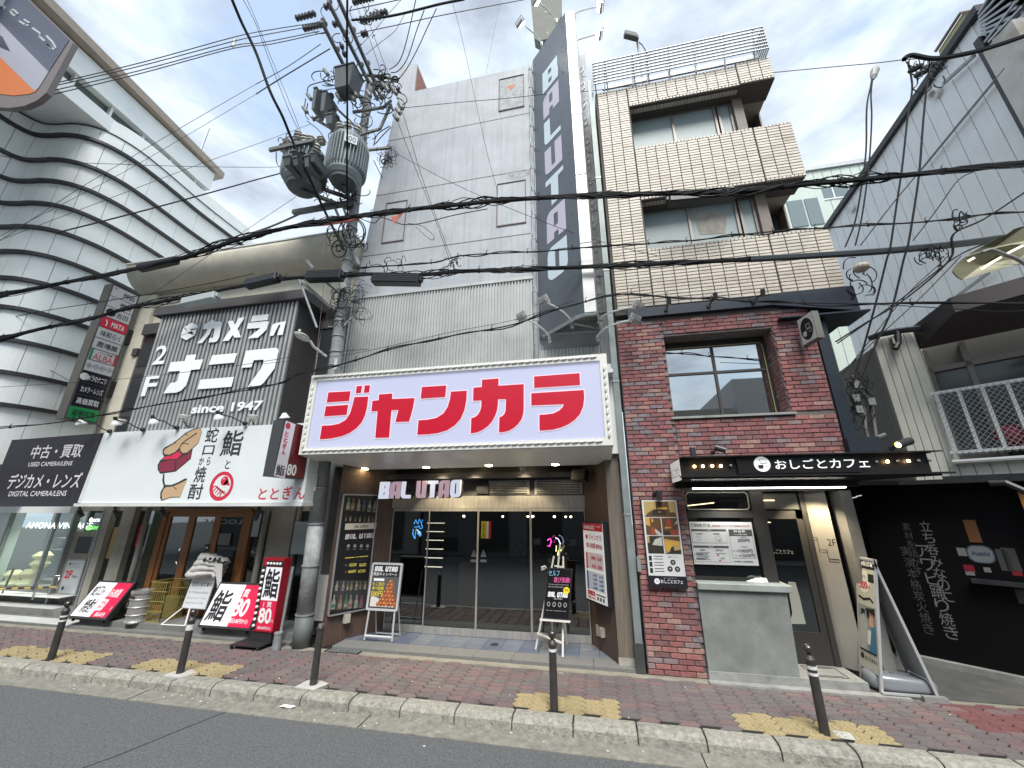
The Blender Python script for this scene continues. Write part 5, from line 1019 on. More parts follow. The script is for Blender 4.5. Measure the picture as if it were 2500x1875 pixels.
for u0 in (.0, .43, 1.26, 2.12): b.box(FC, ubal+u0, ubal+u0+.07, zbal, zt_-.3, -.335, -.27)
b.box(FC, ubal, ubal+3.2, zrail+.42, zrail+.5, -.335, -.27); b.done('window_frame', alu, ch)
b = MB(); b.box(FC, ubal-.02, 4, zbal-.05, zbal, -.35, .12); b.done('balcony_floor', crm, ch)
rlg = MB(); rlg.box(FC, ubal-.02, 3.2, zrail-.02, zrail+.025, .06, .1); rlg.box(FC, ubal-.02, 3.2, zbal+.09, zbal+.13, .06, .1); rlg.box(FC, ubal-.03, 3.2, zbal-.03, zbal+.0, .05, .13); rg = rlg.done('balcony_railing', white, ch)
for i in range(9): MB().box(FC, ubal+.02+i*.235, ubal+.06+i*.235, zbal+.13, zrail-.02, .055, .10).done('baluster', white, rg)
b = MB(); hgt = zrail-zbal-.05
for i in range(-14, 50):
    u0 = ubal+i*.066
    for sgn in (1, -1):
        pts = []
        for k in range(15):
            z = zbal+.06+hgt*k/14; u = u0+sgn*.05*14*k/14*1.2
            if ubal <= u <= ubal+2.6: pts.append(FC.P(u, z, .115))
        if len(pts) > 1: b.tube(pts[::max(1, len(pts)-1)], .0035, 3, cap=False)
b.done('wire_mesh', galv, rg)
b = MB(); P = [FC.P(ubal+.42+.02*i, zbal+.05+.0*i, -.05) for i in range(1)]; b.ball(FC.P(ubal+.62, zbal+.28, -.12), .2, 10, .9); b.ball(FC.P(ubal+.85, zbal+.2, -.1), .16, 10); o = b.done('laundry_bag', M('dark_red_cloth', (.16, .012, .03), .8, var=.3), None); tag(o, 'dark red cloth bundle behind the balcony mesh of the cream house', 'bundle')
# awning over the balcony
aw = thing('balcony_awning', 'dark brown folding awning above the balcony of the cream house', 'awning', tuple(FC.P(1.5, 4.4, .3))); zh = ZM(2000, 600, 2.37)
q = [FC.px(*zh(*p)) for p in ((540, 560), (590, 630), (910, 395), (980, 475))]
b = MB(); zA = zt_-.02
P = [FC.P(ur, zA-.30, -.1), FC.P(4, zA-.42, -.1), FC.P(4, zA-.12, .75), FC.P(ur+.55, zA-.12, .75), FC.P(ur, zA+.1, -.1), FC.P(4, zA+.1, -.1), FC.P(4, zA+.13, .72), FC.P(ur+.55, zA+.13, .72)]
b.add(P, [(3, 2, 1, 0), (4, 5, 6, 7), (0, 4, 7, 3), (3, 7, 6, 2)]); b.m = [0, 1, 0, 0]; b.done('canvas', [M('awning_brown', (.055, .045, .045), .7, var=.15), M('awning_top', (.35, .33, .33), .5, var=.2)], aw)
# pub front
pub = thing('pub_shopfront', 'black standing bar front with faint vertical white lettering, far right', 'shopfront', tuple(FC.P(0, 0)))
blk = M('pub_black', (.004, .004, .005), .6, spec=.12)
b = MB(); b.box(FC, -1.2, 3.5, .08, 2.5, -.3, .02); b.done('wall', blk, pub)
b = MB(); b.box(FC, -1.25, 3.5, 2.5, 2.56, -.3, .32); b.box(FC, -.1, 3.5, 2.56, 2.6, -.1, .30); b.done('hood', dark, pub)
b = MB(); b.box(FC, -1.2, 3.5, -.02, .085, -.3, .12); b.done('plinth', conc, pub)
b = MB(); zp = ZM(2000, 1200, 3.318); FP = FR(FC.P(0, 0, .022), FC.u)
def col(s_, x0, y0, x1, y1, w):
    n = len(s_)
    for i, chh in enumerate(s_):
        if chh == ' ': continue
        xa = x0+(x1-x0)*(i+.06)/n; ya_ = y0+(y1-y0)*(i+.06)/n; xb = x0+(x1-x0)*(i+.9)/n; yb2 = y0+(y1-y0)*(i+.9)/n
        a = FP.px(*zp((xa+xb)/2-w/2, yb2)); c = FP.px(*zp((xa+xb)/2+w/2, ya_)); h_ = c[1]-a[1]; m = (a[0]+c[0])/2; text(b, FP, chh, (m-h_*.42, a[1]), (m+h_*.42, c[1]), c=.001)
b.mi = 0; col('立ち呑みなのに', 845, 235, 1050, 900, 70); col('アワビ踊り焼き', 825, 430, 1090, 1200, 70)
b.mi = 1; col('素材を活かす', 695, 250, 815, 680, 40); col('実演本格炭火焼き', 690, 440, 900, 1160, 45)
b.done('lettering', [M('pub_print', (.16, .165, .165), .7), M('pub_print_dim', (.06, .062, .062), .7)], pub)
b = MB(); b.mi = 0
def pq(x0, y0, x1, y1, mi, c=.004): 
    b.mi = mi; a = FP.px(*zp(x0, y1)); d = FP.px(*zp(x1, y0)); b.box(FP, min(a[0], d[0]), max(a[0], d[0]), a[1], d[1], .001, c)
pq(1222, 230, 1262, 410, 0); pq(1130, 458, 1180, 520, 1); pq(1182, 597, 1248, 650, 2); pq(1190, 650, 1255, 676, 1); pq(1340, 617, 1385, 652, 1); pq(1480, 470, 1520, 640, 3); pq(1530, 460, 1580, 640, 3); pq(1570, 645, 1640, 680, 2); pq(1620, 800, 1700, 905, 3)
b.mi = 4; q = FP.px(*zp(1308, 508)); b.poly(FP, rrect(q[0]-.13, q[0]+.13, q[1]-.12, q[1]+.12, .09), .005); b.mi = 5; b.poly(FP, rrect(q[0]-.115, q[0]+.115, q[1]-.105, q[1]+.105, .08), .006); b.mi = 6; text(b, FP, 'Asahi', (q[0]-.09, q[1]-.02), (q[0]+.09, q[1]+.04), c=.008, bold=.04)
b.done('sticker', [M('wood_tag', (.16, .06, .02), .6), M('tag_grey', (.18, .19, .19), .6), M('tag_red', (.2, .008, .02), .5), M('tag_dim', (.05, .05, .05), .6), M('plate_dark', (.05, .06, .08), .4), M('plate_grey', (.18, .2, .21), .4), M('navy_print')], pub)
b = MB(); b.box(FC, *[FC.px(*zp(1240, 700))[0], 2.6], *[FC.px(*zp(1240, 712))[1]-.03, FC.px(*zp(1240, 700))[1]], .02, .16); b.done('shelf', dark, pub)
b = MB(); q = FC.px(*zp(1600, 320)); b.box(FC, q[0]+.14, q[0]+.7, q[1], 2.42, .05, .2); b.done('menu_lantern', M('orange_wood', (.34, .15, .035), .6, var=.15), pub)
b = MB(); a = FC.P(*FC.px(*zh(1000, 1380)), .35); b.tube([a, a+FC.u*.14+Vector((0, 0, .0)), a+FC.u*.28+Vector((0, 0, -.12))], .045, 8); b.done('duct', black, pub)
# alley beyond, between cafe and pub: its darkness put in as black surfaces
al = thing('alley_void_wall', 'black wall standing for the dark void of the passage between cafe and pub', 'wall', (4, 9.5, 0)); b = MB(); b.wbox(3.3, 5.9, 9.5, 9.7, 0, 2.9); b.done('wall', blk, al)
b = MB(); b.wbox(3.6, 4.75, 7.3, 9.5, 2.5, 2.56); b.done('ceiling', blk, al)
b = MB()
for i in range(4): p_ = atY(*zp(230+i*70, 60-i*20), 7.9); b.tube([p_, p_+Vector((.14, 0, .03))], .008, 4)
b.done('slat_light', M('slat_grey', (.4, .4, .4), .5, emit=(.9, .9, .9), es=.25), al)
# pipes and meters in the alley
me_ = thing('alley_pipes', 'tangle of grey pipes, cables and meters on the wall of the narrow alley', 'pipes', (4.2, 7.2, 3)); b = MB()
for pl in (((780, 960), (650, 1010)), ((600, 900), (620, 990)), ((590, 700), (600, 900)), ((480, 430), (650, 700), (700, 1000))): b.tube([atY(*zg(*p), 7.35) for p in pl], .03, 6)
b.done('pipe', M('pipe_taupe', (.2, .195, .18), .6), me_)
b = MB(); r_ = random.Random(8)
for i in range(26):
    c = atY(*zg(r_.uniform(460, 640), r_.uniform(470, 880)), 7.25); pts = [c+Vector((r_.uniform(-.12, .12), r_.uniform(-.05, .05), r_.uniform(-.16, .16))) for _ in range(5)]; b.tube([Vector(p) for p in pts], .006, 4)
b.done('cable', rubber, me_)
b = MB()
for p in ((500, 640), (530, 740), (510, 520), (640, 670)): c = atY(*zg(*p), 7.28); b.wbox(c.x-.05, c.x+.05, 7.22, 7.32, c.z-.06, c.z+.06)
b.done('meter', M('meter_grey', (.25, .26, .25), .5), me_)

# ------------------------------------------------------------------ cafe front
cf = thing('cafe_shopfront', 'cafe shopfront with dark framed glass and concrete counter in the brick house', 'shopfront', (2.2, 6.6, .1)); z55 = ZM(1550, 1150, 3.318)
dbr = M('dark_brown', (.035, .033, .03), .5); cg = M('counter_concrete', (.20, .215, .205), .8, var=.28, vs=2.2, bump=.25, bs=20, dirt=(.13, .145, .14), dirts=2.6, dirta=.6)
b = MB(); b.add([(1.325, 6.42, .02), (2.40, 6.42, .02), (2.44, 6.42, 1.075), (1.325, 6.42, 1.075), (1.325, 6.9, .02), (2.40, 6.9, .02), (2.44, 6.9, 1.075), (1.325, 6.9, 1.075)], [(0, 1, 2, 3), (5, 4, 7, 6), (1, 5, 6, 2), (4, 0, 3, 7), (3, 2, 6, 7), (0, 4, 5, 1)]); b.done('counter_base', cg, cf)
MB().bbox(FR((0, 6.9, 0)), 1.322, 2.50, 1.078, 1.165, .0, .53, .008).done('counter_top', M('counter_top', (.3, .33, .315), .6, var=.15, vs=4, dirt=(.2, .22, .21)), cf)
b = MB(); b.wbox(1.325, 2.52, 6.62, 6.7, 2.02, 2.12); b.wbox(1.325, 3.6, 6.62, 6.72, 2.40, 2.46); b.wbox(1.325, 1.36, 6.62, 6.7, 1.166, 2.4); b.wbox(2.27, 2.44, 6.60, 6.72, 0.11, 2.4); b.wbox(1.36, 2.27, 6.63, 6.7, 1.166, 1.21); b.wbox(3.05, 3.12, 6.9, 7.0, .11, 2.4); b.done('frame', dbr, cf)
b = MB(); b.poly(FY(6.60), rrect(1.36, 2.24, 2.13, 2.39, .05), -.02, 0, holes=[rrect(1.375, 2.225, 2.145, 2.375, .045)]); b.done('transom_trim', M('trim_grey', (.25, .24, .2), .5), cf)
b = MB(); b.wbox(1.36, 2.27, 6.66, 6.665, 2.12, 2.4); b.wbox(1.36, 2.27, 6.66, 6.665, 1.21, 2.02); b.done('pane', glassd, cf)
dr = MB(); dr.wbox(2.45, 3.05, 6.92, 6.97, .11, .5); dr.wbox(2.45, 2.54, 6.92, 6.97, .5, 2.12); dr.wbox(2.96, 3.05, 6.92, 6.97, .5, 2.12); dr.wbox(2.45, 3.05, 6.92, 6.97, 2.0, 2.12); d_ = dr.done('door', dbr, cf)
g_ = MB(); g_.wbox(2.54, 2.96, 6.94, 6.945, .5, 2.0); g_.done('pane', glassd, d_)
b = MB(); b.tube([(2.5, 6.88, 1.25), (2.5, 6.86, 1.3), (2.5, 6.86, 1.55), (2.5, 6.88, 1.6)], .01, 5); b.done('handle', galv, d_)
b = MB(); F9_ = FY(6.93); text(b, F9_, 'おしごとカフェ', F9_.px(*z55(1085, 668)), F9_.px(*z55(1278, 635)), c=.0); b.done('door_lettering', M('door_print', (.35, .37, .37), .6), d_)
b = MB(); b.wbox(2.46, 3.04, 6.95, 6.96, 2.14, 2.38); b.done('transom', M('transom_glass', (.12, .13, .115), .15), cf)
b = MB(); b.wbox(1.33, 3.5, 9.4, 9.5, 0, 2.5); b.wbox(1.33, 3.5, 6.75, 9.4, 2.47, 2.52); b.wbox(1.33, 3.05, 6.9, 9.4, .0, .1); b.done('interior_shell', M('cafe_inside', (.07, .06, .05), .7), cf)
b = MB(); b.tube([(1.7, 8.2, 2.2), (2.1, 7.9, 2.25)], .012, 4); b.tube([(2.6, 7.6, 1.93), (2.85, 7.6, 1.93)], .01, 4); b.tube([(2.5, 6.9, 2.27), (2.7, 6.9, 2.27)], .006, 4); b.done('interior_lamp', M('warm_tube', (1, .8, .5), .5, emit=(1, .72, .38), es=3), cf)
b = MB(); pz = atY(*z55(1320, 1075), 6.9)
P = [atY(*z55(*p), 6.915) for p in ((1240, 895), (1300, 900), (1330, 1000), (1385, 1240), (1255, 1238), (1275, 1150), (1250, 1000))]; b.add(P, [(0, 6, 1), (6, 2, 1), (6, 5, 2), (5, 3, 2), (5, 4, 3)]); b.done('door_curtain', M('curtain_grey', (.34, .36, .33), .8), cf)
plm = M('plaster_warm', (.30, .285, .255), .8, var=.12, vs=3)
pr = MB(); t0, t1, b0_, b1_ = atY(*z55(1310, 160), 7.0), atY(*z55(1510, 150), 6.75), atY(*z55(1570, 1535), 7.0), atY(*z55(1659, 1560), 6.75)
pr.add([(3.09, 7.02, .1), (3.34, 6.76, .1), (3.34, 7.2, .1), (3.09, 7.02, 2.42), (3.34, 6.76, 2.42), (3.34, 7.2, 2.42)], [(0, 1, 4, 3), (1, 2, 5, 4), (2, 0, 3, 5)]); pr.done('plaster_pillar', plm, cf)
FPi = FR((3.09, 7.02, 0), (.25, -.26, 0)); b = MB(); z2f = 1.68
for k_ in range(2):
    o_ = k_*.035; stroke(b, FPi, [(.03, z2f-o_+.06), (.13, z2f-o_+.06), (.13, z2f-.1-o_), (.22, z2f-.1-o_), (.22, z2f-.22-o_), (.35, z2f-.22-o_)], .010, .004)
b.poly(FPi, [(.0, z2f+.06), (.05, z2f+.10), (.05, z2f+.02)], .004); text(b, FPi, '2F', (.25, z2f-.04), (.35, z2f+.05), c=.004); b.done('lettering', ink, cf)
pr = MB(); pr.wbox(3.46, 3.60, 6.62, 7.2, .02, 2.45); pr.done('plaster_pillar', M('plaster_grey', (.2, .2, .19), .8, var=.12), cf)
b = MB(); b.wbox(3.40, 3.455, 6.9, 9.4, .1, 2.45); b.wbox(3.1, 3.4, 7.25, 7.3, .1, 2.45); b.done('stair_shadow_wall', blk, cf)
fo = MB(); fo.box(FLOOR, 2.6, 3.0, 6.5, 6.51, .111, .114); [fo.box(FLOOR, *q_) for q_ in ((2.6, 3.0, 6.85, 6.86, .111, .114), (2.6, 2.61, 6.5, 6.86, .111, .114), (2.99, 3.0, 6.5, 6.86, .111, .114), (2.64, 2.96, 6.54, 6.55, .111, .114), (2.64, 2.96, 6.81, 6.82, .111, .114))]; fo.done('floor_inlay', dbr, cf)
# canopy
cc = thing('cafe_canopy', 'black steel cafe canopy with white lettering, laptop and cup logo and bulbs', 'canopy', (2.7, 5.7, 2.5)); F57 = FY(5.7)
bp = M('canopy_black', (.014, .014, .015), .4, spec=.4); zcc = ZM(1600, 1050, 2.949)
b = MB(); b.poly(FLOOR, [(1.17, 5.72), (4.12, 5.72), (3.60, 6.9), (3.6, 6.45), (1.17, 6.45)], 2.53, 2.555); b.poly(FLOOR, [(1.17, 5.72), (4.08, 5.72), (3.58, 6.85), (3.58, 6.45), (1.17, 6.45)], 2.80, 2.815); b.wbox(1.17, 4.05, 5.76, 5.8, 2.556, 2.80); b.wbox(1.17, 1.2, 5.8, 6.45, 2.556, 2.80); b.wbox(1.2, 3.6, 6.40, 6.45, 2.44, 2.53); b.done('body', bp, cc)
b = MB(); b.poly(FLOOR, [(1.15, 5.66), (4.22, 5.66), (4.12, 5.76), (1.15, 5.76)], 2.55, 2.57); b.poly(FLOOR, [(1.18, 5.66), (4.16, 5.66), (4.05, 5.76), (1.18, 5.76)], 2.81, 2.825); b.done('flange', bp, cc)
b = MB(); b.wbox(1.88, 3.3, 5.715, 5.76, 2.585, 2.805); b.done('name_board', M('board_black', (.010, .010, .011), .35), cc)
F571 = FY(5.712); b = MB(); q = F571.px(*zcc(768, 245)); disc(b, F571, q[0], q[1], .098, .002, 28); b.mi = 1
u, v = q; 
for pl, w_ in (([(u-.02, v+.065), (u+.055, v+.068), (u+.055, v+.015), (u-.02, v+.012), (u-.02, v+.065)], .005), ([(u-.02, v+.005), (u+.075, v+.0), (u+.075, v-.03), (u+.02, v-.03)], .005)): stroke(b, F571, pl, w_, .004)
b.poly(F571, [(u-.05, v-.01), (u+.012, v-.01), (u+.01, v-.05), (u-.01, v-.06), (u-.03, v-.06), (u-.05, v-.05)], .004); stroke(b, F571, [(u-.05, v-.02), (u-.068, v-.025), (u-.068, v-.045), (u-.048, v-.05)], .006, .004)
b.mi = 0; text(b, F571, 'おしごとカフェ', F571.px(*zcc(868, 282)), F571.px(*zcc(1528, 198)), c=.002, bold=.015, th=.004); b.done('lettering', [M('canopy_white_print', (.85, .86, .86), .5, emit=(1, 1, 1), es=.12), ink], cc)
b = MB(); FL_ = FXm(1.168); text(b, FL_, 'おしごとカフェ', (-6.38, 2.57), (-5.8, 2.72), c=.006); b.mi = 1; b.box(FL_, -6.42, -5.76, 2.52, 2.80, .0, .004); b.done('side_panel', [dark, M('side_white', (.6, .6, .58), .5, emit=(1, 1, .97), es=.1)], cc)
lit = M('bulb_lit', (1, .8, .5), .3, emit=(1, .62, .25), es=9); unlit = M('bulb_unlit', (.35, .35, .35), .15, .3)
for i, (x, y) in enumerate([(282, 262), (343, 260), (410, 258), (472, 258), (543, 255), (603, 252), (1592, 228), (1672, 226), (1747, 222), (1823, 222), (1897, 220), (1975, 218)]):
    p_ = atY(*zcc(x, y), 5.735); b = MB(); b.ball(p_, .018, 10); b.mi = 1; b.lathe(p_+Vector((0, .01, 0)), (0, 1, 0), [(0, .014), (.02, .014)], 8); b.done('bulb', [lit if i in (0, 1, 2, 3, 5, 7, 9) else unlit, dark], cc)
b = MB(); a, c_ = F65.px(*zcc(265, 425)), F65.px(*zcc(1362, 405)); b.wbox(1.43, 2.40, 6.36, 6.39, 2.425, 2.44); b.wbox(2.41, 3.42, 6.36, 6.39, 2.425, 2.44); b.done('tube_light', M('tube_white', (1, 1, .95), .4, emit=(1, .98, .9), es=4.5), cc)
b = MB(); b.wbox(1.40, 3.45, 6.33, 6.395, 2.442, 2.53); b.done('tube_housing', bp, cc)
spot(cc, (3.0, 6.5, 2.38), (.15, .45, -1), 26, (1, .82, .55), 100, .02, 'wall_washer'); spot(cc, (1.9, 6.3, 2.4), (0, .1, -1), 14, (1, .97, .9), 120, .1, 'tube_glow')
# cylindrical spot lamps
def cyl_spot(name, label, base, p, d, lit_, grp=None, r=.042, ln=.15):
    t = thing(name, label, 'spotlight', base, grp); base = Vector(base); p = Vector(p); d = Vector(d).normalized()
    MB().tube([base, (base+p)/2+Vector((0, 0, .01)), p], .012, 6).done('arm', black, t); b = MB(); b.lathe(base, (0, -1, 0), [(0, .035), (.02, .03)], 10); b.done('base', black, t)
    b = MB(); b.lathe(p-d*ln*.5, d, [(0, r*.9), (.01, r), (ln, r), (ln, r*.8), (ln-.02, r*.75)], 12); b.done('barrel', M('spot_barrel', (.05, .055, .06), .4, .3), t, smooth=False)
    b = MB(); b.lathe(p+d*(ln*.5-.018), d, [(0, r*.74), (.003, r*.74)], 12); b.done('lens', M('spot_lit', (1, .85, .4), .4, emit=(1, .78, .2), es=3) if lit_ else M('spot_dull', (.2, .2, .2), .2), t)
G3 = 'small cylinder spots on the navy ledge'
for i, (nm, a, c_) in enumerate((('left spot of three on the navy ledge over the bricks', (1000, 350), (1018, 290)), ('middle spot of three on the navy ledge over the bricks', (1275, 325), (1318, 262)), ('right spot of three on the navy ledge over the bricks', (1565, 300), (1625, 240)))):
    cyl_spot('wall_spotlight', nm, pt(z7, a[0], a[1], 6.37), pt(z7, c_[0], c_[1], 6.2), (0, .35, -1), True, G3, .035, .13)
cyl_spot('wall_spotlight', 'dark double-jointed spotlight above the left end of the cafe canopy', pt(z7, 1300, 1275, 6.4), pt(z7, 1350, 1250, 6.15), (.8, -.2, -.35), False)
cyl_spot('wall_spotlight', 'upright grey cylinder spot beside the canopy end on the bricks', pt(z7, 1172, 1290, 6.4), pt(z7, 1172, 1272, 6.3), (0, 0, -1), False)
cyl_spot('wall_spotlight', 'dark cylinder spot above the cafe photo menu board', pt(z55, 160, 178, 6.44), pt(z55, 198, 195, 6.32), (0, .2, -1), False)
cyl_spot('wall_spotlight', 'lit yellow spotlight above the right end of the cafe canopy', pt(zcc, 1700, 130, 6.1), pt(zcc, 1790, 92, 5.95), (-.85, -.35, -.25), True, None, .05, .24)
cyl_spot('wall_spotlight', 'black spotlight under the gutter of the cream house', tuple(FC.P(*FC.px(*zh(450, 500)), .02)), tuple(FC.P(*FC.px(*zh(440, 565)), .1)), (-.2, -.3, -.9), False)
# hanging square logo sign on the brick corner
ls = thing('logo_sign', 'square projecting sign with laptop and cup logo on the brick corner', 'sign', (3.45, 6.2, 4.6))
q = [atY(*z8(*p), 6.1) for p in ((188, 440), (270, 338), (322, 505), (235, 603))]
n_ = (q[1]-q[0]).cross(q[2]-q[1]).normalized(); xw = 3.42
FLg = FR((3.30, 6.42, 0), (.16, -.98, 0)); Q = [FLg.px(*z8(*p)) for p in ((188, 440), (270, 338), (322, 505), (235, 603))]; u0 = (Q[0][0]+Q[3][0])/2; u1 = (Q[1][0]+Q[2][0])/2; v0 = (Q[3][1]+Q[2][1])/2; v1 = (Q[0][1]+Q[1][1])/2
b = MB(); b.box(FLg, u0, u1, v0, v1, -.10, 0); b.done('box', M('box_grey', (.16, .155, .14), .5), ls)
b = MB(); b.box(FLg, u0+.01, u1-.01, v0+.01, v1-.01, .001, .003); b.mi = 1; uc_, vc_ = (u0+u1)/2, (v0+v1)/2; R_ = (v1-v0)*.40; disc(b, FLg, uc_, vc_, R_, .005, 24, (u1-u0)/(v1-v0)); b.mi = 0; k_ = (u1-u0)/.6
for pl, w_ in (([(-.0, .07), (.10, .07), (.10, .0), (0, .0), (0, .07)], .012), ([(-.0, -.02), (.13, -.02), (.12, -.07), (.05, -.07)], .012)): stroke(b, FLg, [(uc_+x*R_*4.5*.9, vc_+y*R_*4.5*1.2) for x, y in pl], w_*.8, .007)
b.poly(FLg, [(uc_+x*R_*4.2, vc_+y*R_*5) for x, y in ((-.12, -.03), (-.02, -.03), (-.03, -.11), (-.05, -.12), (-.1, -.12), (-.12, -.1))], .007); b.done('logo', [M('logo_white', (.6, .6, .57), .5), ink], ls)
b = MB(); b.box(FLg, u0-.06, u0, v0-.03, v0+.14, -.07, -.02); b.done('bracket', galv, ls)
# ------------------------------------------------------------------ other side of the street (behind the viewer, seen in the glass)
def far_side(x0, x1, h, col, label, cat='building'):
    t = thing('street_building', label, cat, ((x0+x1)/2, -5.5, 0)); m = M('opp_'+str(int(x0)), col, .8, var=.1); fr = FR((0, -5.5, 0), (-1, 0, 0))
    b = MB(); b.wbox(x0, x1, -14, -5.5, -.1, h); b.done('wall', m, t)
    b = MB(); n = int((x1-x0)/2.2)
    for k in range(int((h-3.4)/3)):
        for i in range(n): xa = x0+.5+i*(x1-x0-.6)/n; b.wbox(xa, xa+1.3, -5.5, -5.47, 4.2+3*k, 5.7+3*k)
    b.done('window', dkw, t); b = MB()
    for i in range(n): xa = x0+.3+i*(x1-x0-.4)/n; b.wbox(xa, xa+1.7, -5.5, -5.46, .1, 2.4)
    b.done('shop_window', dkw, t); b = MB(); b.wbox(x0+.1, x1-.1, -5.49, -5.2, 2.6, 3.3); b.done('fascia', M('oppf_'+str(int(x0)), tuple(c*.5 for c in col), .6), t)
far_side(-22, -9.2, 8.5, (.28, .27, .25), 'tan block across the street, opposite the camera shop'); far_side(-9, -.6, 7.5, (.16, .16, .17), 'dark grey block across the street, opposite the karaoke entrance'); far_side(-.4, 6.5, 6.6, (.22, .20, .18), 'brown block across the street, opposite the cafe'); far_side(6.7, 18, 8, (.3, .3, .3), 'light grey block across the street, opposite the pub')
# ------------------------------------------------------------------ bollards
bolm = M('bollard_grey', (.055, .052, .05), .45, .3, var=.25, vs=10, bump=.15); tape = M('tape_white', (.62, .63, .62), .5, var=.2, vs=20); G5 = 'bollards along the kerb'
def bollard(x, y, label, top='ball', rings=(), lean=0):
    t = thing('bollard', label, 'bollard', (x, y, 0), G5); b = MB(); b.lathe((x, y, -.02), (0, 0, 1), [(0, .046), (.60, .043), (.635, .044), (.645, .05), (.665, .05), (.69, .036), (.70, .03)], 18); b.done('post', bolm, t, smooth=False)
    if top == 'ball': b = MB(); b.lathe((x, y, .67), (0, 0, 1), [(0, .018), (.02, .016)], 10); b.ball((x, y, .735), .047, 18); b.done('ball', M('ball_dark', (.09, .088, .085), .25, .7), t, smooth=True)
    else: b = MB(); b.lathe((x, y, .655), (0, 0, 1), [(0, .04), (.03, .035), (.032, .01)], 14); b.done('broken_top', M('broken_metal', (.2, .2, .19), .5, .5, var=.4, vs=30, bump=.5), t)
    for z, h in rings: b = MB(); b.lathe((x, y, z), (0, 0, 1), [(0, .046), (.0, .0475), (h, .047), (h, .045)], 18); b.done('reflective_band', tape, t)
bollard(-8.15, 5.23, 'dark bollard with grey bands at far left on yellow paving, beside the 550 yen board', rings=((.50, .022), (.56, .022)))
bollard(-5.73, 5.2, 'dark bollard with torn blue-white sticker, left of the utility pole', rings=((.52, .07),))
bollard(-3.69, 5.25, 'dark bollard with its ball top broken off, near the drain grate', 'broken')
bollard(-.60, 5.235, 'dark ball-topped bollard with one white band, in front of the karaoke doors', rings=((.565, .028),))
bollard(2.11, 5.295, 'dark ball-topped bollard with two torn white bands, in front of the cafe counter', rings=((.50, .025), (.555, .03)))

# ------------------------------------------------------------------ sushi bar signs
frm = M('frame_black', (.025, .024, .026), .45); lbw = M('lightbox_white', (.72, .73, .76), .35, emit=(.9, .93, 1), es=.05); lbr = M('lightbox_red', (.60, .012, .06), .35, emit=(.8, .02, .1), es=.04)
def tilt_board(label, x0, x1, y, hgt, lean, prints, z=.16, name='sign_board', split=.55):
    fr = FR((0, y, z), (1, 0, 0), (0, lean, 1)); t = thing(name, label, 'sign board', ((x0+x1)/2, y, .12))
    b = MB(); b.poly(fr, [(x0-.035, -.035), (x1+.035, -.035), (x1+.035, hgt+.035), (x0-.035, hgt+.035)], -.08, .0); b.done('frame', frm, t)
    b = MB(); xm = x0+(x1-x0)*split; b.mi = 0; b.box(fr, x0, xm, 0, hgt, .001, .006); b.mi = 1; b.box(fr, xm, x1, 0, hgt, .001, .006)
    prints(b, fr); b.done('light_face', [lbw, lbr, ink, inkw], t)
    b = MB(); 
    for x in (x0+.06, x1-.06): b.lathe((x-.01, y+.03, z-.07), (1, 0, 0), [(0, .028), (.02, .028)], 10); b.lathe((x-.01, y+.38*lean+.22, z-.07), (1, 0, 0), [(0, .028), (.02, .028)], 10)
    b.wbox(x0, x1, y+.0, y+.35, z-.045, z-.02); b.tube([(x1-.03, y+.33, z-.03), (x1-.03, y+lean*hgt*.9+.07, z+hgt*.75)], .012, 5); b.tube([(x0+.03, y+.33, z-.03), (x0+.03, y+lean*hgt*.9+.07, z+hgt*.75)], .012, 5); b.done('trolley', black, t); return t
za_m = zm
def pr1(b, fr):
    g = lambda x, y: fr.px(*zm(x, y))
    b.mi = 2
    for s_, a, c_ in (('蛇口', (955, 1195), (1145, 1090)), ('から', (1068, 1192), (1148, 1125)), ('焼酎', (830, 1375), (1065, 1235))): text(b, fr, s_, g(*a), g(*c_), c=.008, bold=.045)
    b.mi = 3
    for s_, a, c_ in (('60分', (1165, 1125), (1262, 1062)), ('飲み放題', (1105, 1212), (1325, 1130)), ('550', (1010, 1360), (1180, 1235)), ('円', (1160, 1362), (1205, 1318)), ('(税込605円)', (990, 1425), (1135, 1378))): text(b, fr, s_, g(*a), g(*c_), c=.008, bold=.035)
x0 = atY(*zm(745, 1425), 6.50).x; x1 = atY(*zm(1118, 1455), 6.50).x
tilt_board('low lit board, white and red, shochu 550 yen, leaning back beside the steel keg', x0, x1, 6.50, .62, .62, pr1, z=.20)
def pr2(b, fr):
    g = lambda x, y: fr.px(*wz(x, y)); b.mi = 2; text(b, fr, '鮨', g(325, 880), g(585, 640), c=.008, bold=.05); b.mi = 3
    for s_, a, c_ in (('1貫', (615, 690), (710, 628)), ('80', (535, 845), (720, 705)), ('(税込88円から)', (515, 905), (690, 870))): text(b, fr, s_, g(*a), g(*c_), c=.008, bold=.04)
x0 = atY(*wz(290, 925), 6.50).x; x1 = atY(*wz(690, 935), 6.50).x
tilt_board('low lit board, white and red, sushi 80 yen, leaning back behind the upright sushi sign', x0, x1, 6.50, .66, .42, pr2, z=.20, split=.56)
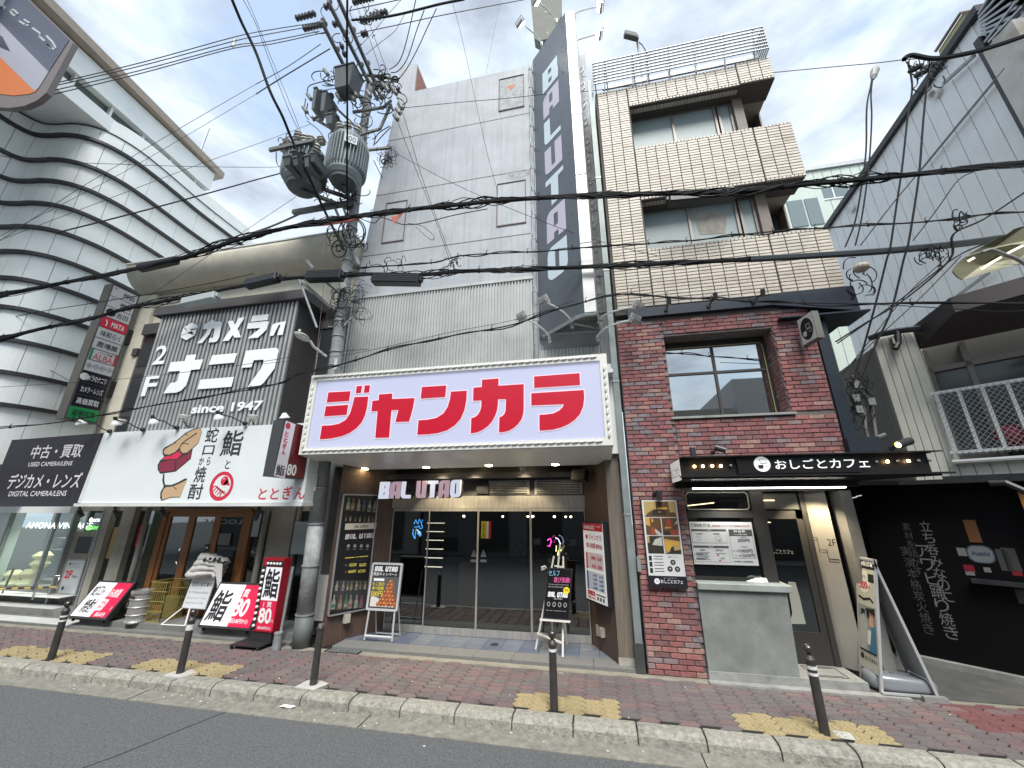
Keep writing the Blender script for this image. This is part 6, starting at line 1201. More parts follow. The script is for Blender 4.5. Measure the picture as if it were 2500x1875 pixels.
# upright LED sign on trolley
us = thing('upright_light_sign', 'tall red and black sushi light sign with bulb border on a trolley', 'light sign', (-5.55, 6.3, 0)); fr = FR((-5.73, 6.32, 0), (1, -.06, 0)); redp = M('red_box', (.30, .008, .02), .4)
b = MB(); b.box(fr, 0, .43, .22, 1.33, -.16, -.012); b.done('box', redp, us); b = MB(); b.box(fr, -.02, .40, .06, .22, -.14, -.02); b.done('base', frm, us)
b = MB(); b.box(fr, .0, .43, .22, 1.33, -.011, .0); b.mi = 1; b.box(fr, .085, .42, .68, 1.19, .0, .004); b.mi = 2; b.box(fr, .085, .42, .24, .675, .0, .004); b.mi = 3; b.box(fr, .0, .08, .24, 1.2, .0, .004); b.box(fr, .08, .43, 1.2, 1.29, .0, .003)
b.mi = 3; text(b, fr, '鮨', (.11, .72), (.40, 1.16), c=.006, bold=.05); b.mi = 4; text(b, fr, '1 貫', (.16, .58), (.33, .66), c=.006, bold=.03); text(b, fr, '80', (.10, .34), (.36, .57), c=.006, bold=.04); text(b, fr, '円から', (.33, .36), (.415, .41), c=.006); text(b, fr, '(税込88円から)', (.12, .25), (.38, .30), c=.006, bold=.02); b.done('face', [redp, lbw, lbr, ink, inkw], us)
for i in range(10): bb = MB(); bb.ball(fr.P(.04, .30+.092*i, .012), .026, 10); bb.done('bulb', M('bulb_pearl', (.7, .7, .68), .3), us, smooth=True)
for i in range(5): bb = MB(); bb.ball(fr.P(.115+.065*i, 1.245, .012), .024, 10); bb.done('bulb', M('bulb_pearl'), us, smooth=True)
b = MB(); b.wbox(-5.92, -5.36, 6.14, 6.6, .045, .065)
for x in (-5.9, -5.40):
    for y in (6.16, 6.56): b.lathe((x-.012, y, .025), (1, 0, 0), [(0, .025), (.024, .025)], 10)
b.done('trolley', frm, us)
# whiteboard stand with folded cloth
wb = thing('menu_stand', 'white notice stand, open from 17:00, in front of the sushi bar doors', 'notice stand', (-7.5, 6.9, .12)); fr = FR((-7.91, 6.90, .33), (1, 0, 0), (0.05, .12, 1))
b = MB(); b.box(fr, 0, .56, .0, .60, -.02, -.002); b.mi = 1; b.box(fr, .012, .548, .012, .588, -.001, .002); b.mi = 2; text(b, fr, 'ただいま準備中', (.06, .38), (.52, .46), c=.004, bold=.02); b.mi = 3
for i, (s_, h_) in enumerate((('In Preparation', .055), ('Open from 17:00', .032), ('Open from 13:00', .036))): text(b, fr, s_, (.05, .25-.085*i), (.50-.02*i, .25-.085*i+h_), c=.004)
b.done('board', [galv, M('board_white', (.68, .70, .72), .35), ink, M('print_grey', (.25, .26, .28), .6)], wb)
b = MB()
for p, q in ((fr.P(.02, 0), Vector((-7.95, 6.62, .12))), (fr.P(.2, 0), Vector((-7.45, 6.65, .12))), (fr.P(.02, .6, -.03), Vector((-7.9, 7.15, .12))), (fr.P(.54, .6, -.03), Vector((-7.3, 7.15, .12)))): b.tube([p, q], .012, 5)
b.tube([(-7.95, 6.62, .125), (-7.45, 6.65, .125)], .01, 5); b.done('leg', white, wb)
fc = M('cloth_white', (.66, .65, .63), .85, var=.06); cl = MB(); r_ = random.Random(6)
cx, cy, cz = -7.52, 6.92, .97
for k in range(4):
    w_, h_, zc_ = .42-.03*k, .10, cz+.085*k-.02; n1, n2 = 14, 6; vs = []
    for i in range(n1+1):
        for j in range(n2+1):
            a = i/n1*2-1; c_ = j/n2*PI*2; rx = w_*(1-.15*abs(a)**3); vs.append((cx+a*rx+.05*k-.04, cy+math.cos(c_)*.16*(1-.3*abs(a))+.01*math.sin(a*5+k), zc_+math.sin(c_)*.055*(1.15-a*.5)+.03*math.sin(a*2.2+k)*(1-.5*(a > 0))+.012*math.sin(a*13+c_*2+k)-(.05 if a > .75 else 0)))
    cl.add(vs, [(i*(n2+1)+j, i*(n2+1)+j+1, (i+1)*(n2+1)+j+1, (i+1)*(n2+1)+j) for i in range(n1) for j in range(n2)])
cl.add([(cx+.26, cy-.14, cz+.2), (cx+.46, cy-.13, cz+.17), (cx+.50, cy-.10, cz-.22), (cx+.43, cy-.09, cz-.30), (cx+.36, cy-.12, cz-.05)], [(0, 4, 1), (4, 3, 2), (4, 2, 1)])
cb_ = cl.done('folded_banner', fc, smooth=True); tag(cb_, 'folded white cloth banner with black brush marks laid over the notice stand', 'banner')
b = MB(); fb = FR((cx, cy-.165, cz+.2), (1, 0, 0), (0, .5, 1))
for i in range(4): b.poly(fb, [(.0+.11*i, .03), (.05+.11*i, .0), (.09+.11*i, .05), (.06+.11*i, .09), (.01+.11*i, .085)], .0)
b.done('brush_mark', ink, cb_)
# keg, crate
kg = thing('beer_keg', 'stainless steel ribbed beer keg standing beside the yellow wire crate', 'keg', (-8.62, 6.68, .12)); b = MB(); b.lathe((-8.62, 6.68, .12), (0, 0, 1), [(0, .155), (.0, .175), (.02, .182), (.04, .172), (.07, .165), (.12, .168), (.135, .182), (.15, .168), (.25, .168), (.265, .182), (.28, .168), (.38, .168), (.395, .182), (.41, .168), (.47, .165), (.50, .182), (.54, .182), (.545, .165), (.5, .158), (.49, .05), (.50, .03)], 28); b.done('shell', M('keg_steel', (.42, .42, .41), .35, .55, var=.2, vs=6), kg, smooth=False)
b = MB(); b.wbox(-8.67, -8.57, 6.495, 6.503, .55, .585); b.done('handle_slot', black, kg)
yc = M('crate_yellow', (.30, .235, .06), .6); cr = thing('wire_crate', 'yellow wire crate standing on end between keg and wooden doors', 'crate', (-8.3, 6.85, .12)); b = MB(); x0, x1, y0, y1, za_, zb_3 = -8.52, -8.10, 6.70, 7.1, .13, .80
for i in range(11):
    x = x0+(x1-x0)*i/10; b.tube([(x, y0, za_), (x, y0, zb_3)], .005, 4); y = y0+(y1-y0)*i/10; b.tube([(x1, y, za_), (x1, y, zb_3)], .005, 4); b.tube([(x0, y, za_), (x0, y, zb_3)], .005, 4)
for z in (za_, .3, .47, .64, zb_3): b.tube([(x0, y0, z), (x1, y0, z), (x1, y1, z), (x0, y1, z), (x0, y0, z)], .008, 4)
b.done('wire', yc, cr); b = MB(); b.wbox(x0+.02, x1-.02, y0+.3, y1-.02, za_, .5); b.done('box_inside', M('crate_dull', (.2, .17, .06), .7), cr)
# things around the pole foot
stb = thing('pipe_stub', 'short galvanised pipe stub standing at the foot of the utility pole', 'pipe', (-5.18, 6.28, 0)); b = MB(); b.lathe((-5.18, 6.3, 0), (0, 0, 1), [(0, .07), (.2, .062), (.21, .07), (.235, .07), (.24, .04)], 14); b.tube([(-5.18, 6.34, .2), (-5.17, 6.37, 1.2)], .022, 8); b.done('pipe', galv, stb)
cn_ = thing('red_barrier', 'red plastic barrier tipped over behind the pole foot', 'barrier', (-4.75, 6.75, .05)); b = MB(); b.add([atY(*wz(*p), 6.62) for p in ((1085, 985), (1195, 905), (1170, 1045), (1100, 1010))] + [atY(*wz(*p), 6.85) for p in ((1085, 975), (1195, 905), (1170, 1030), (1100, 1000))], [(0, 3, 2, 1), (4, 5, 6, 7), (0, 1, 5, 4), (1, 2, 6, 5), (2, 3, 7, 6), (3, 0, 4, 7)]); b.done('body', M('barrier_red', (.55, .02, .02), .5), cn_)
wbx = thing('white_unit', 'white outdoor meter cabinet partly hidden behind the utility pole', 'cabinet', (-4.9, 7, .2)); b = MB(); b.wbox(-5.22, -4.60, 6.95, 7.05, .25, .98); b.done('case', offw, wbx); b = MB(); b.wbox(-4.72, -4.63, 6.94, 6.949, .7, .82); b.done('window', black, wbx)

# ------------------------------------------------------------------ karaoke entrance boards
BLT = [r[0:4] for r in BL]
def bal_logo(b, fr, x0, x1, z0, z1, c=.005, m0=None, m1=None, th=0.):
    """the seven block letters BAL UTAO drawn as strokes cut from blocks"""
    w = (x1-x0)/7.6; h = z1-z0; k = .34; sl = .10*w
    def R(a, b0, c_, d): return [(a, b0), (c_, b0), (c_, d), (a, d)]
    G = {'B': ([(0, 0), (.8, 0), (.86, .42), (.8, .5), (.9, .56), (.95, 1), (0, 1)], [R(.33, .2, .5, .42), R(.33, .6, .5, .8)]), 'A': ([(0, 0), (.36, 0), (.36, .24), (.56, .24), (.56, 0), (.92, 0), (.92, 1), (.3, 1), (.08, .9), (0, .7)], [R(.37, .45, .55, .8)]), 'L': ([(.2, 0), (.9, 0), (.9, .22), (.4, .22), (.4, 1), (0, 1), (0, .15), (.06, .04)], []),
         'U': ([(.18, 0), (.92, 0), (.92, 1), (.58, 1), (.58, .24), (.36, .24), (.36, 1), (0, 1), (0, .18), (.05, .05)], []), 'T': ([(.28, 0), (.66, 0), (.66, .8), (.95, .8), (.95, 1), (0, 1), (0, .8), (.28, .8)], []), 'O': ([(.15, 0), (.7, 0), (.86, .06), (.92, .22), (.92, 1), (.25, 1), (.06, .93), (0, .8), (0, .2), (.04, .06)], [R(.38, .22, .55, .8)])}
    x = x0
    for i, ch in enumerate('BAL UTAO'):
        if ch == ' ': x += w*.5; continue
        P, H = G[ch]; f = lambda p: (x+p[0]*w+p[1]*sl, z0+p[1]*h)
        b.mi = (m0 if i % 2 == 0 or m1 is None else m1) if m0 is not None else b.mi
        b.poly(fr, [f(p) for p in P], c-th if th else c, c if th else None, holes=[[f(p) for p in q] for q in H]); x += w*1.02
lt = thing('channel_letters', 'glowing white and pink BAL UTAO letters above the glass doors', 'sign', (-3.2, 6.9, 2.35)); F69 = FY(6.9); b = MB(); zb_l = ZM(910, 1160, 9.617)
CLt = [(0, [(175, 160), (400, 155), (378, 300), (368, 350), (375, 400), (352, 552), (125, 556)], [[(262, 240), (298, 238), (290, 308), (252, 310)], [(240, 400), (278, 398), (268, 470), (230, 472)]]),
 (1, [(655, 152), (615, 548), (525, 549), (528, 465), (485, 466), (472, 548), (385, 551), (415, 240), (432, 195), (470, 162), (520, 152)], [[(518, 230), (555, 228), (538, 380), (495, 382)]]),
 (0, [(685, 150), (778, 148), (742, 462), (880, 462), (872, 545), (720, 547), (670, 525), (652, 480), (655, 400)], []),
 (1, [(1035, 136), (1120, 134), (1098, 450), (1140, 449), (1168, 133), (1263, 131), (1232, 537), (1060, 539), (1015, 510), (1005, 470)], []),
 (0, [(1290, 130), (1532, 127), (1526, 203), (1458, 205), (1430, 528), (1333, 530), (1352, 208), (1288, 208)], []),
 (1, [(1798, 117), (1770, 523), (1680, 525), (1678, 440), (1635, 441), (1620, 526), (1530, 528), (1560, 190), (1590, 145), (1630, 122)], [[(1655, 200), (1697, 198), (1680, 353), (1640, 355)]]),
 (0, [(2070, 105), (2055, 430), (2040, 480), (2000, 515), (1880, 520), (1830, 490), (1808, 430), (1828, 180), (1850, 135), (1900, 110)], [[(1925, 192), (1965, 190), (1950, 434), (1905, 437)]])]
bk = MB()
for k, pl, hs_ in CLt:
    b.mi = k; q = F69.pxs(zb_l, pl); b.poly(F69, q, -.03, 0, holes=[F69.pxs(zb_l, h) for h in hs_]); q2 = [(x+.012, y-.01) for x, y in q]; bk.poly(F69, q2, -.10, -.031, holes=[[(x+.012, y-.01) for x, y in F69.pxs(zb_l, h)] for h in hs_])
b.done('lettering', [M('glow_white', (.45, .47, .58), .4, emit=(.80, .84, 1), es=.20), M('glow_pink', (.36, .27, .33), .4, emit=(.80, .56, .68), es=.12)], lt); bk.done('letter_return', black, lt); b = MB(); b.wbox(-4.0, -2.4, 7.0, 7.1, 2.45, 2.5); b.wbox(-3.3, -3.26, 7.0, 7.3, 2.45, 2.5); b.done('rail', dark, lt)
# left bottle menu board on the splayed wall
lw = thing('bottle_menu_board', 'tall black menu board with bottles, 24h OPEN and BAL UTAO prices', 'menu board', (-4.25, 6.9, .4))
zb5 = ZM(780, 1200, 5.184); FLw = FR((-4.50, 6.44, 0), (.585, .94, 0)); FLw = FR(FLw.P(0, 0, .03), FLw.u)
q = [FLw.px(*zb5(*p)) for p in ((325, 10), (755, 60), (80, 1565), (585, 1520))]; u0 = (q[0][0]+q[2][0])/2; v0 = (q[2][1]+q[3][1])/2; v1 = (q[0][1]+q[1][1])/2; u1 = (q[1][0]+q[3][0])/2+.0
b = MB(); b.poly(FLw, rrect(u0, u1, v0, v1, .03), -.03, .012, holes=[rrect(u0+.022, u1-.022, v0+.022, v1-.022, .02)]); b.done('frame', M('frame_silver', (.35, .36, .37), .35, .5), lw)
b = MB(); b.box(FLw, u0+.02, u1-.02, v0+.02, v1-.02, -.02, .0); b.mi = 1
g = lambda x, y: FLw.px(*zb5(x, y))
def R2(x0, y0, x1, y1, mi, c): a = g(x0, y1); d = g(x1, y0); b.mi = mi; b.box(FLw, a[0], d[0], a[1], d[1], .001, c)
R2(318, 395, 722, 485, 1, .004); R2(322, 812, 612, 848, 3, .004); b.mi = 2; text(b, FLw, '24h OPEN', g(435, 462), g(615, 425), c=.006, bold=.01); text(b, FLw, '30min', g(432, 838), g(512, 820), c=.006)
q0, q1 = g(320, 605), g(690, 525); b.mi = 4; bal_logo(b, FLw, q0[0], q1[0], q0[1], q1[1], .005, 4, 5)
b.mi = 6
for i, x in enumerate((365, 447, 528, 607)): q = g(x, 688); disc(b, FLw, q[0], q[1], .028, .003, 10); b.box(FLw, q[0]-.025, q[0]+.025, q[1]-.06, q[1]-.052, .0, .003); 
for s_, x0, y0, x1, y1 in (('平日', 322, 940, 350, 925), ('¥500', 372, 950, 470, 905), ('¥650', 497, 950, 592, 905), ('一般', 308, 1022, 340, 1008), ('¥600', 358, 1032, 462, 988), ('¥750', 482, 1030, 582, 986)): b.mi = 3 if '¥' in s_ else 6; text(b, FLw, s_, g(x0, y0+4), g(x1, y1-4), c=.005, bold=.02)
b.mi = 6; text(b, FLw, '学生  一般会員料金', g(415, 880), g(600, 865), c=.004)
bc = [(.30, .38, .15), (.33, .18, .08), (.42, .42, .3), (.12, .14, .18), (.45, .43, .38), (.35, .35, .3), (.30, .33, .32), (.26, .13, .04), (.06, .2, .1), (.4, .08, .12)]
mats_ = [M('menu_black', (.010, .010, .012), .3), M('menu_cream', (.52, .49, .42), .5), ink, M('menu_yellow', (.62, .52, .10), .5), M('menu_pale', (.55, .56, .58), .5), M('menu_pink', (.45, .34, .38), .5), M('menu_dim', (.25, .26, .27), .5)] + [M('bottle_print_%s' % 'abcdefghij'[i], tuple(v*.6 for v in c), .4) for i, c in enumerate(bc)]
def bottle(x, y0, y1, k):
    a = g(x, y1); d = g(x, y0); h = d[1]-a[1]; w = h*.16; X = a[0]; Z = a[1]
    b.mi = 7+k; b.poly(FLw, [(X-w, Z), (X+w, Z), (X+w, Z+h*.5), (X+w*.35, Z+h*.72), (X+w*.35, Z+h), (X-w*.35, Z+h), (X-w*.35, Z+h*.72), (X-w, Z+h*.5)], .003); b.mi = 7+(k+4) % 10; b.box(FLw, X-w*.8, X+w*.8, Z+h*.12, Z+h*.34, .002, .004)
for i, x in enumerate((355, 415, 488, 555, 625, 690)): bottle(x, 80+8*i, 232+6*i, i)
for i, x in enumerate((330, 385, 450, 508, 565, 620, 670)): bottle(x, 310, 375+3*i, (i*3+1) % 10)
for i, x in enumerate((210, 292, 350, 396, 462, 512, 570)): bottle(x, 1135, 1258-3*i, (i*3+2) % 10)
for i, x in enumerate((165, 250, 323, 380, 455, 520)): bottle(x, 1310, 1492-4*i, (i*7+4) % 10)
b.mi = 6
for j in range(26):
    for (ya_, yb3) in ((1130, 1500),):
        a = g(120+j*18, yb3+20-j*2); d = g(150+j*18, ya_)
        stroke(b, FLw, [(a[0], a[1]), (a[0]+.10, d[1])], .0016, .0045); stroke(b, FLw, [(a[0]+.10, a[1]), (a[0], d[1])], .0016, .0045)
b.done('face', mats_, lw)
sock = M('socket_cream', (.42, .40, .34), .5)
b = MB(); q = FLw.px(*zb5(340, 1600)); b.box(FLw, q[0]-.05, q[0]+.05, q[1]-.07, q[1]+.06, -.02, .05); tag(b.done('socket_box', sock), 'cream outlet cover low on the left timber wall under the bottle menu', 'outlet')
FRw = FR((-.2, 7.4, 0), (.385, -.8, 0)); zrr = ZM(1250, 1250, 4.148)
b = MB(); q = FRw.px(*zrr(925, 1215)); b.box(FRw, q[0]-.04, q[0]+.06, q[1]-.06, q[1]+.06, .0, .06); q = FRw.px(*zrr(873, 1200)); b.box(FRw, q[0]-.03, q[0]+.03, q[1]-.07, q[1]+.08, .0, .025); tag(b.done('socket_box', sock), 'pair of cream outlet covers low on the right timber wall under the karaoke price board', 'outlet')
# poster stand
ps = thing('poster_stand', 'white framed poster stand with takoyaki 500 yen poster left of the doors', 'poster stand', (-3.7, 6.85, .05)); fr = FR((-3.96, 6.80, .50), (1, .0, 0), (-.005, .10, 1)); fs_ = M('frame_pearl', (.55, .56, .57), .35, .2)
wS, hS = .585, .74
b = MB(); b.poly(fr, rrect(0, wS, 0, hS, .035), -.03, .012, holes=[rrect(.035, wS-.035, .035, hS-.035, .012)]); b.done('frame', fs_, ps)
b = MB(); b.box(fr, .03, wS-.03, .03, hS-.03, -.02, .0); b.mi = 1; bal_logo(b, fr, .06, .50, .60, .68, .003); text(b, fr, '限定キャンペーン', (.05, .53), (.50, .585), c=.003, bold=.02)
b.mi = 4; b.box(fr, .05, .535, .05, .515, .001, .002); b.mi = 2; b.poly(fr, [(.06, .06), (.52, .06), (.52, .09), (.25, .17), (.1, .22), (.06, .2)], .003); b.mi = 1; b.box(fr, .07, .27, .45, .49, .002, .004); b.mi = 3
text(b, fr, 'たこ焼き', (.06, .375), (.29, .43), c=.009, bold=.045); text(b, fr, '食べ放題', (.06, .31), (.28, .365), c=.009, bold=.045); text(b, fr, '500円', (.05, .21), (.27, .295), c=.009, bold=.045)
r_ = random.Random(9)
for j, (n_b, z) in enumerate(((6, .10), (5, .155), (4, .215), (3, .275), (2, .335), (2, .385), (1, .44))):
    for i in range(n_b):
        x = .40+(i-(n_b-1)/2)*.062+r_.uniform(-.006, .006)-.02*(6-j)*.3; b.mi = 5 + (i+j) % 2; disc(b, fr, x, z, .036, .0045+.0003*j, 14); b.mi = 7; disc(b, fr, x-.008, z+.012, .012, .006+.0003*j, 8); b.mi = 8; stroke(b, fr, [(x-.02, z-.01), (x, z+.004), (x+.02, z-.008)], .008, .0065+.0003*j)
b.done('poster', [M('poster_black', (.03, .03, .033), .3), inkw, M('plate_white', (.6, .58, .55), .5), M('poster_yellow', (.72, .58, .04), .5), M('poster_grey2', (.10, .10, .105), .4), M('takoyaki_a', (.42, .13, .04), .45), M('takoyaki_b', (.34, .085, .03), .45), M('takoyaki_hi', (.65, .36, .17), .4), M('takoyaki_sauce', (.14, .03, .015), .3)], ps)
b = MB(); yb4 = 6.80
b.tube([(-3.90, 6.81, .52), (-3.93, 6.80, .06)], .016, 6); b.tube([(-3.43, 6.81, .52), (-3.43, 6.80, .06)], .016, 6); b.tube([(-3.93, 6.80, .12), (-3.43, 6.80, .12)], .02, 6); b.tube([(-3.88, 6.86, 1.0), (-3.9, 7.12, .06)], .012, 6); b.tube([(-3.46, 6.86, 1.0), (-3.45, 7.12, .06)], .012, 6); b.tube([(-3.9, 7.12, .08), (-3.45, 7.12, .08)], .012, 6); b.done('leg', fs_, ps)
# karaoke price board, right
kbd = thing('price_board', 'white karaoke price board with red header on the right timber wall', 'price board', (-.07, 6.85, .8)); FK = FR((-.235, 7.12, 0), (.316, -.52, 0)); wK = math.hypot(.316, .52); z0k, z1k = .77, 1.92
b = MB(); b.box(FK, -.01, wK+.015, z0k-.03, z1k+.03, -.12, -.003); b.done('box', black, kbd)
b = MB(); b.box(FK, 0, wK, z0k, z1k, -.002, .003); b.mi = 1; b.box(FK, 0, wK, z1k-.12, z1k, .003, .005); b.mi = 2; text(b, FK, 'KARAOKE', (.04, z1k-.095), (.37, z1k-.03), c=.007, bold=.02); text(b, FK, '料金表', (.42, z1k-.06), (.56, z1k-.035), c=.007)
b.mi = 1; text(b, FK, 'ジャンカラ', (.17, z1k-.26), (.56, z1k-.17), c=.006, bold=.05); disc(b, FK, .11, z1k-.215, .035, .005); text(b, FK, '飲み放題', (.09, z1k-.38), (.36, z1k-.30), c=.006, bold=.05); text(b, FK, '部屋料金込', (.38, z1k-.38), (.57, z1k-.31), c=.006, bold=.04)
b.mi = 3; b.box(FK, .05, .57, z0k+.46, z0k+.70, .003, .004); b.mi = 1; b.box(FK, .06, .10, z0k+.45, z0k+.69, .004, .0055)
for s_, x, z in (('189', .22, .6), ('210', .40, .6), ('410', .22, .48), ('500', .40, .48)): text(b, FK, s_, (x, z0k+z), (x+.13, z0k+z+.05), c=.006, bold=.03)
b.mi = 5; b.box(FK, .05, .57, z0k+.16, z0k+.42, .003, .004); b.mi = 4; b.box(FK, .06, .10, z0k+.15, z0k+.42, .004, .0055)
for j in range(4):
    for i, x in enumerate((.24, .42)): text(b, FK, ('1,080', '1,270', '1,520', '2,150')[j], (x, z0k+.175+.06*j), (x+.12, z0k+.21+.06*j), c=.006, bold=.03)
b.mi = 1; b.box(FK, .06, .28, z0k+.075, z0k+.135, .003, .005); text(b, FK, 'FREE Wi-Fi', (.06, z0k+.02), (.28, z0k+.06), c=.005, bold=.03); b.mi = 2; text(b, FK, '学生・早割', (.08, z0k+.09), (.26, z0k+.12), c=.007)
b.mi = 6; b.box(FK, .32, .57, z0k+.10, z0k+.118, .003, .005)
for i in range(3): b.box(FK, .33+.08*i, .38+.08*i, z0k+.03, z0k+.08, .003, .004)
b.done('face', [M('board_pearl', (.62, .63, .63), .35, emit=(.9, .9, .9), es=.06), M('board_red', (.50, .01, .03), .4), inkw, M('board_pink', (.6, .5, .52), .5), M('board_blue', (.015, .06, .30), .4), M('board_pale_blue', (.5, .55, .62), .5), M('print_dark', (.08, .08, .085), .5)], kbd)
# easel with black poster
es_ = thing('poster_easel', 'white wooden easel holding black BAL UTAO self-serve poster right of the doors', 'easel', (-.8, 6.9, .05)); FE_ = FR((-1.00, 6.74, .42), (1, -.06, 0), (.11, .16, 1)); ew = M('easel_white', (.60, .59, .55), .6, var=.06)
q = [FE_.px(*zrr(*p)) for p in ((335, 570), (590, 600), (275, 1075), (545, 1130))]; u0 = (q[0][0]+q[2][0])/2; u1 = (q[1][0]+q[3][0])/2; v0 = (q[2][1]+q[3][1])/2; v1 = (q[0][1]+q[1][1])/2
b = MB(); b.box(FE_, u0-.0, u1, v0, v1, -.02, .0); b.done('poster_frame', black, es_); pw_, ph_ = u1-u0, v1-v0; G_ = lambda a, c: (u0+pw_*a, v0+ph_*c)
b = MB(); b.box(FE_, u0+.02, u1-.02, v0+.02, v1-.02, .0, .002)
for mi, s_, a, c_, bo in ((1, 'セルフ', (.08, .84), (.50, .95), .0), (2, '遊び放題!', (.30, .71), (.93, .82), .02), (3, 'You can enjoy and play freely', (.1, .655), (.9, .68), 0), (3, 'with self service drinks', (.1, .61), (.7, .635), 0), (3, '24h OPEN', (.36, .375), (.68, .405), 0), (3, 'We are waiting for you', (.1, .15), (.85, .17), 0)): b.mi = mi; text(b, FE_, s_, G_(*a), G_(*c_), c=.004, bold=bo)
b.mi = 4; a, c_ = G_(.12, .42), G_(.88, .52); bal_logo(b, FE_, a[0], c_[0], a[1], c_[1], .004)
b.mi = 5; a = G_(.82, .56); disc(b, FE_, a[0], a[1], .05, .006, 18); b.mi = 6; text(b, FE_, '500', (a[0]-.03, a[1]-.01), (a[0]+.03, a[1]+.02), c=.008)
for i in range(4): b.mi = 3; a = G_(.18+.21*i, .28); stroke(b, FE_, [(a[0]+.022*math.cos(t), a[1]+.03*math.sin(t)) for t in [k*PI/4 for k in range(8)]]+[(a[0]+.022, a[1])], .006, .005)
b.done('poster', [M('poster_deep', (.012, .012, .014), .2), M('chalk_blue', (.25, .55, .75), .5), M('chalk_pink', (.75, .12, .35), .5), M('chalk_white', (.55, .55, .55), .5), inkw, yellowm, ink], es_)
b = MB(); P0 = FE_.P((u0+u1)/2, v1+.0, -.04)
b.box(FE_, u0-.04, u1+.02, v0-.03, v0-.003, -.03, .035); b.done('ledge', ew, es_)
for a_, c_, nm in ((atY(*zrr(425, 445), 7.12), atZ(*zrr(240, 1390), .05), 'leg'), (atY(*zrr(520, 450), 7.12), atZ(*zrr(515, 1470), .05), 'leg'), (atY(*zrr(490, 560), 6.95), Vector((-.60, 7.28, .05)), 'leg')):
    b = MB(); dz = (c_-a_).normalized(); b.tube([a_, c_], .02, 4); b.done(nm, ew, es_)
b = MB(); b.tube([atY(*zrr(487, 325), 7.0), atY(*zrr(462, 600), 6.98)], .02, 4); b.tube([atY(*zrr(430, 545), 6.85), atY(*zrr(530, 560), 6.83)], .016, 4); p_ = Vector((-1.03, 6.93, .28)); b.tube([p_, Vector((-.62, 6.75, .22))], .018, 4); b.tube([Vector((-.80, 6.92, .9)), Vector((-.79, 6.99, .15))], .018, 4); b.done('mast', ew, es_)
b = MB(); P = [atY(*zrr(*p), 6.90) for p in ((330, 575), (300, 585), (300, 560), (335, 550), (345, 570))]; b.tube(P, .016, 6); tag(b.done('glove', M('glove_grey', (.5, .5, .45), .8)), 'pale cloth loop hanging on the corner of the black easel poster', 'cloth')
b = MB(); P = [atY(*zrr(*p), 7.0) for p in ((360, 290), (372, 275), (392, 270), (398, 300), (380, 350), (360, 340))]; b.tube(P, .008, 5); b.mi = 1; b.tube([atY(*zrr(*p), 7.05) for p in ((440, 260), (470, 275), (490, 320), (480, 360))], .006, 5); b.mi = 2; b.tube([atY(*zrr(*p), 7.05) for p in ((450, 340), (445, 400), (470, 390), (460, 440), (500, 380))], .006, 5)
ng = b.done('neon_balloons', [M('neon_pink', (.6, .05, .3), .5, emit=(.8, .05, .4), es=.8), M('neon_violet', (.6, .6, .9), .5, emit=(.7, .7, 1), es=.8), M('neon_yellow', (.8, .7, .3), .5, emit=(1, .8, .3), es=.8)]); tag(ng, 'coloured neon squiggles glowing behind the glass above the white easel', 'neon sign')
# under-canopy fittings
b = MB(); c = atY(*z7(440, 1425), 7.0); b.box(FR(c, (.95, -.3, 0), (.2, .2, 1)), -.12, .12, -.09, .09, -.1, .1); tag(b.done('speaker', black), 'black speaker under the right corner of the entrance canopy', 'speaker')
b = MB(); c = atY(*z7(70, 1395), 6.95); b.lathe(c+Vector((0, 0, .06)), (0, 0, -1), [(0, .055), (.04, .055), (.05, .05), (.09, .035), (.1, .01)], 14); tag(b.done('dome_camera', M('dome_grey', (.2, .2, .2), .2)), 'small dome camera under the canopy above the louvres', 'camera')

# ------------------------------------------------------------------ cafe boards
F64b = FY(6.44); mb_ = thing('photo_menu_board', 'white photo menu board with five cafe interior photos on the brick wall', 'menu board', (.94, 6.43, 1.1))
b = MB(); b.wbox(.675, 1.195, 6.40, 6.452, 1.09, 2.28); b.done('case', dark, mb_)
F39 = FY(6.398); Xa, Xb, Za, Zb2 = .685, 1.185, 1.10, 2.27; U = lambda a, c: (Xa+(Xb-Xa)*a, Za+(Zb2-Za)*c)
mc = [M('board_white2', (.62, .63, .63), .4), M('board_navy', (.015, .014, .02), .4), inkw, M('photo_tan', (.42, .30, .12), .5), M('photo_brown', (.11, .055, .022), .5), M('photo_amber', (.52, .30, .08), .5), M('photo_dark', (.03, .025, .02), .5), M('photo_pale', (.45, .45, .40), .5), M('photo_rust', (.28, .06, .03), .5), ink, M('photo_orange', (.60, .33, .05), .5)]
b = MB(); b.box(F39, Xa, Xb, Za, Zb2, -.001, .002); b.mi = 1; b.box(F39, Xa-.01, Xb+.01, Za-.02, Za+.135, .002, .004)
def ph(a0, a1, c0, c1, base, shapes):
    p, q = U(a0, c0), U(a1, c1); b.mi = base; b.box(F39, p[0], q[0], p[1], q[1], .002, .0035)
    for k, (mi, pts) in enumerate(shapes): b.mi = mi; b.poly(F39, [(p[0]+(q[0]-p[0])*x, p[1]+(q[1]-p[1])*y) for x, y in pts], .0042+.0004*k)
ph(.05, .96, .795, .985, 3, [(4, [(.0, 0), (1, 0), (.95, .25), (.85, .45), (.3, .5), (.1, .25)]), (4, [(.38, .35), (.78, .35), (.78, 1), (.38, 1)]), (6, [(.2, .1), (.7, .1), (.66, .42), (.5, .5), (.3, .45)]), (10, [(.42, .5), (.75, .5), (.72, .62), (.44, .6)]), (3, [(.8, .3), (1, .3), (1, 1), (.8, 1)]), (5, [(.45, .28), (.52, .3), (.5, .36), (.44, .33)])])
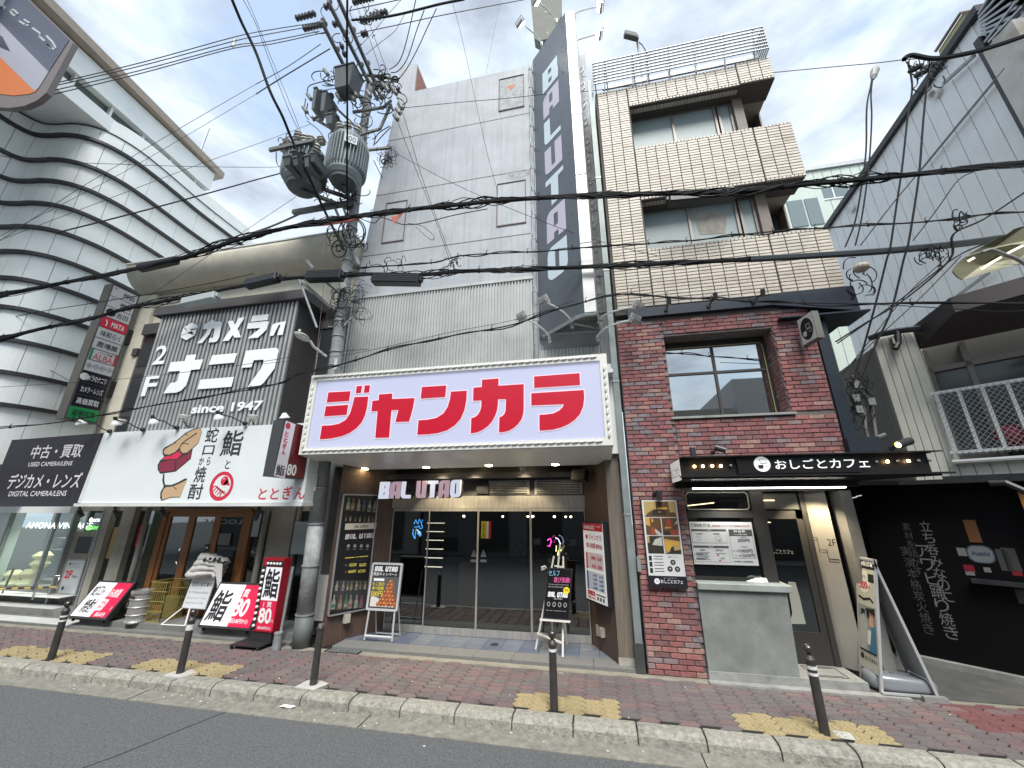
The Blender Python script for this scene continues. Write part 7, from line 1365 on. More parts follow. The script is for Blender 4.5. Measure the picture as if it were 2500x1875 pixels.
ph(.05, .49, .58, .785, 4, [(5, [(.0, .6), (.3, .5), (.3, 1), (0, 1)]), (7, [(.5, .3), (.62, .35), (1, .05), (.95, 0), (.7, 0)]), (8, [(.3, 0), (.6, 0), (.55, .4), (.35, .5)]), (10, [(.4, .75), (.52, .75), (.5, .95), (.42, .95)])])
ph(.515, .96, .58, .785, 4, [(8, [(.3, 0), (.5, .3), (1, .3), (1, 0)]), (6, [(.0, .25), (.5, .2), (.45, 0), (0, 0)]), (5, [(.15, .38), (.55, .4), (.6, .46), (.2, .48)]), (8, [(.25, .5), (.65, .5), (.6, .85), (.45, .95), (.3, .85)]), (7, [(.75, .6), (1, .7), (1, .9)])])
ph(.05, .49, .365, .57, 6, [(7, [(.25, .4), (.95, .45), (.95, .95), (.5, .8)]), (6, [(.1, 0), (.85, .05), (.75, .45), (.2, .5)]), (3, [(.0, .6), (.15, .6), (.15, 1), (0, 1)])])
ph(.515, .96, .365, .57, 3, [(10, [(.1, .2), (.45, .25), (.55, .5), (.9, .5), (.9, .7), (.1, .7)]), (6, [(.0, 0), (1, 0), (1, .25), (.6, .18), (.55, .45), (.4, .35), (.3, .12)]), (4, [(0, .85), (1, .72), (1, 1), (0, 1)])])
b.mi = 9
for j in range(3): p, q = U(.05, .285-.07*j), U(.13, .34-.07*j); b.box(F39, p[0], q[0], p[1], q[1], .002, .004); [b.box(F39, U(.18, 0)[0], U(.44, 0)[0], U(0, .30-.07*j+k*.03)[1], U(0, .308-.07*j+k*.03)[1], .002, .003) for k in range(2)]
text(b, F39, '無料サービス', U(.58, .318), U(.82, .338), c=.004)
for x, y in ((.70, .27), (.60, .195), (.80, .195)): p = U(x, y); b.mi = 9; disc(b, F39, p[0], p[1], .036, .004, 18); b.mi = 2; stroke(b, F39, [(p[0]-.018, p[1]), (p[0], p[1]+.012), (p[0]+.018, p[1])], .005, .006); disc(b, F39, p[0], p[1]-.01, .006, .006, 8)
b.mi = 2; p = U(.21, .055); disc(b, F39, p[0], p[1], .038, .006, 20); text(b, F39, 'おしごとカフェ', U(.31, .035), U(.90, .078), c=.006, bold=.02); text(b, F39, 'コワーキングスペース', U(.4, .088), U(.75, .098), c=.006)
b.mi = 1; stroke(b, F39, [(p[0]-.015, p[1]+.012), (p[0]+.018, p[1]+.012), (p[0]+.018, p[1]-.006), (p[0]-.015, p[1]-.006), (p[0]-.015, p[1]+.012)], .003, .008)
b.done('face', mc, mb_)
nb_ = thing('usage_notice', 'large white price and usage notice in the cafe window, 500 and 1000 yen', 'notice', (1.78, 6.55, 1.38)); F55 = FY(6.548); Xa, Xb, Za, Zb2 = 1.352, 2.203, 1.382, 1.962
b = MB(); b.box(F55, Xa, Xb, Za, Zb2, -.008, .0); b.mi = 1
text(b, F55, 'ご利用方法', U(.02, .87), U(.34, .955), c=.002, bold=.015); b.mi = 2; text(b, F55, '当店は全てセルフでのご利用となります', U(.37, .88), U(.96, .93), c=.002, bold=.02); b.mi = 1
def box_o(a0, a1, c0, c1): p, q = U(a0, c0), U(a1, c1); stroke(b, F55, [(p[0], p[1]), (q[0], p[1]), (q[0], q[1]), (p[0], q[1]), (p[0], p[1])], .004, .002)
def box_f(a0, a1, c0, c1, mi=1): b.mi = mi; p, q = U(a0, c0), U(a1, c1); b.box(F55, p[0], q[0], p[1], q[1], .0, .002); b.mi = 1
box_o(.02, .58, .50, .82); box_f(.02, .58, .775, .82); box_o(.02, .58, .06, .43); box_f(.02, .58, .385, .43); box_o(.62, .98, .16, .82); box_f(.62, .98, .67, .82)
b.mi = 3; text(b, F55, '料金表', U(.70, .75), U(.88, .81), c=.004, bold=.02); text(b, F55, 'ドリンク飲み放題', U(.68, .69), U(.9, .725), c=.004); text(b, F55, '入店時', U(.26, .785), U(.34, .81), c=.004); text(b, F55, '退店時', U(.26, .395), U(.34, .42), c=.004); b.mi = 1
for s_, a, c_, e, f in (('500円', .74, .53, .92, .61), ('〜60分', .76, .625, .87, .65), ('1day', .78, .40, .87, .44), ('月〜金', .64, .315, .72, .34), ('1000円', .73, .29, .94, .37), ('土・日', .66, .21, .74, .235), ('1200円', .75, .185, .96, .265), ('年中無休 / 24時間営業', .62, .07, .92, .10), ('QR決済', .1, .70, .2, .73), ('券売機', .37, .70, .47, .73), ('現金', .12, .32, .2, .35), ('決済方法', .37, .32, .48, .35)): text(b, F55, s_, U(a, c_), U(e, f), c=.003, bold=.05 if '0' in s_ and '円' in s_ else .014)
box_o(.1, .145, .54, .66); box_o(.40, .47, .56, .66); box_o(.44, .49, .53, .60)
for j in range(7): box_f(.05, .27-.02*(j % 3), .27-.027*j, .278-.027*j)
box_f(.04, .16, .23, .25); box_f(.04, .18, .11, .13); box_f(.36, .52, .255, .262, 1); box_f(.38, .41, .20, .235, 2); box_f(.43, .49, .135, .165, 4); box_f(.40, .43, .08, .115, 2)
b.done('sheet', [M('notice_sheet', (.56, .57, .57), .45), M('notice_print', (.07, .07, .075), .6), M('notice_red', (.4, .05, .05), .6), inkw, M('notice_green', (.1, .35, .2), .6)], nb_)
p = Vector((2.17, 6.58, 1.166)); b = MB(); P = [(-.16, .02), (-.08, -.05), (.04, -.05), (.12, -.02), (.13, .05), (.05, .08), (-.06, .06)]; b.add([p+Vector((a, c_, .004)) for a, c_ in P]+[p+Vector((a*.7+.02, c_*.6, .03+.03*(i % 2))) for i, (a, c_) in enumerate(P)]+[p+Vector((.05, .0, .06))], [(i, (i+1) % 7, 7+(i+1) % 7, 7+i) for i in range(7)]+[(7+i, 7+(i+1) % 7, 14) for i in range(7)]); tag(b.done('paper_napkin', M('tissue_white')), 'crumpled white cloth lying on the concrete cafe counter top', 'cloth')
# A-frame board with water weight
af = thing('a_frame_board', 'tall white A-frame board with cafe poster, 500 yen, at the alley mouth', 'A-frame board', (3.53, 6.55, .01)); tx, th_ = .305, 1.52
FA = FR((3.225, 6.765, 0), (0, -1, 0), (tx, 0, th_)); Lp = math.hypot(tx, th_); wA = .40; fw_ = M('aframe_white', (.50, .51, .52), .35, .3, var=.06)
def side(fr, nm):
    b = MB(); b.box(fr, 0, .03, 0, Lp, -.03, .0); b.box(fr, wA-.03, wA, 0, Lp, -.03, 0); b.box(fr, .03, wA-.03, Lp-.03, Lp, -.03, 0); b.box(fr, .03, wA-.03, .20, .23, -.03, 0); b.done(nm, fw_, af)
side(FA, 'front_frame'); FB2 = FR((3.835, 6.365, 0), (0, 1, 0), (-tx, 0, th_)); side(FB2, 'rear_frame'); b = MB(); b.box(FB2, .03, wA-.03, .23, Lp-.03, -.02, -.012); b.done('rear_panel', M('panel_grey', (.33, .34, .34), .5), af)
b = MB(); b.box(FA, .03, wA-.03, .23, Lp-.03, -.02, -.002); b.mi = 1; b.box(FA, .0, wA, Lp-.14, Lp-.01, .0, .003); b.mi = 2; text(b, FA, '24時間営業', (.03, Lp-.11), (wA-.03, Lp-.04), c=.005, bold=.03)
b.mi = 3; q = (.17, Lp-.31); b.poly(FA, [(q[0]+.12*math.cos(t*PI/10), q[1]+.14*math.sin(t*PI/10)) for t in range(20)], .002); b.mi = 4; text(b, FA, '500', (.08, Lp-.40), (.24, Lp-.30), c=.005, bold=.03); text(b, FA, '円', (.245, Lp-.39), (.29, Lp-.35), c=.005); b.mi = 1; text(b, FA, '60分', (.12, Lp-.27), (.22, Lp-.22), c=.005); b.box(FA, .26, .37, Lp-.30, Lp-.20, .0, .003); stroke(b, FA, [(.05, Lp-.5), (.15, Lp-.53), (.28, Lp-.5), (.34, Lp-.54)], .03, .003)
b.mi = 5; b.box(FA, .035, wA-.035, .42, Lp-.60, .0, .002)
for mi, pts in ((6, [(.035, .42), (.2, .42), (.22, .75), (.15, .85), (.05, .8)]), (7, [(.24, .42), (.365, .42), (.365, .72), (.30, .78)]), (8, [(.24, .72), (.34, .72), (.33, .86), (.27, .88)]), (1, [(.22, .80), (.36, .86), (.36, .94), (.18, .92)]), (3, [(.1, .5), (.3, .5), (.32, .66), (.12, .68)]), (1, [(.08, .75), (.16, .78), (.17, .9), (.09, .9)])): b.mi = mi; b.poly(FA, pts, .0025+.0004*mi)
b.mi = 1; text(b, FA, '無料', (.2, .83), (.36, .9), c=.007); disc(b, FA, .08, .34, .035, .003); text(b, FA, 'おしごとカフェ', (.13, .31), (.36, .36), c=.003, bold=.02); b.box(FA, .05, .36, .405, .425, .003, .006)
b.done('poster', [M('poster_beige', (.42, .43, .36), .5), ink, inkw, M('poster_white', (.6, .6, .56), .5), M('poster_red', (.5, .05, .05), .5), M('poster_photo', (.2, .22, .22), .5), M('poster_shirt', (.33, .34, .33), .6), M('poster_blue', (.04, .15, .25), .6), M('poster_skin', (.45, .27, .18), .6)], af)
b = MB(); b.box(FR((0, 6.355, 0)), 3.23, 3.84, .03, .05, -.0, .03); b.done('brace', fw_, af)
wt = thing('water_weight', 'grey plastic water-filled weight lying on the foot of the A-frame', 'weight', (3.55, 6.58, .02)); vs = []; nu, nv = 20, 8
for j in range(nv+1):
    v = j/nv
    for i in range(nu): a = i/nu*2*PI; ex = abs(math.cos(a))**.6*math.copysign(1, math.cos(a)); ey = abs(math.sin(a))**.6*math.copysign(1, math.sin(a)); rr_ = (1-.25*v**3)*(1 if j else .96); vs.append((3.56+ex*.36*rr_, 6.58+ey*.19*rr_, .035+.15*math.sin(v*PI/2)*(1-.12*ex)))
b = MB(); b.add(vs, [(j*nu+i, j*nu+(i+1) % nu, (j+1)*nu+(i+1) % nu, (j+1)*nu+i) for j in range(nv) for i in range(nu)]+[tuple(range(nv*nu, (nv+1)*nu)), tuple(reversed(range(nu)))]); b.done('tank', M('tank_grey', (.25, .27, .29), .3, .2), wt, smooth=True)
b = MB(); b.poly(FR((0, 0, .186), (1, 0, 0), (0, 1, 0)), rrect(3.48, 3.68, 6.52, 6.60, .03), .0, .014, holes=[rrect(3.50, 3.66, 6.535, 6.585, .02)]); b.lathe((3.3, 6.62, .16), (-.5, 0, 1), [(0, .03), (.04, .03)], 10); b.done('handle', M('tank_dark', (.16, .17, .19), .35), wt)
b = MB(); b.wbox(3.62, 3.86, 6.28, 6.345, .0, .055); tag(b.done('concrete_block', conc), 'small grey concrete block against the foot of the A-frame', 'block')
# lamps along the sushi sign top
zsl = zq; G6 = 'white dome lamps on arms above the sushi and camera signs'
for i, (bx_, hx, nm) in enumerate((((710, 1135), (495, 1100), 'first from the left, over the black camera sign'), ((925, 1125), (722, 1105), 'second from left, at the left end of the sushi sign'), ((1145, 1112), (965, 1095), 'third from left, before the striped billboard'), ((1588, 1085), (1390, 1065), 'fourth from the left, under since 1947'))):
    p0, p1 = atY(*z5(*bx_), 6.06), atY(*z5(hx[0]+15, hx[1]-45), 5.75); t = thing('sign_lamp', 'white dome lamp on arm, '+nm, 'lamp', tuple(p0), G6)
    MB().tube([p0, p0+Vector((0, -.12, .02)), (p0+p1)/2+Vector((0, 0, .03)), p1], .011, 5).done('arm', black, t); b = MB(); b.ball(p0, .045, 10); b.lathe(p1+Vector((-.02, .02, .06)), (.2, .3, -1), [(0, .03), (.08, .035)], 8); b.done('joint', black, t)
    b = MB(); b.lathe(p1+Vector((.0, .03, -.01)), (.15, .35, -1), [(0, .03), (.03, .06), (.07, .085), (.10, .09), (.10, .08)], 14); b.done('dome', M('lamp_dome', (.66, .67, .67), .35), t)
for i, (hx, nm) in enumerate((((1640, 1050), 'at the right end of the sushi sign'), ((780, 1075), 'cup shaped, between the second and third arm lamps'), ((1195, 1048), 'cup shaped, below the end of the hexagon logo'), ((-1, -1), ''))):
    if hx[0] < 0: continue
    p1 = atY(*z5(*hx), 6.2); t = thing('sign_lamp', 'white dome sign lamp, '+nm, 'lamp', tuple(p1), G6); b = MB(); b.lathe(p1+Vector((0, 0, .05)), (0, 0, -1), [(0, .095), (.015, .1), (.06, .085), (.08, .03), (.12, .03)], 14); b.done('dome', M('lamp_dome_cream', (.55, .54, .49), .4), t); MB().tube([p1+Vector((0, 0, -.07)), p1+Vector((0, .12, -.18))], .012, 5).done('arm', black, t)
p1 = atY(*zs2(900, 10), 5.75); t = thing('sign_lamp', 'white dome lamp on top of the small projecting sign', 'lamp', tuple(p1), G6); b = MB(); b.lathe(p1+Vector((0, 0, .1)), (.1, .2, -1), [(0, .03), (.05, .06), (.09, .09), (.09, .08)], 12); b.done('dome', M('lamp_dome'), t); MB().tube([p1+Vector((0, 0, .12)), p1+Vector((.2, .25, .06))], .012, 5).done('arm', black, t)
G7 = 'black spot lamps under the sushi sign'
for i, (x, y, nm) in enumerate(((860, 320, 'leftmost, by the Amona window'), (1240, 320, 'second, before the beige posts'), (1740, 315, 'third, left of the wooden doors'))): cyl_spot('awning_spot', 'black spot lamp under the sushi sign edge, '+nm, pt(zm, x-5, y-60, 6.4), pt(zm, x, y, 6.35), (.6, .1, -.6), False, G7, .04, .14)
cyl_spot('awning_spot', 'black spot lamp under the sushi sign edge, above the crescent on the glass', pt(zs2, 560, 1290, 6.4), pt(zs2, 520, 1400, 6.38), (-.3, .1, -.8), False, G7, .04, .2)
# ------------------------------------------------------------------ utility pole and everything bolted to it
pl = thing('utility_pole', 'concrete utility pole with transformers, crossarms and tangled cables between the two shops', 'utility pole', (-4.87, 6.48, 0))
pcon = M('pole_concrete', (.235, .25, .255), .7, var=.22, vs=5, bump=.25, dirt=(.12, .125, .125), dirts=3, dirta=.5)
ppeel = M('pole_peeled', (.25, .265, .265), .7, var=.3, vs=9, bump=.5, bs=30, dirt=(.42, .43, .42), dirts=5.5, dirta=.8, stretch=(1, 1, .5))
def PX(z): return -4.865-.42*(z/13.4)
b = MB(); b.tube([(PX(z), 6.48, z) for z in (1.9, 4, 6, 8, 10, 12, 13.4)], .134, 20, .09); b.done('shaft', pcon, pl, smooth=True)
b = MB(); b.tube([(PX(0), 6.48, -.05), (PX(.45), 6.48, .45)], .146, 20); b.done('base_sleeve', M('sleeve_grey', (.10, .11, .11), .6, var=.2), pl, smooth=True); b = MB(); b.tube([(PX(.45), 6.48, .45), (PX(1.9), 6.48, 1.9)], .140, 20, .1345); b.done('lower_wrap', ppeel, pl, smooth=True)
b = MB()
for z in (.46, 1.2, 1.88, 2.5, 3.0, 4.62, 4.9, 5.2, 5.55, 5.9, 6.2, 6.6, 7.4, 8.3): b.lathe((PX(z), 6.48, z), (0, 0, 1), [(0, .15-.0035*z), (.0, .158-.0035*z), (.022, .158-.0035*z), (.022, .15-.0035*z)], 18)
b.done('strap', galv, pl)
b = MB(); b.box(FY(6.325), PX(2.6)-.06, PX(2.6)+.03, 2.45, 2.75, 0, .006); b.box(FY(6.32), PX(4.9)+.10, PX(4.9)+.16, 4.78, 5.0, .0, .01); b.done('number_plate', M('plate_pale', (.5, .52, .48), .6), pl)
b = MB(); b.wbox(PX(4.2)-.17, PX(4.2)+.16, 6.30, 6.34, 4.12, 4.52); b.wbox(PX(4.2)-.17, PX(4.2)-.15, 6.3, 6.6, 4.12, 4.52); b.mi = 1; b.box(FY(6.298), PX(4.2)-.15, PX(4.2)-.04, 4.22, 4.36, 0, .003); b.done('red_bracket', [M('bracket_red', (.27, .055, .045), .6, var=.2), M('plate_pale')], pl)
b = MB()
for i in range(9): z = 5.8+.45*i; b.tube([(PX(z)+.1*(1 if i % 2 else -1), 6.45, z), (PX(z)+.24*(1 if i % 2 else -1), 6.42, z)], .01, 4)
b.done('step_bolt', galv, pl)
def sq(p, q, w=.045, seg=4): b = MB(); b.tube([p, q], w, seg); return b
zy = ZM(650, 0, 3.3175)
insm = M('insulator', (.42, .41, .38), .35, var=.1); insd = M('insulator_dark', (.04, .04, .042), .6); armm = M('crossarm', (.13, .135, .13), .6, .3, var=.2)
def insul(b, p, d=(0, 0, 1), s=1.): b.lathe(p, d, [(0, .02*s), (.02*s, .055*s), (.05*s, .03*s), (.06*s, .06*s), (.09*s, .03*s), (.10*s, .05*s), (.13*s, .02*s)], 10)
arms = [((-5.58, 4.95, 13.0), (-5.72, 7.1, 13.0)), ((-5.2, 4.66, 13.02), (-5.26, 6.9, 13.02)), ((-4.93, 4.62, 13.0), (-5.12, 6.9, 13.0))]
for p, q in arms:
    sq(p, q, .05).done('crossarm', armm, pl); b = MB()
    for k in (0.02, .3, .62, .86): o_ = Vector(p).lerp(Vector(q), k); insul(b, o_+Vector((0, 0, .04)))
    b.done('insulator', insm, pl)
for p, q in (((700, 910), (950, 870)), ((950, 870), (1010, 815)), ((760, 1090), (920, 1045)), ((920, 1045), (1010, 850)), ((530, 840), (775, 1075)), ((370, 950), (540, 1050)), ((560, 915), (640, 1080)), ((380, 975), (540, 840)), ((560, 600), (800, 605)), ((800, 605), (1060, 640)), ((840, 680), (960, 680)), ((770, 1220), (1010, 1195))):
    sq(atY(*zy(*p), 6.2), atY(*zy(*q), 6.35), .038).done('bracket_beam', armm, pl)
def wiretangle(n, x0, y0, x1, y1, Y, r=.007, sz=40, seed=1, nm='jumper_wire', par=None, mat=None, zf=zy):
    rr_ = random.Random(seed); b = MB()
    for i in range(n):
        cx_, cy_ = rr_.uniform(x0, x1), rr_.uniform(y0, y1); a0 = rr_.uniform(0, 6.3); sw = rr_.uniform(1.5, 4.5); rx, ry = sz*rr_.uniform(.25, 1), sz*rr_.uniform(.3, 1.1); y0_, y1_ = Y+rr_.uniform(-.12, .12), Y+rr_.uniform(-.12, .12)
        P = [atY(*zf(cx_+rx*math.cos(a0+sw*t/8)*(1+.3*t/8), cy_+ry*math.sin(a0+sw*t/8)), y0_+(y1_-y0_)*t/8) for t in range(9)]; b.tube(P, r, 4, cap=False)
    return b.done(nm, mat or rubber, par or pl)
def crom3(P, k):
    P = [Vector(p) for p in P]; o = []
    for i in range(len(P)-1):
        a, b_, c, d = P[max(i-1, 0)], P[i], P[i+1], P[min(i+2, len(P)-1)]
        for j in range(k): t = j/k; o.append(.5*((2*b_)+(c-a)*t+(2*a-5*b_+4*c-d)*t*t+(3*b_-a-3*c+d)*t**3))
    o.append(P[-1]); return o
wiretangle(46, 380, 560, 1060, 900, 6.1, .012, 75, 3); wiretangle(26, 110, 1110, 480, 1330, 5.6, .010, 50, 31); wiretangle(16, 440, 30, 900, 330, 5.6, .010, 50, 32); wiretangle(30, 900, 620, 1060, 780, 6.0, .016, 35, 4); wiretangle(22, 560, 950, 860, 1180, 6.2, .010, 60, 5); wiretangle(40, 940, 1200, 1040, 1340, 6.1, .006, 45, 6); wiretangle(24, 420, 1480, 800, 1640, 6.2, .010, 60, 7)
zpl = ZM(640, 400, 4.147)
wiretangle(20, 700, 620, 1050, 860, 6.25, .010, 80, 8, zf=zpl); wiretangle(34, 700, 1280, 880, 1640, 6.3, .007, 70, 9, zf=zpl); wiretangle(40, 880, 1200, 1050, 1560, 6.35, .004, 90, 10, zf=zpl)
for c_, r_o in (((900, 700), 130), ((780, 860), 75), ((930, 690), 118)):
    P = [atY(*zpl(c_[0]+r_o*math.cos(t*PI/9), c_[1]+r_o*1.15*math.sin(t*PI/9)), 6.15+.03*math.sin(t)) for t in range(19)]; MB().tube(P, .014, 5).done('cable_coil', rubber, pl)
# suspension insulator strings and dark switch boxes
b = MB()
for x, y, l in ((240, 150, 150), (300, 235, 170), (470, 60, 60), (760, 170, 200), (840, 130, 170), (700, 20, 200), (350, 120, 60), (440, 200, 60), (540, 200, 60), (600, 380, 40), (620, 440, 40), (770, 280, 60)):
    p_ = atY(*zy(x, y), 5.6); q_ = atY(*zy(x+l*.85, y-l*.22), 5.6); d_ = (q_-p_); n = max(1, int(d_.length/.085))
    for i in range(n): b.lathe(p_+d_*(i/n), d_, [(0, .04), (.02, .075), (.05, .08), (.08, .05), (.09, .04)], 8)
b.done('insulator_string', insd, pl)
def swbox(x0, y0, x1, y1, Y, nm='switch_box'):
    p_, q_ = atY(*zy(x0, y1), Y), atY(*zy(x1, y0), Y); b = MB(); cx_ = (p_.x+q_.x)/2; w = abs(q_.x-p_.x)/2; z0_, z1_ = p_.z, q_.z
    b.add([(cx_-w*.75, Y-.15, z0_), (cx_+w*.75, Y-.15, z0_), (cx_+w*.75, Y+.2, z0_), (cx_-w*.75, Y+.2, z0_), (cx_-w, Y-.2, z1_), (cx_+w, Y-.2, z1_), (cx_+w, Y+.25, z1_), (cx_-w, Y+.25, z1_)], [(0, 3, 2, 1), (4, 5, 6, 7), (0, 1, 5, 4), (1, 2, 6, 5), (2, 3, 7, 6), (3, 0, 4, 7)])
    b.wbox(cx_-w*1.06, cx_+w*1.06, Y-.22, Y+.27, z1_, z1_+.03)
    for k in (-.6, 0, .6): insul(b, Vector((cx_+k*w, Y, z1_+.03)), (0, 0, 1), 1.2)
    b.done(nm, M('switch_grey', (.10, .115, .12), .45, .2), pl)
swbox(565, 580, 745, 765, 5.9); swbox(395, 775, 455, 930, 6.0); swbox(465, 800, 530, 945, 6.05); swbox(510, 980, 580, 1050, 6.1)
for x, y in ((485, 585), (350, 785), (315, 890), (590, 790), (700, 790), (720, 760), (980, 720), (1000, 700), (1040, 740), (950, 690), (930, 760), (1090, 860), (1070, 900), (1050, 950), (600, 640), (830, 760)):
    p_ = atY(*zy(x-18, y-25), 6.0); q_ = atY(*zy(x+18, y+25), 6.0); b = MB(); b.lathe(p_, q_-p_, [(0, .02), (.03, .05), ((q_-p_).length-.03, .05), ((q_-p_).length, .02)], 8); b.done('fuse_cutout', M('fuse_grey', (.16, .165, .16), .5), pl)
for pts in (((320, 800), (310, 870), (320, 940), (345, 970)), ((330, 760), (345, 700), (420, 670), (560, 640)), ((440, 590), (450, 640), (520, 660)), ((520, 575), (560, 600), (570, 640)), ((1070, 750), (1120, 770), (1140, 820), (1100, 850)), ((1060, 790), (1110, 820), (1120, 870), (1060, 900)), ((330, 980), (430, 1060), (490, 1160)), ((80, 1230), (90, 1330), (160, 1380)), ((110, 1210), (150, 1190), (190, 1240)), ((1010, 1030), (940, 1100), (880, 1170)), ((1000, 1020), (900, 1090), (870, 1180)), ((870, 1300), (920, 1400), (940, 1440))):
    MB().tube(crom3([atY(*zy(*p), 6.0) for p in pts], 5), .011, 4).done('jumper', rubber, pl)
b = MB()
for x, y in ((180, 1190), (260, 1130), (360, 1170), (450, 1175), (150, 1230), (300, 1210), (400, 1240)): insul(b, atY(*zy(x, y), 5.45), (random.uniform(-.4, .4), -.3, 1), 1.6)
b.done('insulator', insm, pl)
for x0, y0, x1, y1 in ((180, 1330, 250, 1390), (260, 1340, 310, 1390), (350, 1330, 400, 1400), (400, 1310, 440, 1360), (250, 1290, 300, 1320)): swbox(x0, y0, x1, y1, 5.25, 'cutout_switch')
# transformers (a thing of their own each)
tfm = M('transformer_grey', (.20, .235, .25), .6, .0, var=.12, vs=3); tfd = M('transformer_base', (.10, .115, .12), .5, .2)
def transformer(cx_, cy_, z0, z1, r, label, tag_=None):
    t = thing('transformer', label, 'transformer', (cx_, cy_, z0), 'drum transformers hung on the utility pole')
    b = MB(); b.lathe((cx_, cy_, z0), (0, 0, 1), [(0, r*.55), (.0, r*.62), (.05, r*.66), (.07, r*.72), (.16, r*.84), (z1-z0-.08, r*.84), (z1-z0, r*.70), (z1-z0+.03, r*.3)], 32); b.done('drum', tfm, t, smooth=False)
    b = MB(); b.lathe((cx_, cy_, z0-.012), (0, 0, 1), [(0, r*.5), (.008, r*.6)], 28); b.done('bottom', tfd, t)
    fm_ = None
    for i in range(38):
        a = i/38*2*PI; u_ = Vector((math.cos(a), math.sin(a), 0)); v_ = Vector((-math.sin(a), math.cos(a), 0))*.009; o_ = Vector((cx_, cy_, 0)); za_, zb_4 = z0+.10, z1-.16
        P = [(r*.82, za_+.10), (r*.98, za_+.16), (r, za_+.24), (r, zb_4-.1), (r*.93, zb_4), (r*.82, zb_4+.02)]
        vs_ = [o_+u_*p[0]+v_+Vector((0, 0, p[1])) for p in P]+[o_+u_*p[0]-v_+Vector((0, 0, p[1])) for p in P]
        b = MB(); b.add(vs_, [tuple(range(6)), tuple(reversed(range(6, 12)))]+[(j+6, j+7, j+1, j) for j in range(5)]); b.done('cooling_fin', tfm, t)
    for i in range(4): a = -PI/2+(i-1.5)*.7; b = MB(); insul(b, Vector((cx_+r*.55*math.cos(a), cy_+r*.55*math.sin(a), z1)), (math.cos(a)*.5, math.sin(a)*.5, 1), 1.7); b.done('bushing', insm, t)
    if tag_:
        d_ = Vector((-cx_, -cy_, 0)).normalized(); fr = FR(Vector((cx_, cy_, 0))+d_*(r+.01), (-d_.y, d_.x, 0)); fr = FR(fr.o, (d_.y*-1, d_.x, 0)); 
        if fr.n.dot(d_) < 0: fr = FR(fr.o, (d_.y, -d_.x, 0))
        b = MB(); b.box(fr, -.13, .13, z1-.52, z1-.30, .0, .004); b.mi = 1; text(b, fr, tag_, (-.10, z1-.48), (.10, z1-.34), c=.006); b.done('plate', [M('plate_blue', (.42, .48, .50), .5), ink], t)
    b = MB(); b.tube([(cx_, cy_, z0+.2), (PX(z0), 6.48, z0+.2)], .05, 4); b.tube([(cx_, cy_, z0-.02), (PX(z0), 6.48, z0-.10)], .05, 4); b.done('hanger', armm, t); return t
T1 = atY(*zy(650, 1340), 5.85); transformer(T1.x, T1.y, 8.98, 10.22, .44, 'right drum transformer with ribbed fins and a 100 plate, on the utility pole', '100')
T2 = atY(*zy(315, 1380), 5.75); transformer(T2.x, T2.y, 8.93, 9.95, .47, 'left drum transformer with dark round bottom, hung out from the utility pole')
b = MB(); b.wbox(T2.x-.55, T2.x+.55, T2.y-.5, T2.y-.44, 9.62, 9.70); b.wbox(T2.x-.6, T1.x, 6.2, 6.3, 8.78, 8.88); b.done('transformer_beam', armm, pl)
for a_, c_, r_w in (((330, 985), (590, 1560), .03), ((580, 1180), (650, 1560), .03)): pass
b = MB(); b.tube([atY(*zpl(700, 360), 6.25), atY(*zpl(985, 1020), 6.4)], .035, 4); b.tube([atY(*zpl(790, 350), 6.25), atY(*zpl(850, 520), 6.3)], .03, 4); b.tube([atY(*zpl(375, 1170), 6.0), atY(*zpl(555, 1659), 6.3)], .025, 6); b.tube([atY(*zpl(400, 1190), 6.0), atY(*zpl(710, 1470), 6.35)], .035, 6); b.tube([atY(*zpl(640, 1190), 6.1), atY(*zpl(790, 1310), 6.35)], .03, 6); b.tube([atY(*zpl(455, 980), 6.0), atY(*zpl(520, 1060), 6.05)], .03, 4); b.tube([atY(*zpl(820, 1640), 6.4), atY(*zpl(920, 1540), 6.6)], .025, 6); b.done('stay_arm', galv, pl)
# street lamp on the pole
sl_ = thing('street_lamp', 'old oval street lamp on a thin arm from the red pole bracket', 'street lamp', (PX(4.2), 6.3, 4.3)); za6 = z6; L0 = atY(*z6(455, 650), 6.3); L1 = atY(*z6(375, 590), 6.0); H0 = atY(*z6(350, 550), 5.9); H1 = atY(*z6(245, 490), 5.55)
b = MB(); b.tube([L0, L1, H0], .025, 8); b.done('arm', offw, sl_); d_ = (H1-H0); u_ = d_.normalized(); dwn = (Vector((0, 0, -1))-u_*Vector((0, 0, -1)).dot(u_)).normalized(); sd_ = u_.cross(dwn)
def shell(k, s_, sc=1.):
    vs_ = []; nn = 9; mm_ = 12
    for i in range(nn+1):
        t = i/nn; w = .125*math.sin(PI*min(1, t*1.05+.03))**.7*(.5+.6*t)*sc; hh = .06*math.sin(PI*min(1, t*1.02+.02))**.6*sc
        for j in range(mm_): a = 2*PI*j/mm_; vs_.append(H0+d_*t+sd_*w*math.cos(a)+dwn*(hh*math.sin(a)*(1 if math.sin(a) < 0 else s_)+k))
    b = MB(); b.add(vs_, [(i*mm_+j, i*mm_+(j+1) % mm_, (i+1)*mm_+(j+1) % mm_, (i+1)*mm_+j) for i in range(nn) for j in range(mm_)]); return b
shell(0, .5).done('head', M('lamp_head', (.38, .37, .33), .5, var=.12), sl_, smooth=True); o = shell(.015, 1.1, .8).done('diffuser', M('lamp_diffuser', (.50, .52, .48), .3), sl_, smooth=True)
b = MB(); c_ = H0+d_*.72-dwn*.06; b.lathe(c_, -dwn, [(0, .025), (.04, .025)], 8); b.done('sensor', offw, sl_)

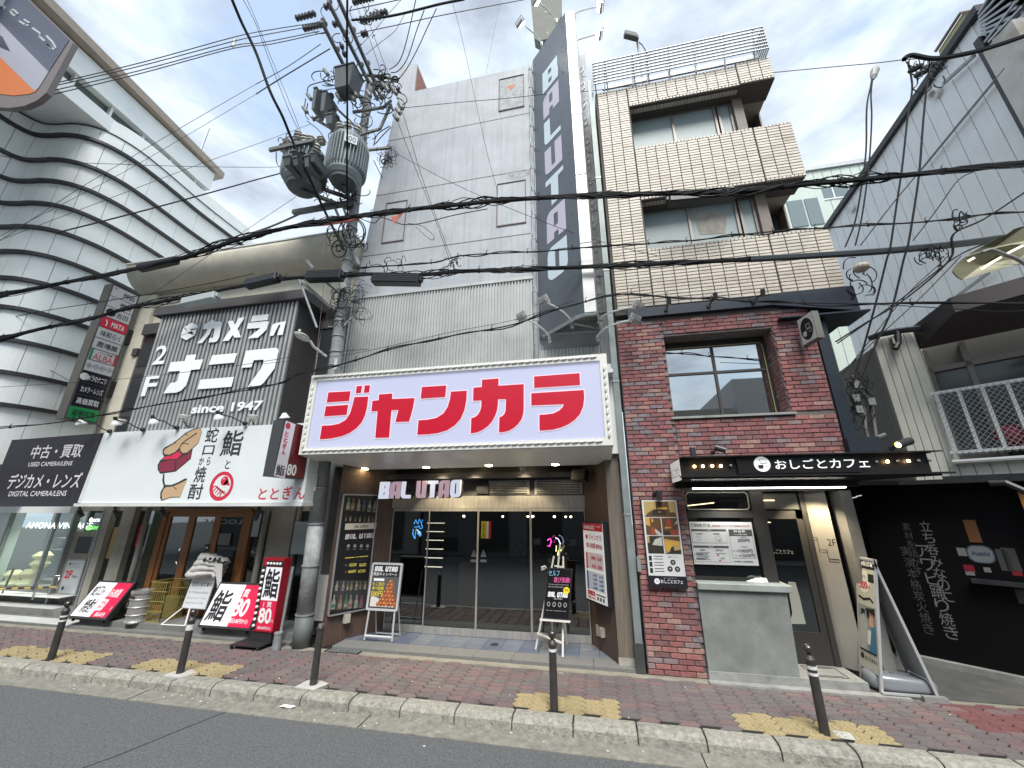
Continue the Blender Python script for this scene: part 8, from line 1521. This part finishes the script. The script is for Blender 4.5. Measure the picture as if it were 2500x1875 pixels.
# ------------------------------------------------------------------ overhead cables
def cable(label, pts, Y, r=.012, mat=None, grp=None, extra=0, jit=.03, name='overhead_cable', k=6, smooth=True):
    P = []
    for i, p in enumerate(pts):
        y = Y if not isinstance(Y, (list, tuple)) else Y[i] if len(Y) == len(pts) else Y[0]+(Y[1]-Y[0])*i/(len(pts)-1)
        P.append(atY(p[0]*1.0, p[1]*1.0, y))
    r *= 1.05; C_ = crom3(P, k) if smooth else P; b = MB(); b.tube(C_, r, 6 if r > .02 else 4, cap=False)
    if not extra: o = b.done(name, mat or rubber); tag(o, label, 'cable', grp); return o
    t = thing(name, label, 'cable', tuple(C_[0]), grp); b.done('main_cable', mat or rubber, t); rr_ = random.Random(len(label))
    for e in range(extra):
        ph_, am = rr_.uniform(0, 6), rr_.uniform(.5, 1.)*jit; b = MB(); b.tube([c+Vector((0, am*math.cos(i*.7+ph_), (r+.01)*math.sin(i*.9+ph_)+am*math.sin(i*.33+ph_)-.0)) for i, c in enumerate(C_)], rr_.uniform(.006, .011), 4, cap=False); b.done('strand', rubber, t)
    b = MB()
    for i in range(2, len(C_)-2, 5): b.tube([C_[i]+Vector((0, 0, r+.01)), C_[i]+Vector((.0, 0, r+.05)), C_[i]+Vector((.03, 0, r+.07))], .006, 4); b.lathe(C_[i], C_[i+1]-C_[i], [(0, r+.012), (.02, r+.012)], 6)
    b.done('cable_tie', rubber, t); return t
D = lambda L_: [(x*1.1302, y*1.1302) for x, y in L_]
cable('thick upper cable bundle from far left across the metal facade to the tiled windows', D([(-30, 645), (120, 614), (250, 590), (400, 555), (520, 516), (640, 488), (735, 472), (800, 464), (900, 451), (1000, 441), (1106, 431), (1290, 422), (1440, 418), (1590, 414), (1740, 398), (1880, 386), (2000, 374), (2260, 348)]), [4.6, 5.2, 5.6, 5.9]+[6.05]*12, .036, extra=7, jit=.05)
cable('thick lower cable bundle passing the black joint boxes and crossing the blade sign foot', D([(-30, 740), (90, 710), (190, 690), (280, 665), (400, 642), (520, 618), (600, 603), (700, 597), (800, 592), (900, 594), (1000, 586), (1106, 583), (1250, 577), (1400, 571), (1620, 560)]), [4.8, 5.2, 5.5, 5.75]+[6.0]*11, .036, extra=7, jit=.05)
cable('knotted messenger cable just above the lower bundle, crossing the beige tiles', D([(770, 578), (850, 574), (930, 568), (1000, 552), (1080, 547), (1200, 541), (1300, 531), (1400, 526), (1500, 519), (1620, 505), (1720, 496), (1850, 488), (2000, 479), (2110, 465), (2260, 455)]), 5.95, .011, extra=2, jit=.03)
cable('grey protective sleeve on the lower cable, over the tiles to the right edge', D([(1620, 560), (1760, 552), (1900, 543), (2020, 532), (2110, 522), (2260, 500)]), 5.95, .05, mat=M('sleeve_blue_grey', (.05, .06, .068), .45), name='cable_sleeve')
t_ = thing('cable_splice', 'black flat splice case on the upper cable before the tiled building window', 'splice case', (2, 6, 7.6), 'splice cases'); p_, q_ = atY(*z3(1015, 1285), 6.0), atY(*z3(1440, 1245), 6.0)
sp_m = M('splice_black', (.022, .024, .028), .4)
def splice(t, p_, q_, h, mat, ribs=True):
    d_ = q_-p_; u_ = d_.normalized(); v_ = Vector((0, 0, 1)); v_ = (v_-u_*v_.dot(u_)).normalized(); fr = FR(p_, u_, v_); l = d_.length; b = MB(); b.bbox(fr, 0, l, -h, h*.6, -.10, .08, .02); b.bbox(fr, -.05, 0, -h*.5, h*.3, -.06, .04, .01); b.bbox(fr, l, l+.05, -h*.5, h*.3, -.06, .04, .01); b.done('case', mat, t)
    if ribs: 
        b = MB()
        for k in range(5): b.box(fr, .02, l-.02, -h*.85+k*h*.3, -h*.85+k*h*.3+h*.12, .078, .088)
        b.done('rib', mat, t)
splice(t_, p_, q_, .13, sp_m, False)
for nm, a, c_, h, mm_ in (('black ribbed joint box right of the utility pole on the lower cable', (808, 600+0), (907, 601), .13, 0), ('black ribbed joint box left of the utility pole above the camera billboard', (665, 595), (740, 592), .125, 0), ('slanted black joint box on the lower cable above the billboard right half', (532, 612), (600, 596), .11, 0), ('pale grey joint box on the lower cable above the billboard left half', (397, 652), (468, 637), .11, 1), ('long black splice on the upper cable before the beige cornice', (300, 578), (380, 560), .08, 0)):
    P0, P1 = atY(*dd(*a), 5.97), atY(*dd(*c_), 5.97); t_ = thing('joint_box', nm, 'joint box', tuple(P0)); splice(t_, P0, P1, h, [sp_m, M('joint_pale', (.38, .42, .42), .4)][mm_], mm_ == 0 and 'ribbed' in nm)
cable('thin double cable running up from the camera billboard to the floodlights over the bricks', [(-20, 1048), (150, 1030), (300, 1003), (480, 972), (662, 941), (738, 911), (851, 885), (945, 855), (1096, 821), (1250, 793), (1382, 749), (1521, 718), (1627, 725), (1760, 731), (1875, 737), (2086, 741), (2520, 739)], 5.7, .011, extra=1, jit=.02)
cable('thin wire above the double cable, from pole to blade sign foot', [(625, 890), (738, 878), (870, 862), (1096, 812), (1250, 782), (1400, 735)], 5.75, .004)
cable('thin wire crossing the ナニワ letters towards the pole', [(0, 945), (300, 925), (560, 895), (738, 868), (900, 852)], 5.8, .005)
cable('thick cable falling steeply from the top edge to the pole left of the transformers', [(562, -12), (590, 55), (625, 128), (659, 222), (690, 285), (712, 339), (745, 410), (772, 471), (800, 530), (840, 610)], [3.4, 6.2], .026)
cable('vertical black cable in front of the transformers', [(848, -10), (847, 150), (848, 300), (847, 420), (849, 540)], [3.6, 6.2], .020)
G8 = 'parallel high-voltage wires at the upper left'
for i, (a, c_, e, nm) in enumerate((((118, 207), (562, 93), (640, 76), 'topmost'), ((113, 214), (565, 102), (640, 86), 'second'), ((108, 226), (568, 112), (640, 104), 'third'), ((100, 237), (570, 118), (660, 108), 'lowest'))): cable('high-voltage wire from the orange sign to the pole top, %s of the four' % nm, [a, ((a[0]+c_[0])/2, (a[1]+c_[1])/2+4), c_, e, (e[0]+140, e[1]-22-i*3)], [4.3, 5.4], .010, mat=wirem, grp=G8)
for x, y in ((571, 103), (160, 212)):
    p_ = atY(x, y, 5.38); t_ = thing('wire_spacer', 'white spacer clamp on the four high-voltage wires, %s' % ('near the pole' if x > 300 else 'near the orange sign'), 'spacer', tuple(p_)); b = MB(); b.tube([p_+Vector((-.02, 0, .16)), p_+Vector((.03, 0, -.16))], .02, 6)
    for k in (.13, .05, -.05, -.13): b.lathe(p_+Vector((-.05, 0, k)), (1, .3, .4), [(0, .03), (.03, .045), (.08, .03)], 8)
    b.done('clamp', white, t_)
for lab, P, Y, r, m_ in (('high-voltage wire leaving the pole top to the upper right, thick with sleeves', [z2(620, 130), z2(800, 115), z2(940, 90), z2(1080, 55), z2(1200, 25), z2(1350, -5)], 5.3, .024, None),
 ('thin high-voltage wire right of the pole, crossing the sky towards the top edge', [z2(640, 220), z2(900, 165), z2(1200, 100), z2(1659, 12), z2(1750, -5)], 5.4, .009, wirem),
 ('high-voltage wire at the very top right of the pole', [z2(600, 70), z2(760, 35), z2(920, 0), z2(960, -8)], 5.2, .010, wirem),
 ('thick wire arriving at the pole from the left below the insulators', [z2(0, 545), z2(200, 435), z2(420, 285)], 5.8, .009, wirem),
 ('sleeved grey wire arriving at the pole from lower left', [z2(0, 610), z2(165, 505), z2(480, 315)], 5.9, .014, wirem),
 ('slack jumper loop from the upper right down to the fuse cutouts, left one', [z2(1035, 0), z2(1000, 160), z2(960, 320), z2(920, 410), z2(865, 450)], [5.2, 6.0], .010, None),
 ('slack jumper loop from the upper right down to the fuse cutouts, middle one', [z2(1090, 65), z2(1040, 200), z2(980, 380), z2(920, 460), z2(875, 470)], [5.2, 6.0], .010, None),
 ('slack jumper loop from the upper right down to the fuse cutouts, right one', [z2(1170, 55), z2(1110, 180), z2(1050, 310), z2(980, 440), z2(920, 520)], [5.2, 6.0], .010, None),
 ('thin curved wire crossing behind the crossarms, upper', [z2(940, 0), z2(850, 100), z2(740, 230), z2(640, 330)], 5.6, .006, wirem),
 ('thin curved wire crossing behind the crossarms, lower', [z2(960, 95), z2(900, 200), z2(800, 280), z2(710, 355)], 5.6, .006, wirem),
 ('straight stay wire left of the two steep wires near the top edge', [z1(1575, -5), z1(1659, 160), z2(90, 400), z2(220, 730), z2(290, 870)], [3.4, 6.0], .007, wirem),
 ('steep thin wire beside the thick falling cable', [z1(1600, -5), z1(1659, 130), z2(100, 380), z2(240, 720), z2(310, 910)], [3.5, 6.0], .006, wirem),
 ('pair of thin wires falling from the pole across the metal facade, left', [z2(650, 30), z2(760, 320), z2(860, 620), z2(960, 900), z2(1130, 1340), z2(1245, 1659), (1099, 652)], [4.6, 6.6], .006, None),
 ('pair of thin wires falling from the pole across the metal facade, right', [z2(690, 30), z2(800, 330), z2(940, 700), z2(1060, 1100), z2(1150, 1360), z2(1260, 1659), (1110, 655)], [4.6, 6.6], .006, None),
 ('long thin wire hanging from the sky to the bracket on the metal facade', [z2(1270, 0), z2(1340, 270), z2(1420, 640), z2(1500, 1000), z2(1555, 1200), z2(1562, 1255)], [5.0, 6.9], .005, None),
 ('faint wire hanging from the top edge behind the facade top', [z2(1585, 0), z2(1540, 220), z2(1490, 480)], 7.5, .004, wirem),
 ('nearly level wire from the fuse cutouts across the facade top to the roof railing', [z2(950, 700), z2(1300, 665), z2(1659, 634), z3(200, 612), z3(500, 590), z3(900, 545), z3(1659, 480)], 6.6, .006, None),
 ('thin wire falling from the cable clump across the facade to the blade sign', [z2(900, 990), z2(1200, 1150), z2(1500, 1290), z3(110, 1400), z3(400, 1510), z3(700, 1600), z3(950, 1659)], 6.2, .005, None),
 ('loop wire hanging under the upper cable on the metal facade', [z2(640, 1400), z2(760, 1445), z2(810, 1410), (960, 540), (985, 548), (1030, 545), (1110, 525), (1190, 510)], 6.1, .009, None),
 ('thin hanging loop of cable over the metal facade centre', [(995, 545), (1030, 552), (1058, 575), (1055, 586), (1038, 575), (1015, 553)], 6.1, .006, None),
 ('grey service cable from transformer foot down to the upper left bundle', [zpl(690, 380), zpl(500, 450), zpl(330, 530), zpl(100, 630), zpl(-100, 700)], 6.1, .022, M('service_grey', (.14, .145, .145), .5)),
 ('thin wire crossing the left sky to the transformers, upper', [z1(0, 1560), z1(500, 1230), z1(800, 1050), z1(1100, 870), z1(1659, 545), z2(0, 545)], [4.4, 6.2], .006, wirem),
 ('thin wire crossing the left sky to the transformers, lower', [z1(0, 1530), z1(430, 1310), z1(900, 1060), z1(1659, 610), z2(165, 510)], [4.4, 6.2], .005, wirem),
 ('thin wire over the white building to the left transformer', [z1(0, 1010), z1(300, 1045), z1(800, 1065), z1(1200, 1078), z1(1659, 1084), z2(190, 1080)], [4.4, 6.4], .006, wirem),
 ('thin wire from the white building eave to the switch boxes', [z1(0, 1555), z1(700, 1290), z1(1250, 1080), z1(1659, 935), z2(350, 805)], [4.4, 6.2], .005, wirem),
 ('black service cable from the white building to the left transformer', [z1(360, 1510), z1(700, 1425), z1(1100, 1320), z1(1500, 1210), z2(0, 1165), z2(190, 1115)], [4.4, 6.1], .013, None),
 ('thin steep stay from cornice to sky behind the transformers', [zq(180, 670), zq(620, 370), zq(900, 180), zq(1170, 0)], [6.3, 6.5], .005, wirem),
 ('thin vertical guy wire down to the small projecting sign', [(798, 560), (790, 700), (766, 930)], 6.3, .005, M('guy_rust', (.2, .16, .14), .6)),
 ('wire arriving at the far left bottom of the white building', [(0, 840), (60, 870), (170, 930), (260, 985)], 6.9, .007, None),
 ('second wire crossing the tenant sign top', [(0, 780), (120, 757), (260, 735), (400, 712), (520, 690), (620, 668)], 6.1, .008, None),
 ('long thin wire crossing the sky above the tiled roof to the right pole head', [z4(30, 470), z4(400, 435), z4(700, 408), z4(900, 385), z4(1050, 380)], 5.9, .007, wirem),
 ('heavy cable bundle at the upper right corner above the grey wall', [z4(880, 385), z4(930, 358), z4(1080, 380), z4(1300, 345), z4(1480, 295), z4(1700, 220)], 4.6, .028, None),
 ('level thin wire low over the cream house awning', [(1880, 740), (2100, 742), (2300, 752), (2430, 760), (2520, 758)], 5.6, .006, None),
 ('diagonal wire over the grey wall down to the alley meters', [(2520, 560), (2420, 590), (2330, 630), (2200, 730), (2045, 838)], 5.9, .011, None),
 ('thick diagonal service cable from the right corner down to the alley meters', [z4(1659, 1250), z4(1400, 1420), z4(1200, 1520), z8(1180, 20), z8(900, 270), z8(640, 430), z8(440, 555)], 5.9, .014, None)):
    cable(lab, P, Y, r, m_)
# hanging pairs at right
for lab, P, r in (('left hanging service cable from the bulb-shaped clamp to the tiled corner', [z4(685, 440), z4(665, 560), z4(640, 700), z4(635, 980), z4(600, 1250), z4(560, 1450), z4(500, 1600)], .012), ('second hanging service cable beside it, ending at the tiled corner', [z4(690, 440), z4(668, 600), z4(672, 760), z4(660, 1000), z4(635, 1230), z4(600, 1450), z4(565, 1590)], .011),
  ('long hanging cable down to the alley meters, left one', [z4(905, 400), z4(935, 560), z4(905, 760), z4(870, 1080), z4(830, 1350), z4(790, 1620), z8(770, 20), z8(700, 300), z8(620, 590), z8(550, 830)], .013), ('long hanging cable down to the alley meters, right one', [z4(1060, 400), z4(1030, 560), z4(1005, 800), z4(980, 1120), z4(940, 1400), z4(905, 1600), z8(880, 20), z8(800, 350), z8(690, 590), z8(580, 880)], .014),
  ('slanting wire over the grey wall, upper of two', [z4(1530, 445), z4(1300, 720), z4(1000, 1090), z4(800, 1330), z4(600, 1590)], .010), ('slanting wire over the grey wall, lower of two', [z4(1340, 1110), z4(1230, 1170), z4(1100, 1350), z4(940, 1560)], .008), ('thin fan wire from the sleeve to the alley, first', [z8(1250, 0), z8(1000, 260), z8(720, 520), z8(520, 720)], .006), ('thin fan wire from the sleeve to the alley, second', [z8(1150, 20), z8(900, 250), z8(650, 560), z8(480, 770)], .006)):
    cable(lab, P, 5.9, r)
ip = thing('insulator_clamp', 'grey bulb-shaped strain clamp at the head of the left hanging cables', 'clamp', tuple(atY(*z4(690, 480), 5.9))); b = MB(); p_ = atY(*z4(700, 425), 5.9); q_ = atY(*z4(675, 540), 5.9); b.lathe(p_, q_-p_, [(0, .02), (.05, .045), (.12, .065), (.25, .05), (.33, .02)], 10); b.done('body', insm, ip)
cl_ = thing('clamp_cluster', 'cluster of clamps and looping wires where cables meet, right sky', 'cable clamp', tuple(atY(*z4(1000, 450), 5.9)))
wiretangle(16, 900, 380, 1150, 560, 5.85, .009, 60, 21, 'loop', cl_, rubber, z4); b = MB()
for x, y in ((960, 440), (1040, 430), (1000, 470)): p_ = atY(*z4(x-50, y+25), 5.9); q_ = atY(*z4(x+40, y-20), 5.9); b.lathe(p_, q_-p_, [(0, .02), (.04, .05), (.2, .05), (.26, .02)], 8)
b.done('clamp', insd, cl_)
cg_ = thing('cable_coil', 'looped cables and cream junction cup on the corner of the tiled building', 'cable loops', tuple(atY(*z8(600, 170), 6.3))); wiretangle(14, 520, 60, 660, 230, 6.3, .008, 60, 23, 'loop', cg_, rubber, z8); b = MB(); p_ = atY(*z8(605, 75), 6.3); b.ball(p_, .11, 12, .7); b.done('cup', M('cup_cream', (.5, .45, .36), .6), cg_)
cg2 = thing('cable_clutter', 'small wire clutter hanging below the thick sleeve at right', 'cable loops', tuple(atY(*z8(1050, 20), 5.9))); wiretangle(20, 1000, -40, 1180, 40, 5.88, .007, 50, 25, 'loop', cg2, rubber, z8); wiretangle(10, 1200, 1390+0, 1270, 1480, 5.9, .008, 40, 26, 'loop', cg2, rubber, z4)
cg3 = thing('cable_clutter', 'wire tangle hanging on the lower cable over the metal facade', 'cable loops', tuple(atY(1105, 650, 6.2))); wiretangle(14, 1085, 635, 1125, 660, 6.1, .007, 14, 28, 'loop', cg3, rubber, lambda x, y: (x, y)); wiretangle(12, 860, 636, 990, 660, 6.0, .007, 16, 29, 'loop', cg3, rubber, lambda x, y: (x, y))
b = MB(); p_ = atY(*z2(902, 1425), 6.02); fr = FR(p_, (1, 0, 0)); b.poly(fr, [(-.10, .09), (0, -.12), (.10, .09)], 0, .01); tag(b.done('warning_flag', tri), 'small orange triangle hanging from the upper cable by the pole', 'marker')
b = MB()
for k in range(3): P = crom3([atY(*zpl(x, y+k*14), 6.0-.02*k) for x, y in ((420, 610), (520, 600), (640, 590), (780, 570), (900, 545), (1010, 515))], 5); b.tube(P, .018, 5)
tag(b.done('cable_wrap', M('wrap_orange', (.42, .10, .055), .6, var=.3)), 'reddish plastic wrap on the upper cable where it meets the pole', 'cable wrap')

# ------------------------------------------------------------------ overhead corner sign (upper left) and decorative lamp (right)
cs_ = thing('corner_sign', 'tilted rounded sign panel in dark blue, grey and orange at the top left corner', 'sign', (-10, 3.5, 10)); PO = atY(*z1(470, 270), 3.6)
a_ = atY(*z1(190, 0), 3.6); c_ = atY(*z1(265, 610), 3.6); FO = FR(PO, (1, 0, 0)); cq = lambda L_: [FO.px(*z1(*p)) for p in L_]
outer = cq([(180, -12), (475, 275), (300, 600), (240, 650), (160, 685), (60, 700), (-60, 690), (-300, 560), (-300, -300), (20, -180)])
b = MB(); b.poly(FO, outer, -.09, 0); b.done('case', M('case_brown', (.16, .14, .14), .5), cs_)
b = MB(); b.poly(FO, cq([(160, -12), (452, 262), (320, 465), (-10, 130), (-300, -150), (-300, -300), (10, -180)]), .01); b.mi = 1; b.poly(FO, cq([(-10, 133), (318, 467), (255, 570), (225, 590), (-10, 360), (-290, 100), (-300, -140)]), .009); b.mi = 2; b.poly(FO, cq([(-10, 363), (250, 572), (235, 595), (190, 612), (90, 622), (0, 610), (-80, 590), (-290, 400), (-290, 130)]), .008)
b.mi = 3
for L_ in ([(0, 45), (15, 35), (28, 45), (40, 55), (30, 70)], [(70, 75), (85, 65), (105, 75), (125, 100), (100, 95), (110, 110), (90, 100), (70, 75)], [(130, 140), (160, 160), (190, 170)], [(160, 130), (200, 155), (165, 165)], [(215, 185), (265, 220), (260, 240)], [(255, 235), (295, 270)], [(305, 235), (345, 275), (368, 315), (355, 325), (310, 290)], [(310, 290), (340, 320)]): stroke(b, FO, cq(L_), .045, .016)
b.mi = 4; b.poly(FO, cq([(-10, 225), (20, 240), (70, 335), (30, 320), (-10, 300)]), .014)
b.done('face', [M('sign_slate', (.085, .095, .135), .4), M('sign_pale_grey', (.34, .34, .40), .4), M('sign_orange', (.56, .17, .055), .4), M('sign_pale_print', (.42, .45, .46), .5), M('sign_navy', (.03, .04, .08), .4)], cs_)
b = MB(); b.tube([FO.P(-1.5, -.2, -.15), (-16.5, 3.3, 9.6), (-16.5, 3.3, 0)], .12, 10); b.done('post', galv, cs_)
dl = thing('decorative_lamp', 'leaf-shaped olive street lamp shade reaching in at the right edge', 'street lamp', (4.6, 4.4, 0)); FD = FY(4.4); zd = ZM(2280, 500, 7.541); om = M('leaf_olive', (.13, .125, .07), .5, .2, var=.15)
lq = lambda L_: [FD.px(*zd(*p)) for p in L_]
def leaf(L_, tiltz, nm):
    q = lq(L_); cx_ = sum(p[0] for p in q)/len(q); vs_ = [FD.P(p[0], p[1], .08*math.sin((p[0]-cx_)*6)+tiltz) for p in q]; b = MB(); c0_ = FD.P(cx_, sum(p[1] for p in q)/len(q), tiltz-.05); n = len(vs_); b.add(vs_+[c0_]+[v+Vector((0, .015, .004)) for v in vs_]+[c0_+Vector((0, .015, .004))], [(i, (i+1) % n, n) for i in range(n)]+[(n+1+(i+1) % n, n+1+i, 2*n+1) for i in range(n)]+[(i, n+1+i, n+1+(i+1) % n, (i+1) % n) for i in range(n)]); b.done(nm, om, dl)
leaf([(470, 1150), (500, 1080), (560, 1000), (640, 920), (760, 885), (1000, 850), (1300, 815), (1600, 800), (1700, 1000), (1650, 1150), (1350, 1175), (1150, 1220), (900, 1260), (640, 1305), (580, 1270), (520, 1210)], 0, 'leaf_shade'); leaf([(805, 835), (900, 740), (1100, 620), (1330, 500), (1460, 470), (1560, 390), (1750, 350), (1900, 600), (1700, 780), (1300, 770)], -.1, 'leaf_shade')
b = MB(); fl_ = M('leaf_slit', (.8, .78, .55), .5, emit=(1, .95, .7), es=.5)
for L_ in ([(470, 1145), (590, 1075)], [(710, 1285), (860, 1190), (1075, 1065)], [(1120, 1035), (1300, 940), (1470, 855)]): stroke(b, FD, lq(L_), .02, .10)
b.done('slit', fl_, dl); b = MB(); b.tube(crom3([FD.P(*FD.px(*zd(*p)), .12) for p in ((690, 1010), (860, 960), (1080, 1040), (1300, 1120), (1500, 1250), (1660, 1430), (1760, 1800), (1800, 2600))], 4), .018, 8); b.tube([FD.P(*FD.px(*zd(1800, 2600)), .12), Vector((4.75, 4.28, 0))], .04, 10); b.done('stem', M('stem_grey', (.22, .22, .21), .5, .3), dl, smooth=True); b = MB(); b.ball(FD.P(*FD.px(*zd(1620, 1100)), .1), .07, 12); b.done('globe', M('globe_pale', (.6, .62, .6), .3), dl)

# ------------------------------------------------------------------ bicycles parked across the street (mirrored in the glass doors)
bk_ = thing('bicycle', 'black city bicycle parked across the street, mirrored in the glass doors', 'bicycle', (-1.6, -3.6, -.13), 'bicycles parked across the street'); bkm = M('bike_black', (.03, .03, .035), .4); bx, by, bz = -1.6, -3.6, -.13
for k in (-.52, .52):
    P = [(bx+k+.32*math.cos(t*PI/10), by, bz+.33+.32*math.sin(t*PI/10)) for t in range(21)]; b = MB(); b.tube(P, .016, 5); 
    for t in range(6): b.tube([(bx+k, by, bz+.33), (bx+k+.31*math.cos(t*PI/3), by, bz+.33+.31*math.sin(t*PI/3))], .003, 3)
    b.done('wheel', [bkm], bk_)
b = MB(); J = {n: Vector(p) for n, p in dict(r=(bx-.52, by, bz+.33), f=(bx+.52, by, bz+.33), bb=(bx-.1, by, bz+.3), s=(bx-.22, by, bz+.8), h=(bx+.36, by, bz+.82)).items()}
for a, c in (('r', 'bb'), ('r', 's'), ('bb', 's'), ('bb', 'h'), ('h', 'f')): b.tube([J[a], J[c]], .014, 5)
b.done('frame', M('bike_grey', (.3, .3, .31), .4, .5), bk_); b = MB(); b.tube([J['h'], J['h']+Vector((-.05, 0, .18)), J['h']+Vector((-.2, .25, .2))], .012, 5); b.tube([J['h']+Vector((-.05, 0, .18)), J['h']+Vector((-.2, -.25, .2))], .012, 5); b.done('handlebar', galv, bk_); b = MB(); b.ball(J['s']+Vector((0, 0, .08)), .09, 10, .4); b.done('saddle', bkm, bk_); b = MB(); b.wbox(bx+.4, bx+.66, by-.15, by+.15, bz+.75, bz+.98); b.done('basket', galv, bk_)
for x_, y_, r_z, lb in ((-.3, -3.5, .3, 'second black city bicycle parked across the street, turned slightly'), (-3.2, -3.7, -.2, 'third black city bicycle across the street, left of the other bicycles'), (.9, -3.6, .1, 'fourth black city bicycle across the street, nearest the cafe side')): copy_thing(bk_, (x_, y_, -.13), lb, r_z)
